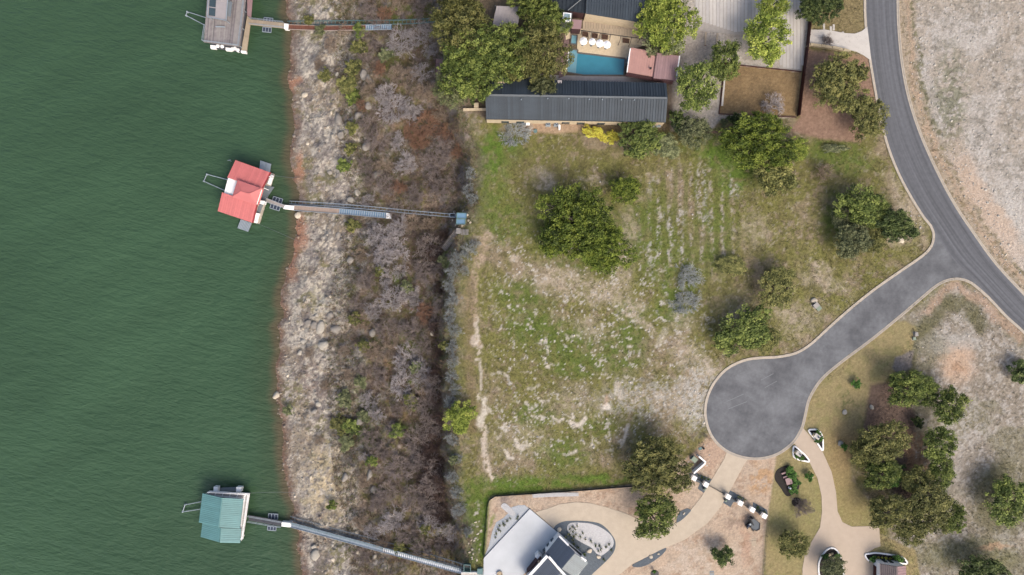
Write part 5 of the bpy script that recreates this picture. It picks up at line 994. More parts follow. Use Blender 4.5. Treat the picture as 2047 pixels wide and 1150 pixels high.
for P, Q in ((Nw[1], Nw[2]), (Sw[1], Sw[2])): MB().bar(P + Vector((.12, 0, -.25)), Q + Vector((.12, 0, -.25)), .12, .55).build('fascia', M['redtrim'], d2)
quad([(456, 356), (474, 361), (465, 391), (448, 386)], zw - .35, down=.25).build('roof_terrace', M['white'], d2)
quad([(522, 376), (527, 378), (517, 410), (511, 408)], zw - .45, down=.2).build('eave_strip', M['redroof'], d2)
low = quad([(474, 322), (548, 348), (518, 448), (440, 424)], ZD, down=.45).build('lower_deck', M['kerb'], d2)
for x, y in ((473, 330), (505, 342), (536, 352), (458, 362), (446, 392), (440, 420), (470, 431), (502, 441), (515, 405), (527, 376)): p = Z3(W(x, y, zw), ZD); MB().tube(p, Z3(p, zw - .45), .1, 6).build('post', M['white'], d2)
for px in ([(541, 349.5), (546.5, 351), (540, 370), (534, 368)], [(508.5, 425), (518.5, 427), (512.5, 446.5), (505, 444)]): quad(px, ZD + .55, down=.5).build('dock_box', M['white'], d2)
w_ = quad([(530, 370.6), (548, 374), (529, 402), (521, 398.7)], ZD + .06, down=.2).build('walkway', M['galvdark'], d2); planks(w_, (531, 371.5), (521.5, 398), (529, 401), (546, 374.5), 14, ZD + .11, M['galvdark'])
quad([(519, 406), (527, 408), (519, 428), (513, 425)], ZD + .06, down=.2).build('walkway', M['galvdark'], d2)
for A_, B_, C__, D_ in (((520.5, 321), (542, 328), (539.5, 346), (518.5, 338)), ((481.3, 438.6), (503.5, 446), (496, 463.7), (474.6, 456.3))):
    s = quad([A_, B_, C__, D_], ZD - .1, down=.2).build('swim_platform', M['galvdark'], d2); planks(s, A_, B_, C__, D_, 8, ZD - .05, M['galv'], gap=.35, name='slat')
boom([(455, 359.5), (413.3, 348.5), (407.4, 362.5), (449, 381)], 'white mooring boom reaching left from the red dock')
cable(W(546, 351, ZD + .3), G(594, 356), 'thin mooring cable from the red dock to the shore, upper'); cable(W(510, 445, ZD + .3), G(600, 484), 'thin mooring cable from the red dock to the shore, lower')
p = W(463, 323, WATER); t = thing('depth_marker', p, 'tiny white pole marker at the top left of the red dock', 'marker'); MB().tube(p + Vector((0, 0, -.5)), p + Vector((0, 0, 1.3)), .06, 6).build('pole', M['galv'], t); MB().bar(p + Vector((-.35, 0, 1.25)), p + Vector((.35, .1, 1.25)), .08, .08).build('crossbar', M['galv'], t)
crate([(515, 399), (528.5, 402), (527, 408.5), (513.5, 405.5)], ZD + 1.6, 'white landing box at the right edge of the red roof', h=1.5)
gangway([(533, 396.5), (570, 410.5), (567, 416), (529, 403)], 'pale gangway from the red dock to the shore', M['paver'], ZD + .2, ZD + .3, n=16)
float_frame((545.6, 395.5, 565, 405, -.3), 'navy float on the upper side of the red dock gangway'); float_frame((541, 409.5, 560.4, 419.5, -.3), 'navy float on the lower side of the red dock gangway')
crate([(569.5, 410), (588, 411.5), (587.4, 420), (566, 417.5)], ZD + .5, 'white landing where the red dock gangway meets its ramp', h=1.0)
ramp([(588, 415.8), (678, 422.5), (772, 431)], 1.05, 'straight ramp, tan below and pale blue above, behind the red dock', [[('ramptan', 0, 1)], [('bluesteel', 0, 1)]], lift=.9, slat=(.5, lambda i, u: M['ramptan'] if i == 0 else M['galv']), sides=())
q = at_h((777, 431.5), .9); crate([(772, 425.5), (782, 426.5), (782, 437.5), (771.5, 436.7)], q.z + .1, 'white square landing at the upper end of the blue ramp', h=.5)
track([(579, 405), (660, 409.5), (740, 416), (820, 424), (900, 431)], .62, 'pale steel ladder-like tram track climbing the bank behind the red dock', M['galv'], lift=1.0, step=.8, m2=M['galvdark'])
q = G(920, 437); q.z = -.35
t = thing('tram_platform', q, 'blue steel two-panel tram platform at the bluff edge', 'platform')
for px in ([(913, 426), (932.5, 426.5), (932, 437), (913, 436.5)], [(912.5, 438), (930, 438.5), (929.5, 448.5), (912, 448)]): quad(px, q.z + 1.1, down=.12).build('panel', M['bluesteel'], t); [MB().bar(W(*px[i], q.z + 1.16), W(*px[(i + 1) % 4], q.z + 1.16), .14, .1).build('frame', M['tealrail'], t) for i in range(4)]
for x, y in ((914, 427), (931, 428), (914, 447), (928, 447)): p = W(x, y, q.z + 1); MB().tube(Vector((p.x, p.y, GZ(p.x, p.y) - .3)), p, .08, 6).build('leg', M['galvdark'], t)
tram_car([(899, 427), (910, 427.5), (910, 434.5), (899, 434)], at_h((905, 431), 1.9).z, 'small blue tram car at the top of the steel track', M['bluesteel'])
# stairs
sg = thing('stairway', G(905, 475), 'weathered plank stairway descending the bluff below the tram platform', 'stairs')
S0 = at_h((916, 461), .5); S1 = at_h((886, 500), .5); uu = Vector((.8, .55, 0)) * .62
for i in range(18):
    c = S0.lerp(S1, i / 18); c.z = max(c.z, GZ(c.x, c.y) + .25); d = (S1 - S0).normalized(); e = Vector((d.x, d.y, 0)).normalized(); s_ = Vector((-e.y, e.x, 0)) * .6
    MB().prism([c - s_, c + s_, c + s_ + e * .15, c - s_ + e * .15], down=.1).build('tread', M['steps'], sg)
for sgn in (-1, 1): d = S1 - S0; e = Vector((d.x, d.y, 0)).normalized(); s_ = Vector((-e.y, e.x, 0)) * .66 * sgn; MB().bar(S0 + s_, S1 + s_, .08, .3).build('stringer', M['bark'], sg)
q = at_h((917, 461), .6); q.z = max(q.z, .1); quad([(912.5, 456), (921, 456.5), (921.5, 468), (911, 467)], q.z, down=.15).build('landing', M['steps'], sg)
for i in range(5): x = 922.5 + i * 3.0; zz = q.z + .02 + i * .12; quad([(x, 458.5), (x + 1.9, 458.6), (x + 1.6, 470), (x - .4, 469.8)], zz, down=.12).build('tread', M['steps'], sg)
for x, y in ((913, 457), (921, 467), (888, 496), (900, 480)): p = at_h((x, y), .4); MB().tube(Vector((p.x, p.y, GZ(p.x, p.y) - .3)), p, .07, 5).build('post', M['bark'], sg)
# --- green dock
za, zb_ = -9.4, -8.4
d3 = thing('boat_dock', Z3(W(445, 1030, WATER), WATER), 'boat dock with teal green gable roof, lowest on the lake', 'dock')
eW0, eW1 = W(405, 986.4, za), W(397.6, 1044.5, za); r0, r1 = W(444, 995.2, zb_), W(437.5, 1054.5, zb_); eE0, eE1 = W(486.8, 998, za), W(479.5, 1056.5, za)
roof_slope(d3, eW0, eW1 - eW0, (r0 + r1 - eW0 - eW1) / 2, 16, M['tealroof'], rib=.05); roof_slope(d3, eE0, eE1 - eE0, (r0 + r1 - eE0 - eE1) / 2, 16, M['tealroof'], rib=.05)
MB().bar(r0 + Vector((0, 0, .1)), r1 + Vector((0, 0, .1)), .22, .08).build('ridge_cap', M['tealroof'], d3)
f0, f1 = W(404.8, 1045.5, za - .6), W(401.2, 1073.5, za - .6); g0, g1 = W(442, 1056, zb_ - .6), W(440, 1083.5, zb_ - .6); h0, h1 = W(482.5, 1057, za - .6), W(480, 1085.8, za - .6)
roof_slope(d3, f0, f1 - f0, g0 - f0, 8, M['tealroof'], name='lower_roof', rib=.05); roof_slope(d3, h0, h1 - h0, g0 - h0, 8, M['tealroof'], name='lower_roof', rib=.05)
mb = MB(); mb.poly([eW1 + Vector((.2, .05, -.1)), eE1 + Vector((-.2, .05, -.1)), r1 + Vector((0, .05, -.1))]); mb.build('gable', M['tealroof'], d3)
quad([(416, 982), (499, 986.5), (485, 1078), (408, 1070)], ZD, down=.5).build('lower_deck', M['darkgrey'], d3)
bal = quad([(418, 981.5), (499, 986.4), (485.5, 1078), (478, 1077), (487, 1000), (415, 990)], ZD + 2.0, down=.2).build('balcony', M['white'], d3)
for i in range(5):
    x = 419 + i * 14.5; quad([(x, 982.8 + i * .8), (x + 13, 983.5 + i * .8), (x + 9.5, 990 + i * 1.4), (x - 3, 988.4 + i * 1.4)], ZD + 2.06, down=.055).build('panel', M['paver'], bal)
for i in range(7): t0 = i / 7; x0 = 496.5 - 12 * t0; y0 = 990 + 86 * t0; quad([(x0 - 5, y0), (x0 + 1, y0), (x0 - .6, y0 + 11.2), (x0 - 6.6, y0 + 11.2)], ZD + 2.06, down=.055).build('panel', M['concrete'], bal)
rail(d3, [(418, 982), (498.6, 986.8), (485.6, 1077.5)], ZD + 2.0, M['white'], .9, 2.2, .045)
for x, y in ((419, 985), (455, 988), (497, 989), (490, 1030), (486, 1074), (470, 1070), (440, 1070)): p = W(x, y, ZD); MB().tube(p, Z3(p, ZD + (2.0 if x > 470 or y < 990 else 2.9)), .09, 6).build('post', M['white'], d3)
for x, y in ((408, 990), (484, 1002), (401, 1040), (404, 1070), (478, 1080), (478, 1052)): p = W(x, y, za); MB().tube(Z3(p, ZD), Z3(p, za - .75), .09, 6).build('post', M['white'], d3)
quad([(435, 976), (473, 974), (471.5, 982), (435, 983.5)], ZD + .1, down=.3).build('swim_ramp', M['galvdark'], d3)
for px in ([(427, 973.5), (435.5, 974), (435, 983.8), (426.5, 983.5)], [(472.5, 974), (482.7, 974.5), (481.5, 983.8), (471.5, 983.5)]): quad(px, ZD + 1.1, down=1.2).build('dock_box', M['white'], d3)
boom([(402, 1003), (370, 1009.3), (365, 1023.4), (400, 1018)], 'white mooring boom reaching left from the green dock')
gangway([(497, 1030), (564, 1042), (563, 1052), (497, 1041)], 'dark grey gangway with white rails from the green dock', M['darkgrey'], ZD + .3, ZD + .4, n=0)
float_frame((537, 1027, 556, 1038, -.05), 'navy float on the upper side of the grey gangway'); float_frame((535.5, 1052, 552.5, 1060, -.08), 'navy float on the lower side of the grey gangway')
crate([(563, 1044), (582, 1045.5), (581.5, 1054.5), (562.5, 1052.5)], ZD + .6, 'white landing between the grey gangway and the long pale ramp', h=1.1)
cable(W(499, 986, ZD + .4), G(590, 985), 'thin mooring cable from the green dock to the shore')
ramp([(582, 1049), (766, 1099), (927, 1143)], .95, 'long pale steel ramp climbing from the green dock to the terrace', [[('galv', 0, 1)], [('galv', 0, 1)]], lift=1.0, slat=(.45, lambda i, u: M['galv'] if i == 0 else M['white']), railm=M['tealrail'], sides=(1,))
track([(580, 1036), (670, 1061), (766, 1086), (850, 1109), (930, 1133)], .8, 'grey tram track beside the long pale ramp', M['galvdark'], lift=.7, step=2.0)
q = G(945, 1146); t = thing('tram_landing', q, 'white concrete tram landing at the corner of the terrace', 'landing'); quad([(922, 1143), (966, 1143), (966, 1175), (922, 1165)], max(q.z, -.2) + .25, down=3.0).build('slab', M['concrete'], t); MB().bar(W(922, 1143.5, .35), W(965, 1143.5, .35), .1, .9).build('parapet', M['white'], t)
tram_car([(927.5, 1129), (940.5, 1130), (940.5, 1144), (927.5, 1143)], 1.4, 'dark green tram car at the terrace end of the long ramp', M['tealdark'])
p = W(960, 1139.5); t = thing('winch_cabinet', Z3(p, 0), 'teal winch cabinet at the terrace corner', 'cabinet'); MB().box((p.x, p.y, -.3), 1.0, 1.0, 1.2).build('cabinet', M['tealrail'], t); MB().box((p.x, p.y, .902), 1.1, 1.1, .06).build('lid', M['tealrail'], t)
# ---------------------------------------------------------------- vegetation
def leaves_at(Cn, rad, n, size, rng, up=.5, tone=None):
    """n leaf cards round each centre; returns V,F,tone arrays"""
    k = len(Cn); d = rng.normal(size=(k, n, 3)); d /= np.linalg.norm(d, axis=2, keepdims=True); r = rng.random((k, n, 1)) ** .45
    P = Cn[:, None, :] + d * r * rad[:, None, None] * np.array([1, 1, .75])
    nrm = rng.normal(size=(k, n, 3)) * .8 + d * .4; nrm[..., 2] = np.abs(nrm[..., 2]) + up; nrm /= np.linalg.norm(nrm, axis=2, keepdims=True)
    t = rng.normal(size=(k, n, 3)); t -= (t * nrm).sum(2, keepdims=True) * nrm; t /= np.linalg.norm(t, axis=2, keepdims=True); b = np.cross(nrm, t)
    s = size * (0.7 + .6 * rng.random((k, n, 1)))
    V = np.stack([P - t * s, P + b * s * .55, P + t * s, P - b * s * .55], 2).reshape(-1, 3)
    tn = np.repeat(np.clip(tone[:, None] + rng.normal(size=(k, n)) * .13, 0, 1).ravel(), 4)
    return V, np.arange(len(V)).reshape(-1, 4), tn
def tubes(S, n=3):
    """S: (m,8) p0 p1 r0 r1"""
    S = np.asarray(S, float); p0, p1 = S[:, :3], S[:, 3:6]; d = p1 - p0; d /= np.linalg.norm(d, axis=1, keepdims=True) + 1e-9
    a = np.where(np.abs(d[:, 2:3]) < .9, np.array([[0, 0, 1.]]), np.array([[1., 0, 0]])); u = np.cross(d, a); u /= np.linalg.norm(u, axis=1, keepdims=True); w = np.cross(d, u)
    an = np.arange(n) * 2 * np.pi / n; ring = u[:, None, :] * np.cos(an)[None, :, None] + w[:, None, :] * np.sin(an)[None, :, None]
    V = np.concatenate([p0[:, None] + ring * S[:, 6, None, None], p1[:, None] + ring * S[:, 7, None, None]], 1).reshape(-1, 3); m = len(S); base = np.arange(m)[:, None] * 2 * n
    F = np.stack([np.stack([base[:, 0] + i, base[:, 0] + (i + 1) % n, base[:, 0] + n + (i + 1) % n, base[:, 0] + n + i], -1) for i in range(n)], 1).reshape(-1, 4)
    return V, F
def crown_set(seed, R, Ht, nl, ncl, leaf, nleaf=46, lob=(.34, .52)):
    """crown + trunk meshes, origin at the foot of the trunk"""
    rng = np.random.default_rng(seed); lobes = []
    for i in range(nl):
        a = 2 * np.pi * (i + rng.random() * .7) / nl; r = R * rng.uniform(.38, .66) if i else R * .12; lr = R * rng.uniform(*lob)
        lobes.append((r * math.cos(a), r * math.sin(a), Ht * rng.uniform(.62, .8) if i else Ht * .82, lr, lr * rng.uniform(.5, .68)))
    Cn = []; tone = []
    for _ in range(ncl):
        L = lobes[rng.integers(nl)]; d = rng.normal(size=3); d /= np.linalg.norm(d); d[2] = abs(d[2]) if rng.random() < .82 else d[2]
        q = rng.uniform(.6, 1.12) if rng.random() < .8 else rng.uniform(1.05, 1.4); c = np.array([L[0] + d[0] * L[3] * q, L[1] + d[1] * L[3] * q, L[2] + d[2] * L[4] * q - L[4] * .2]); Cn.append(c); tone.append(rng.beta(2, 2))
    Cn = np.array(Cn); Cn[:, 2] = np.maximum(Cn[:, 2], Ht * .22); rad = rng.uniform(.35, .95, len(Cn)) * min(1, .35 + R * .13)
    V, F, t = leaves_at(Cn, rad, nleaf, leaf, rng, tone=np.array(tone))
    crown = npmesh('crown', V, F, None, attr=t)
    S = [(0, 0, -.5, .15, .1, Ht * .3, .05 * R, .04 * R)]
    for L in lobes:
        m = np.array([L[0] * .5, L[1] * .5, L[2] * .62]); e = np.array([L[0], L[1], L[2]]); S.append((.15, .1, Ht * .28, *m, .034 * R, .022 * R)); S.append((*m, *e, .022 * R, .012 * R))
        for _ in range(4):
            d = rng.normal(size=3); d /= np.linalg.norm(d); d[2] = abs(d[2]) * .5; f = e + d * np.array([L[3], L[3], L[4]]) * .8; S.append((*e, *f, .012 * R, .005 * R))
    V, F = tubes(S, 6); trunk = npmesh('trunk', V, F, M['bark'], smooth=True)
    return crown, trunk
LV = [crown_set(700 + i, 6.0, 6.5, 9, 430, .18, 46) for i in range(5)]      # broad live oaks
MV = [crown_set(740 + i, 3.6, 5.0, 7, 230, .16, 42) for i in range(4)]      # medium
SV = [crown_set(770 + i, 1.8, 2.4, 4, 60, .15, 42, (.4, .6)) for i in range(3)]   # shrubs
OV = [crown_set(790 + i, 5.2, 6.5, 10, 230, .17, 38, (.2, .36)) for i in range(4)]  # open crowns
LM = dict(oak=leaf_mat('oak_leaves', C(67, 82, 41), C(123, 143, 69), C(184, 197, 103)), olive=leaf_mat('olive_leaves', C(80, 86, 48), C(138, 142, 80), C(188, 184, 112)),
          dark=leaf_mat('dark_leaves', C(52, 67, 39), C(93, 113, 61), C(143, 157, 91)), bright=leaf_mat('bright_leaves', C(86, 106, 41), C(155, 175, 71), C(212, 222, 106)), field=leaf_mat('field_oak_leaves', C(64, 82, 30), C(121, 143, 52), C(172, 187, 76)),
          yellow=leaf_mat('yellow_leaves', C(178, 162, 43, .9), C(240, 230, 54, .9), C(240, 240, 78, .9)), grey=leaf_mat('grey_leaves', C(127, 134, 129), C(170, 175, 173), C(204, 208, 207)), sage=leaf_mat('sage_leaves', C(98, 108, 76), C(138, 146, 102), C(178, 184, 134)), green=leaf_mat('hedge_leaves', C(49, 84, 32, .9), C(94, 148, 54, .9), C(143, 200, 78, .9)), rustl=leaf_mat('dead_leaves', C(169, 120, 87, .9), C(240, 176, 126, .9), C(240, 223, 169, .9)))
def put(mesh, name, parent, scale, rotz, m=None):
    o = bpy.data.objects.new(name, mesh); COL.objects.link(o); o.parent = parent; o.scale = scale; o.rotation_euler = (0, 0, rotz)
    if m is not None:
        if len(mesh.materials) == 0: mesh.materials.append(None)
        o.material_slots[0].link = 'OBJECT'; o.material_slots[0].material = m
    return o
rt = random.Random(11)
def tree(px, py, rx, label, kind='oak', ry=None, h=None, setn='L', cat='tree', group=None, name=None, zc=None):
    ry = ry or rx; S = {'L': (LV, 6.0, 6.5), 'M': (MV, 3.6, 5.0), 'S': (SV, 1.8, 2.4), 'O': (OV, 5.2, 6.5)}[setn]
    h = h or {'L': 6.5, 'M': 5.0, 'S': 1.8, 'O': 6.5}[setn] * min(1.25, max(.6, rx * .1 / S[1] * 1.0)) ** .6
    g = G(px, py); zmid = g.z + h * .6; p = W(px, py, zmid); z = GZ(p.x, p.y)
    t = thing(name or ('tree' if cat == 'tree' else 'shrub'), (p.x, p.y, z), label, cat, group); k = rt.randrange(len(S[0])); cr, tr = S[0][k]
    sc = (rx * .1 / S[1] * 1.04, ry * .1 / S[1] * 1.04, h / S[2]); r = rt.choice([0, math.pi]) + rt.uniform(-.4, .4) if rx != ry else rt.uniform(0, 6.28)
    put(cr, 'crown', t, sc, r, LM[kind]); put(tr, 'trunk', t, sc, r); return t
T = tree
# oaks round the north house
for a in ((935, 158, 58, 'oak', 46), (930, 55, 58, 'olive', 50), (1000, 112, 62, 'oak', 50), (1078, 105, 52, 'olive', 56), (1092, 45, 40, 'oak', 36), (1062, 2, 42, 'oak', 30), (955, 100, 56, 'oak', 46), (905, 175, 34, 'sage', 34), (1030, 146, 36, 'olive', 20), (1085, 175, 26, 'sage', 20), (915, 5, 46, 'olive', 34)):
    lb = {935: 'broad green oak at the left end of the long roof', 930: 'olive oak above the timber deck, left of the sheet roof', 1000: 'large green oak in the middle of the house oak grove', 1078: 'olive oak nearest the pool deck', 1092: 'green oak left of the skylight tower', 1062: 'green oak at the top edge right of the sheet roof', 955: 'green oak between the sheet roof and the timber deck', 905: 'grey-green oak at the bluff corner of the long house', 1030: 'olive oak crown just above the long roof', 1085: 'small grey-green oak branch overhanging the long roof', 915: 'olive oak at the top edge left of the sheet roof'}[a[0]]
    T(a[0], a[1], a[2], lb, a[3], ry=a[4], h=8.0 if a[2] > 40 else 6.5, group='oaks round the long house')
T(1328, 40, 54, 'yellow-green tree right of the upper house', 'bright', ry=58, h=7); T(1330, 75, 40, 'grey-green tree crown at the corner of the upper house', 'sage', setn='M', h=6)
T(1530, 80, 58, 'spreading green tree in the middle of the strip paved courtyard', 'bright', ry=54, setn='O', h=6.5); T(1450, 125, 40, 'green tree at the upper left corner of the brown court', 'oak', ry=46, setn='O', h=6); T(1390, 175, 50, 'large loose green tree right of the pink roof', 'oak', ry=56, setn='O', h=7)
T(1545, 8, 44, 'yellow-green tree at the top edge above the courtyard', 'bright', ry=30, setn='O', h=6); T(1612, 18, 24, 'dark evergreen at the upper end of the maroon fence', 'dark', setn='M', h=5); T(1648, 10, 34, 'dark evergreen right of the maroon fence', 'dark', setn='M', h=5)
T(1676, 170, 58, 'broad olive tree beside the road on mulch', 'olive', ry=54, h=6); T(1728, 238, 38, 'smaller olive tree below it touching the road kerb', 'olive', setn='M', h=5)
T(1352, 240, 20, 'round dark evergreen at the corner of the long house', 'dark', setn='S', h=3.5); T(1468, 240, 13, 'small dark evergreen bush left of the big green tree', 'dark', setn='S', h=2.2, cat='shrub'); T(1448, 246, 9, 'pale green agave-like bush by the court corner', 'sage', setn='S', h=1.2, cat='shrub')
T(1385, 262, 36, 'grey-green tree at the lower edge of the gravel yard', 'sage', ry=28, setn='M', h=4.5); T(1282, 278, 46, 'dark olive tree below the right end of the long house', 'oak', ry=38, setn='M', h=4.5); T(1330, 292, 34, 'loose olive bush right of the tree below the long house', 'sage', ry=22, setn='M', h=2.5, cat='shrub')
T(1190, 266, 26, 'bright yellow shrub row below the long house', 'yellow', ry=13, setn='S', h=1.6, cat='shrub'); T(1222, 272, 14, 'small yellow shrub at the right of the yellow row', 'yellow', setn='S', h=1.4, cat='shrub')
T(1520, 282, 70, 'large bright oak below the court corner', 'field', ry=50, h=7); T(1548, 345, 44, 'olive oak crown below the large bright oak', 'olive', ry=44, setn='M', h=5.5); T(1590, 300, 30, 'loose green crown right of the large bright oak', 'bright', ry=26, setn='O', h=4)
# field oaks
T(1150, 440, 72, 'big dense oak in the middle of the field', 'field', ry=66, h=7); T(1205, 495, 54, 'lower right oak of the dense field clump', 'field', ry=44, h=6); T(1112, 480, 36, 'lower left oak of the dense field clump', 'field', setn='M', h=5); T(1248, 378, 28, 'small oak above right of the dense field clump', 'field', setn='M', h=4)
T(1718, 415, 46, 'dark green tree left in the clump inside the road bend', 'oak', ry=36, setn='M', h=5.5); T(1790, 452, 44, 'dark tree nearest the junction inside the road bend', 'dark', ry=30, setn='M', h=5); T(1704, 485, 34, 'grey-green tree at the lower end of the road bend clump', 'sage', ry=34, setn='M', h=5)
T(1752, 432, 40, 'loose dull green tree in the middle of the road bend clump', 'oak', ry=32, setn='O', h=4.5); T(1686, 428, 30, 'low grey-green crown at the left of the road bend clump', 'sage', ry=36, setn='O', h=3.5); T(1745, 480, 32, 'thin olive crown at the bottom of the road bend clump', 'olive', ry=28, setn='O', h=4)
T(1552, 575, 44, 'dull yellow-brown tree right of the pale grey shrub', 'olive', ry=50, setn='O', h=4.5); T(1492, 662, 58, 'dark tree just above the turning circle', 'oak', ry=40, setn='M', h=5); T(1450, 680, 30, 'thin dull green crown at the left of the circle-top pair', 'oak', ry=24, setn='O', h=3.5); T(1528, 680, 34, 'olive tree touching the dark one above the turning circle', 'olive', setn='O', h=4); T(1465, 532, 40, 'low brown-green bush in the middle field', 'olive', ry=22, setn='O', h=1.6, cat='shrub')
T(1318, 930, 62, 'olive tree standing on the upper edge of the soil plot', 'olive', ry=54, h=6, setn='L'); T(1305, 1030, 54, 'dark green tree with open crown inside the driveway loop', 'oak', ry=50, setn='O', h=6.5); T(920, 838, 29, 'round yellow-green bush on the bluff edge', 'bright', ry=32, setn='M', h=3.6); T(1444, 1112, 21, 'small dark tree on pale soil at the bottom edge', 'dark', setn='S', h=3)
# south-east trees
T(1765, 880, 58, 'yellow-olive tree at the lawn edge below the boulders', 'olive', ry=46, setn='O', h=6.5); T(1758, 945, 46, 'green tree below it beside the lawn', 'oak', ry=36, setn='O', h=6); T(1808, 775, 50, 'loose green tree above the mulch clearing', 'oak', ry=42, setn='O', h=6); T(1895, 810, 42, 'dark green tree below the pink soil patch', 'oak', ry=40, setn='O', h=6); T(1872, 890, 42, 'green tree right of the mulch clearing', 'oak', ry=40, setn='O', h=6); T(1790, 950, 22, 'bright green bush in the south-east grove', 'green', setn='S', h=3)
T(1720, 905, 34, 'olive crown overhanging the lawn edge', 'olive', ry=30, setn='O', h=5); T(1850, 780, 34, 'thin green crown between mulch clearing and pink patch', 'oak', ry=34, setn='O', h=4.5); T(1815, 1060, 44, 'thin yellowish crown at the foot of the lower grove', 'olive', ry=30, setn='O', h=5); T(1880, 945, 34, 'thin green crown at the right of the lower grove', 'oak', ry=40, setn='O', h=5)
T(1770, 1020, 50, 'loose olive tree above the drive corner', 'olive', ry=38, setn='O', h=6); T(1855, 1010, 60, 'wide thin olive tree in the lower grove', 'olive', ry=56, setn='O', h=6.5); T(1830, 960, 34, 'yellowish tree in the centre of the lower grove', 'olive', setn='O', h=5.5); T(1900, 1035, 30, 'small green tree at the right of the lower grove', 'oak', setn='M', h=4.5); T(2012, 1000, 54, 'dark green tree cut by the right picture edge', 'oak', ry=52, setn='O', h=5.5); T(1960, 1140, 56, 'dark tree at the bottom edge near the right corner', 'dark', ry=30, setn='M', h=5); T(2040, 740, 24, 'dark bush cut by the right edge below the road', 'dark', setn='S', h=2.5, cat='shrub')
T(1582, 1088, 30, 'small olive tree on the lawn left of the drive', 'olive', ry=30, setn='M', h=4); T(1662, 1138, 32, 'thin bronze tree inside the large oval bed', 'sage', ry=30, setn='O', h=4.5); T(1832, 842, 12, 'small dark evergreen in the mulch clearing', 'dark', setn='S', h=2, cat='shrub')
# grey and garden shrubs
T(1618, 952, 9, 'small round green bush with white rock on the lawn', 'green', setn='S', h=1.3, cat='shrub'); T(1713, 766, 10, 'green bush behind a boulder on the upper lawn', 'green', setn='S', h=1.3, cat='shrub'); T(1688, 893, 7, 'tiny green bush touching the boulder on the lawn', 'green', setn='S', h=1, cat='shrub'); T(1670, 298, 26, 'low blue-green agave patch near the olive roadside tree', 'sage', ry=10, setn='S', h=.8, cat='shrub')
for i, (x, y, r, lb) in enumerate(((1577, 940, 9, 'top'), (1586, 952, 9, 'second from top'), (1590, 965, 9, 'third from top'), (1586, 979, 9, 'bottom'))): T(x, y, r, 'clipped green hedge bush on the oval mulch bed, %s of four' % lb, 'green', setn='S', h=.9, cat='hedge', group='hedge of the oval bed', name='hedge_bush')
for x, y, r, lb in ((1636, 866, 6, 'green clump above the cream pillar in the right triangular bed'), (1641, 876, 6, 'green clump right of the cream pillar in the triangular bed'), (1632, 882, 5, 'green clump below the cream pillar in the triangular bed'), (1592, 913, 5, 'green clump left of the white pillar in the triangular bed'), (1602, 916, 6, 'green clump below the white pillar in the triangular bed'), (1800, 1118, 8, 'dark green bush at the right of the curved bed'), (1792, 1114, 7, 'dark green bush in the middle of the curved bed'), (1744, 1118, 7, 'green bush at the left of the curved bed'), (1650, 1112, 7, 'green bush at the upper left of the large oval bed'), (1673, 1112, 7, 'green bush at the upper right of the large oval bed'), (1307, 1142, 4, 'tiny bush by the manhole at the bottom edge')): T(x, y, r, lb, 'green', setn='S', h=.9, cat='shrub')
# bare shrubs on the bank
def bare_set(seed, R, Ht, n0=15, depth=4, th=.06):
    rng = np.random.default_rng(seed); S = []
    def rec(p, d, L, r, k):
        e = p + d * L; S.append((*p, *e, r, r * .62))
        if k == 0: return
        for _ in range(rng.integers(2, 5)):
            nd = d + rng.normal(size=3) * .55; nd[2] += .05; nd /= np.linalg.norm(nd); rec(p + d * L * rng.uniform(.5, 1), nd, L * rng.uniform(.55, .85), r * .6, k - 1)
    for i in range(n0):
        a = 2 * np.pi * (i + rng.random()) / n0; d = np.array([math.cos(a) * rng.uniform(.5, 1.3), math.sin(a) * rng.uniform(.5, 1.3), rng.uniform(.5, 1.2)]); d /= np.linalg.norm(d); rec(np.array([0, 0, -.15]), d, R * rng.uniform(.34, .5), th, depth)
    S = np.array(S); m = np.percentile(np.hypot(S[:, 3], S[:, 4]), 95); S[:, [0, 1, 3, 4]] *= R / m; S[:, [2, 5]] *= Ht / S[:, 5].max()
    S[:, 6:8] = np.maximum(S[:, 6:8], .019); V, F = tubes(S, 3); return npmesh('branches', V, F, None), S
BV = [bare_set(810 + i, 3.0, 2.6) for i in range(5)]
def twig_leaves(S, seed, frac, size):
    rng = np.random.default_rng(seed); tips = S[S[:, 7] < np.percentile(S[:, 7], 60)][:, 3:6]; tips = tips[rng.random(len(tips)) < frac]
    V, F, t = leaves_at(tips, np.full(len(tips), .22), 3, size, rng, tone=rng.random(len(tips))); return npmesh('leaves', V, F, None, attr=t)
BL = [twig_leaves(S, 830 + i, .35, .11) for i, (_, S) in enumerate(BV)]
BM = dict(g=mat('pale_twigs', C(206, 198, 198), var=.16, scale=2, rough=.9), p=mat('purplish_twigs', C(168, 154, 148), var=.2, scale=2, rough=.9), r=mat('rusty_twigs', C(176, 136, 112), var=.2, scale=2, rough=.9), b=mat('blue_grey_twigs', C(184, 190, 190), var=.15, scale=2, rough=.9), d=mat('shade_brown_twigs', C(112, 92, 86), var=.2, scale=2, rough=.9), t=mat('tan_twigs', C(190, 170, 150), var=.2, scale=2, rough=.9))  # kind d: brown dead wood darkened to carry the shade below the bluff
SHR = []
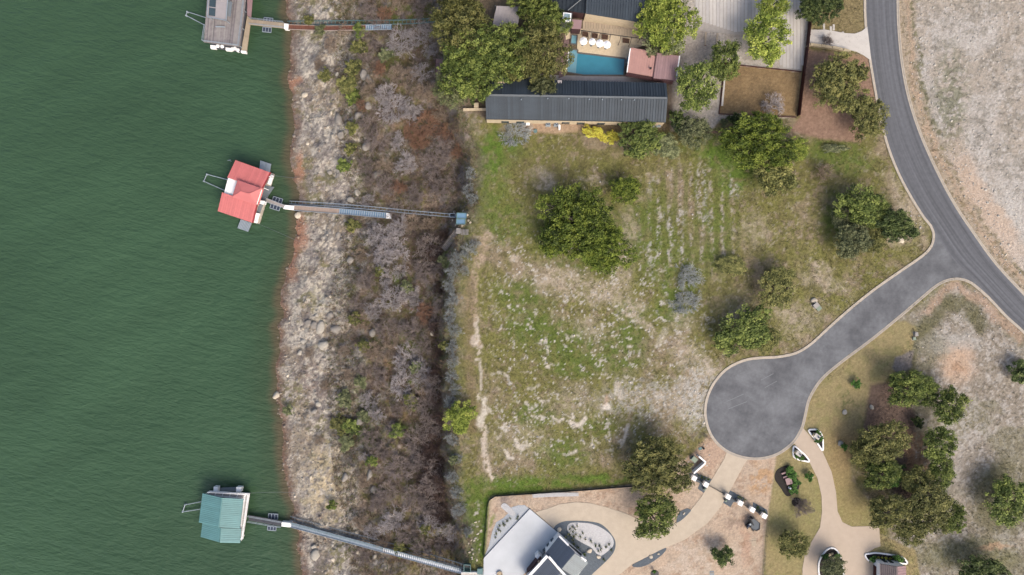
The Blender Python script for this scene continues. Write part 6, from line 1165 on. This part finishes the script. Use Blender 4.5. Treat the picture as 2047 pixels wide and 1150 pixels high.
for k, L in dict(g=[(800, 90, 34), (840, 75, 30), (868, 100, 22), (845, 150, 22), (790, 215, 36), (825, 225, 26), (815, 330, 26), (770, 190, 28), (760, 470, 30), (790, 490, 34), (800, 455, 26), (790, 600, 36), (825, 590, 20), (815, 720, 34), (800, 770, 30), (845, 745, 30), (745, 800, 24), (755, 830, 20), (770, 515, 30), (862, 1045, 28), (790, 1040, 32), (905, 1060, 22), (832, 612, 18), (735, 400, 16), (860, 60, 16)],
                 p=[(740, 250, 26), (760, 285, 28), (870, 330, 32), (890, 300, 28), (880, 372, 32), (735, 330, 22), (775, 375, 28), (830, 395, 28), (860, 490, 34), (850, 540, 30), (880, 540, 20), (735, 565, 24), (720, 605, 20), (850, 800, 34), (872, 770, 28), (862, 850, 32), (835, 885, 34), (800, 930, 32), (850, 930, 38), (872, 965, 32), (830, 985, 34), (780, 980, 28), (757, 1005, 22), (862, 1005, 32), (820, 1065, 28), (885, 1085, 22), (842, 1095, 22), (765, 900, 24), (742, 870, 22), (770, 660, 24), (820, 660, 26), (850, 690, 24), (740, 30, 24), (765, 60, 22), (840, 20, 22), (870, 30, 18), (790, 420, 20), (880, 610, 18), (870, 650, 20), (760, 750, 22)],
                 r=[(858, 250, 30), (898, 268, 26), (918, 305, 18), (838, 285, 24), (852, 622, 24), (820, 265, 20), (770, 30, 18), (760, 140, 18), (725, 215, 16), (800, 375, 18)], t=[(825, 150, 22), (790, 150, 22), (740, 180, 20), (830, 445, 22), (855, 450, 20), (720, 640, 16), (870, 180, 18), (880, 225, 20), (700, 750, 16), (690, 700, 14), (745, 700, 20), (780, 700, 20), (730, 960, 18), (770, 1085, 18), (720, 1040, 18), (660, 90, 16), (640, 130, 14), (690, 60, 16), (640, 880, 12), (620, 700, 12), (650, 770, 14)],
                 d=[(876, 745, 22), (880, 705, 18), (878, 800, 22), (882, 835, 20), (872, 885, 28), (884, 920, 20), (868, 935, 30), (884, 965, 20), (876, 1000, 26), (860, 905, 26), (885, 1030, 20), (872, 660, 18), (870, 505, 20), (885, 470, 16), (880, 575, 16), (850, 960, 26)], b=[(915, 520, 18), (905, 545, 16), (900, 572, 17), (906, 600, 16), (902, 632, 17), (909, 662, 17), (904, 692, 16), (908, 722, 16), (903, 755, 16), (936, 505, 18), (930, 540, 12), (905, 880, 15), (911, 915, 14), (906, 950, 14), (914, 985, 15), (920, 1018, 16), (946, 398, 14), (935, 380, 15), (940, 350, 13), (950, 488, 12), (900, 800, 14), (912, 780, 13), (935, 1060, 12)]).items(): SHR += [(a, b, r, k) for a, b, r in L]
OLV = [(715, 95, 18), (705, 140, 20), (698, 168, 22), (706, 195, 19), (722, 60, 16), (690, 332, 16), (705, 450, 15), (712, 640, 15), (725, 690, 14), (690, 800, 19), (680, 848, 20), (702, 852, 20), (694, 885, 17), (722, 762, 14), (620, 40, 12), (577, 822, 12), (652, 150, 15), (770, 112, 16), (822, 800, 18), (795, 862, 16), (640, 60, 12), (830, 735, 14), (815, 575, 14), (760, 540, 12), (705, 255, 14), (700, 300, 14), (888, 520, 12), (890, 690, 11), (726, 830, 14), (742, 920, 13), (665, 1010, 11), (800, 1095, 16), (850, 1060, 12), (905, 920, 10)]
BANDS = [(-99, 52, 'above the rusty ramp'), (52, 235, 'below the rusty ramp'), (235, 418, 'above the red dock ramp'), (418, 600, 'below the red dock ramp'), (600, 760, 'at side road level'), (760, 930, 'at turning circle level'), (930, 1080, 'above the long pale ramp'), (1080, 1300, 'beside the long pale ramp')]
ORD = ['', 'first', 'second', 'third', 'fourth', 'fifth', 'sixth', 'seventh', 'eighth', 'ninth', 'tenth', 'eleventh', 'twelfth', 'thirteenth', 'fourteenth', 'fifteenth', 'sixteenth', 'seventeenth', 'eighteenth', 'nineteenth', 'twentieth'] + ['twenty-' + w for w in ('first', 'second', 'third', 'fourth', 'fifth', 'sixth', 'seventh', 'eighth', 'ninth')]
def band(y):
    for a, b, s in BANDS:
        if a <= y < b: return s
KIND = dict(d='shade-darkened brown leafless', g='pale grey leafless', p='purplish leafless', r='rust brown', t='tan leafless', b='blue-grey twiggy')
fr_ = random.Random(77)
for _ in range(900):   # fill the thin spots of the thicket
    y = fr_.uniform(-5, 1120); x = fr_.uniform(725, 895 if y > 230 else 870)
    if y > 1020 and x - 700 > (y - 1020) * -1.2 and 1049 + (x - 582) * .275 - 28 < y < 1049 + (x - 582) * .275 + 12: continue
    if 395 < y < 445 or 25 < y < 68 or (x > 880 and 440 < y < 500): continue
    if all((x - a) ** 2 + (y - b) ** 2 > (r * .85 + 12) ** 2 for a, b, r, _k in SHR): SHR.append((round(x), round(y), fr_.uniform(14, 22), fr_.choice('ppgtpg')))
cnt = {}
for x, y, r, k in sorted(SHR):
    key = (k, band(y)); cnt[key] = cnt.get(key, 0) + 1; g = G(x, y); i = rt.randrange(5); h = 1.3 + r * .05
    t = thing('bare_shrub', g, '%s shrub on bank %s, %s from water' % (KIND[k], key[1], ORD[cnt[key]]), 'shrub', 'leafless shrubs on the lake bank'); sc = (r * kz(g.z) / 3.0, r * kz(g.z) / 3.0 * rt.uniform(.85, 1.15), h / 2.6); rz = rt.uniform(0, 6.28)
    put(BV[i][0], 'branches', t, sc, rz, BM[k])
    if k in 'rb' or rt.random() < .15: put(BL[i], 'leaves', t, sc, rz, LM['rustl' if k == 'r' else 'sage' if k == 'b' else rt.choice(['olive', 'bright'])])
cnt = {}
for x, y, r in sorted(OLV):
    key = band(y); cnt[key] = cnt.get(key, 0) + 1
    T(x, y, r, 'leafy olive shrub on bank %s, %s from water' % (key, ORD[cnt[key]]), rt.choice(['olive', 'olive', 'oak', 'sage']), setn='S', h=1.6, cat='shrub', group='leafy shrubs on the lake bank', name='leafy_shrub')
for x, y, r, lb, k in ((1600, 1010, 22, 'small leafless young tree in a mulch ring on the lawn', 'p'), (1540, 215, 26, 'grey leafless shrub at the lower right of the brown court', 'g'), (1650, 84, 12, 'thin leafless bush by the driveway apron wall', 'p'), (1640, 345, 20, 'thin bare shrub right of the field oaks', 't'), (1376, 552, 30, 'pale blue-grey shrub in the field, upper half of the pair', 'b'), (1368, 602, 30, 'pale blue-grey shrub in the field, lower half of the pair', 'b'), (1030, 266, 32, 'pale grey shrub at the left end of the long house', 'b')):
    g = G(x, y); t = thing('bare_shrub', g, lb, 'shrub'); i = rt.randrange(5); put(BV[i][0], 'branches', t, (r * .1 / 3, r * .1 / 3, .7 if k == 'b' else 1.2), 1.0, BM[k])
    if k == 'b': put(BL[i], 'leaves', t, (r * .1 / 3, r * .1 / 3, .7), 1.0, LM['grey'])
    if y == 1010: MB().lathe((g.x - .8, g.y + .6, -.02), [(.95, 0), (.9, .08), (.2, .12)], 16).build('mulch_ring', M['mulch'], t)
# small plants in the gravel beds
pr = random.Random(21); tuftm = []
def tuft_mesh(seed):
    rng = np.random.default_rng(seed); V = []; F = []
    for i in range(14):
        a = rng.random() * 6.28; d = np.array([math.cos(a), math.sin(a), 0]); s = np.array([-d[1], d[0], 0]) * .045; h = rng.uniform(.25, .5); e = d * rng.uniform(.2, .42) + np.array([0, 0, h]); k = len(V); V += [-s + d * .03, s + d * .03, e * .6 + s * .8 + [0, 0, .08], e]; F.append([k, k + 1, k + 2, k + 3])
    return npmesh('blades', np.array(V), np.array(F), None, attr=rng.random(len(V)))
TM = [tuft_mesh(5), tuft_mesh(6)]
TP = [('pale blue gravel bed', [(1036, 1031), (1034, 1036), (1020, 1035), (1014, 1040), (1006, 1046), (999, 1050), (1009, 1049), (996, 1058), (1000, 1060), (992, 1066), (991, 1074)]),
      ('white gravel bed', [(1154, 1050), (1144, 1052), (1139, 1057), (1149, 1057), (1146, 1062), (1152, 1068), (1147, 1071), (1160, 1073), (1170, 1077), (1181, 1082), (1165, 1064), (1191, 1089), (1198, 1090), (1201, 1097), (1211, 1092), (1218, 1087), (1196, 1101)]),
      ('dark gravel bed by the house', [(1132, 1073), (1138, 1068), (1145, 1079), (1147, 1087), (1155, 1093), (1169, 1107), (1207, 1117), (1222, 1099)]), ('gravel pad left of the gate', [(1396, 949), (1403, 952), (1409, 955), (1415, 957)]), ('gravel pad right of the gate', [(1476, 992), (1481, 995), (1487, 998)]), ('gravel pad at the far pillars', [(1514, 1012), (1512, 1017), (1517, 1019), (1521, 1023), (1528, 1022)]), ('yellow flower row of the curved bed', [(1749, 1114), (1755, 1113), (1762, 1113), (1769, 1114), (1777, 1115)])]
for nm, L in TP:
    for i, (x, y) in enumerate(sorted(L)):
        p = W(x, y); t = thing('garden_plant', (p.x, p.y, .1), 'tufted plant in the %s, %s from left' % (nm, ORD[i + 1]), 'plant', 'small plants in the ' + nm); s = pr.uniform(1.0, 1.5); put(TM[i % 2], 'blades', t, (s, s, s), pr.uniform(0, 6), LM['yellow' if 'yellow' in nm else 'dark' if pr.random() < .7 else 'sage'])
# ---------------------------------------------------------------- rocks
def rock_mesh(seed, sub=2):
    bm = bmesh.new(); bmesh.ops.create_icosphere(bm, subdivisions=sub, radius=1); rng = np.random.default_rng(seed)
    A = rng.normal(size=(7, 3)); A /= np.linalg.norm(A, axis=1, keepdims=True); D = rng.uniform(.55, .9, 7)
    for v in bm.verts:
        c = np.array(v.co)
        for a, d in zip(A, D):
            s = c @ a
            if s > d: c = c - a * (s - d) * .92
        v.co = c * (1 + .05 * rng.normal())
    V = np.array([v.co[:] for v in bm.verts]); F = np.array([[v.index for v in f.verts] for f in bm.faces]); bm.free(); return V, F
RV = [rock_mesh(900 + i) for i in range(6)]; RM_ = [npmesh('boulder', V, F, None) for V, F in RV]
RMAT = dict(p=mat('pale_rock', C(190, 184, 172), var=.18, scale=1.5, rough=.95, bump=.6, bscale=4), g=mat('grey_rock', C(160, 154, 146), var=.2, scale=1.5, rough=.95, bump=.6, bscale=4), w=mat('cream_rock', C(222, 210, 190), var=.12, scale=1.5, rough=.95, bump=.6, bscale=4))
ROCKS = [(678, 240, 8, 15, 'g'), (682, 270, 8, 9, 'g'), (733, 292, 9, 12, 'g'), (716, 232, 11, 9, 'g'), (727, 150, 9, 13, 'g'), (738, 160, 7, 12, 'g'), (737, 212, 9, 9, 'g'), (641, 655, 10, 15, 'p'), (629, 650, 10, 8, 'g'), (608, 682, 8, 8, 'p'), (647, 690, 12, 13, 'p'), (617, 645, 8, 8, 'g'), (673, 657, 13, 12, 'g'), (553, 791, 8, 10, 'w'), (720, 700, 7, 7, 'g'), (629, 822, 8, 7, 'g'), (637, 808, 6, 6, 'p'), (760, 344, 8, 7, 'g'), (751, 350, 10, 9, 'g'), (715, 386, 7, 8, 'p'), (702, 400, 9, 7, 'p'), (596, 430, 8, 8, 'w'), (690, 955, 8, 12, 'g'), (739, 950, 7, 15, 'g'), (747, 978, 8, 9, 'g'), (630, 1108, 10, 13, 'p'), (628, 1093, 7, 6, 'p'), (750, 1113, 5, 7, 'w'), (856, 1100, 9, 6, 'p'), (610, 190, 7, 6, 'w'), (720, 840, 8, 12, 'g'), (735, 690, 8, 12, 'g'), (745, 665, 8, 10, 'g'), (713, 1065, 5, 4, 'w'), (772, 1134, 4, 4, 'p'), (634, 630, 5, 4, 'p'), (600, 705, 6, 7, 'p'), (660, 630, 8, 8, 'g'), (676, 470, 6, 8, 'g'), (700, 520, 8, 8, 'g'), (660, 345, 6, 5, 'g'), (864, 668, 0, 0, 'x')]
rk = random.Random(31)
for _ in range(40):
    y = rk.uniform(-10, 1140); s0 = float(np.interp(y, [p[0] for p in _SH], [p[1] for p in _SH])); x = s0 + rk.uniform(4, 130); ROCKS.append((x, y, rk.uniform(2.2, 4.5), rk.uniform(2.2, 5), rk.choice('pggw')))
for _ in range(15): y = rk.uniform(1040, 1125); ROCKS.append((rk.uniform(935, 962), y, rk.uniform(1.2, 3.2), rk.uniform(1.2, 3.2), rk.choice('pw')))
for x, y, r in ((908, 424, 3), (912, 450, 3), (934, 430, 3), (936, 441, 3), (924, 452, 3), (940, 445, 2.5), (905, 440, 2.5), (926, 422, 2.5)): ROCKS.append((x, y, r, r, 'w'))
def bandr(x, y):
    if x > 930 and y > 1000: return 'strip left of the terrace'
    if x > 900 and y < 470: return 'bluff by the blue platform'
    return 'bank ' + band(y)
cnt = {}
for x, y, rx, ry, k in sorted(ROCKS, key=lambda q: q[1]):
    if k == 'x': continue
    key = (k, bandr(x, y)); cnt[key] = cnt.get(key, 0) + 1; g = G(x, y); kk = kz(g.z); i = rk.randrange(6); sz = (rx + ry) / 2 * kk
    o = bpy.data.objects.new('boulder', RM_[i]); COL.objects.link(o); o.location = (g.x, g.y, g.z + sz * .08); o.scale = (rx * kk, ry * kk, sz * .6); o.rotation_euler = (rk.uniform(-.15, .15), rk.uniform(-.15, .15), rk.uniform(-.5, .5))
    if len(RM_[i].materials) == 0: RM_[i].materials.append(None)
    o.material_slots[0].link = 'OBJECT'; o.material_slots[0].material = RMAT[k]
    tag(o, '%s boulder on %s, %s from top' % (dict(p='pale grey', g='dark grey', w='cream')[k], key[1], ORD[cnt[key]] if cnt[key] < len(ORD) else 'last'), 'boulder', 'boulders on the lake bank')
for x, y, rx, ry, k, lb in ((1799, 481, 9, 6, 'w', 'pale flat rock beside the clump in the road bend'), (1627, 601, 7, 6, 'w', 'white rock with dark rim beside the grey utility box'), (1688, 824, 6, 5, 'p', 'blue-grey boulder on the lawn right of the circle'), (1679, 887, 6, 7, 'p', 'round grey boulder with tiny bush on the lawn'), (1742, 814, 4, 6, 'p', 'grey boulder at the edge of the mulch clearing'), (1709, 772, 4, 5, 'p', 'grey boulder before the green bush on the upper lawn'), (1622, 953, 3, 4, 'w', 'white rock beside the round green lawn bush'), (1118, 1058, 5, 5, 'w', 'pinkish rock on dark gravel at the terrace corner'), (1178, 1101, 5, 6, 'w', 'cream angular rock on dark gravel below the white bed'), (1197, 1113, 5, 4, 'w', 'tan rock at the lower tip of the white gravel bed'), (1301, 1113, 4, 4, 'w', 'white rock in the lower dark gravel strip'), (1316, 1107, 3, 2, 'w', 'smaller white rock in the lower dark gravel strip'), (1367, 1026, 3, 2, 'w', 'white rock in the upper dark gravel crescent'), (864, 667, 6, 4, 'w', 'small white slab lying among the bank shrubs')):
    g = G(x, y); i = rk.randrange(6); o = bpy.data.objects.new('boulder', RM_[i]); COL.objects.link(o); o.location = (g.x, g.y, g.z + .12); o.scale = (rx * .1, ry * .1, (rx + ry) * .03); o.rotation_euler = (0, 0, rk.uniform(0, 3)); o.material_slots[0].link = 'OBJECT'; o.material_slots[0].material = RMAT[k]; tag(o, lb, 'boulder')
def scatter_rocks(name, X, Y, S, col, label, flat=.55):
    rng = np.random.default_rng(len(X)); Vb, Fb = rock_mesh(77, 1); n = len(X); Z = terrain_z(X, Y); an = rng.random(n) * 6.28; ca, sa = np.cos(an), np.sin(an); el = rng.uniform(.7, 1.4, n)
    vx = Vb[None, :, 0] * S[:, None] * el[:, None]; vy = Vb[None, :, 1] * S[:, None]; vz = Vb[None, :, 2] * S[:, None] * flat
    V = np.stack([X[:, None] + vx * ca[:, None] - vy * sa[:, None], Y[:, None] + vx * sa[:, None] + vy * ca[:, None], Z[:, None] + vz + S[:, None] * .15], -1).reshape(-1, 3); F = (Fb[None] + np.arange(n)[:, None, None] * len(Vb)).reshape(-1, 3)
    me = npmesh(name, V, F, M['stone'], col=np.repeat(col, len(Vb), 0)); o = bpy.data.objects.new(name, me); COL.objects.link(o); tag(o, label, 'stones', kind='stuff')
rng = np.random.default_rng(41)
n = 9000; yy = rng.uniform(-64, 66, n); xs0 = np.interp(yy, _shy, _shx); tt = rng.random(n) ** 1.2; xx = xs0 - .7 + tt * 17; ss = rng.lognormal(-2.35, .5, n).clip(.05, .38)
pal = np.array([C(196, 188, 176), C(170, 162, 152), C(214, 206, 192), C(140, 132, 126), C(188, 164, 140), C(206, 196, 174)]); scatter_rocks('shore_stones', xx, yy, ss, (pal[rng.integers(0, 6, n)] * .4 + gcol(xx, yy) * .6) * rng.uniform(.75, 1.2, (n, 1)), 'loose pale stones covering the lake shore')
n = 2600; fx, fy = [], []
ck = fbm(XX / 3, YY / 3, 601, 2); sel = rng.integers(0, len(XX), 200000)
sx, sy = PX[sel], PY[sel]; inside = ((sx > 985) & (sx < 1420) & (sy > 330) & (sy < 950) & (bank_param(XX[sel], YY[sel]) > 1.12)) | ((sx > 1820) & (sy < 700) & (sx < 2060))
br = GC[sel].mean(1); acc = inside & (rng.random(len(sel)) < sst(.11, .3, br)); sel = sel[acc][:n]; ss = rng.lognormal(-2.3, .45, len(sel)).clip(.05, .26)
onroad = np.zeros(len(sel), bool)
for i, (a, b) in enumerate(zip(PX[sel], PY[sel])):
    if (a - 1512) ** 2 + (b - 815) ** 2 < 108 ** 2: onroad[i] = True
    if a > 1700:
        xe_ = np.interp(b, [p[1] for p in ROAD_E], [p[0] for p in ROAD_E]); xw_ = np.interp(b, [p[1] for p in ROAD_W], [p[0] for p in ROAD_W])
        if xw_ - 10 < a < xe_ + 10: onroad[i] = True
sel = sel[~onroad]; ss = ss[~onroad]
scatter_rocks('field_stones', XX[sel], YY[sel], ss, C(214, 208, 198)[None] * rng.uniform(.8, 1.1, (len(sel), 1)), 'small pale stones strewn over the rough field', .5)
# ---------------------------------------------------------------- grass and brush as stuff
def scatter_tufts(name, X, Y, hgt, col, label, nb=4, spread=.2, cat='grass'):
    rng = np.random.default_rng(len(X) + 3); n = len(X); Z = terrain_z(X, Y); a = rng.random((n, nb)) * 6.28; d = np.stack([np.cos(a), np.sin(a)], -1); o = d * rng.random((n, nb, 1)) * spread; s = np.stack([-d[..., 1], d[..., 0]], -1) * .035
    h = hgt[:, None] * rng.uniform(.6, 1.2, (n, nb)); tip = o + d * h[..., None] * rng.uniform(.3, .9, (n, nb, 1)); B = np.stack([X, Y], -1)[:, None]
    zz = np.broadcast_to(Z[:, None], (n, nb))
    V = np.stack([np.concatenate([B + o - s, (zz - .02)[..., None]], -1), np.concatenate([B + o + s, (zz - .02)[..., None]], -1), np.concatenate([B + tip, (zz + h)[..., None]], -1)], 2).reshape(-1, 3)
    me = npmesh(name, V, np.arange(len(V)).reshape(-1, 3), M['tuft'], col=np.repeat(col, nb * 3, 0)); ob = bpy.data.objects.new(name, me); COL.objects.link(ob); tag(ob, label, cat, kind='stuff')
hard = [DRIVE_S, stem_s, SOIL_S, YARD_N, MULCH_N, [(860, -300), (1345, -300), (1345, 245), (970, 245), (880, 200)], [(1590, 840), (1780, 640), (1830, 650), (1750, 800), (1700, 960), (1760, 1050), (1760, 1200), (1520, 1200), (1540, 900)]]
def inpoly(px, py, poly):
    r = np.zeros(len(px), bool)
    for (ax, ay), (bx, by) in zip(poly, poly[1:] + poly[:1]): r ^= ((ay > py) != (by > py)) & (px < (bx - ax) * (py - ay) / ((by - ay) if by != ay else 1e-9) + ax)
    return r
def free(px, py):
    ok = np.ones(len(px), bool)
    for h in hard: ok &= ~inpoly(px, py, h)
    xe_ = np.interp(py, [p[1] for p in ROAD_E], [p[0] for p in ROAD_E]); xw_ = np.interp(py, [p[1] for p in ROAD_W], [p[0] for p in ROAD_W]); ok &= ~((px > xw_ - 8) & (px < xe_ + 8)); ok &= ~((px - 1512) ** 2 + (py - 815) ** 2 < 106 ** 2); return ok
sel = rng.integers(0, len(XX), 160000); bp_ = bank_param(XX[sel], YY[sel]); core = (np.abs(YY[sel]) < 62) & (XX[sel] < 105) & (XX[sel] > -16)
br = GC[sel].mean(1); m_ = core & (bp_ > 1.04) & free(PX[sel], PY[sel]) & (rng.random(len(sel)) < 1 - sst(.1, .28, br)); s2 = sel[m_][:45000]
scatter_tufts('field_grass', XX[s2] + rng.normal(size=len(s2)) * .1, YY[s2] + rng.normal(size=len(s2)) * .1, rng.uniform(.12, .34, len(s2)), GC[s2] * rng.uniform(.75, 1.25, (len(s2), 1)), 'short rough grass of the open field')
m_ = (np.abs(YY[sel]) < 66) & (bp_ > .3) & (bp_ < 1.04); s2 = sel[m_][:26000]
c_ = np.where(rng.random((len(s2), 1)) < .25, C(112, 120, 60), np.where(rng.random((len(s2), 1)) < .5, C(128, 108, 92), C(158, 140, 120))) * rng.uniform(.7, 1.2, (len(s2), 1))
scatter_tufts('dry_brush', XX[s2], YY[s2], rng.uniform(.25, .75, len(s2)), c_, 'dry brush and weeds between the bank shrubs', nb=6, spread=.35, cat='brush')
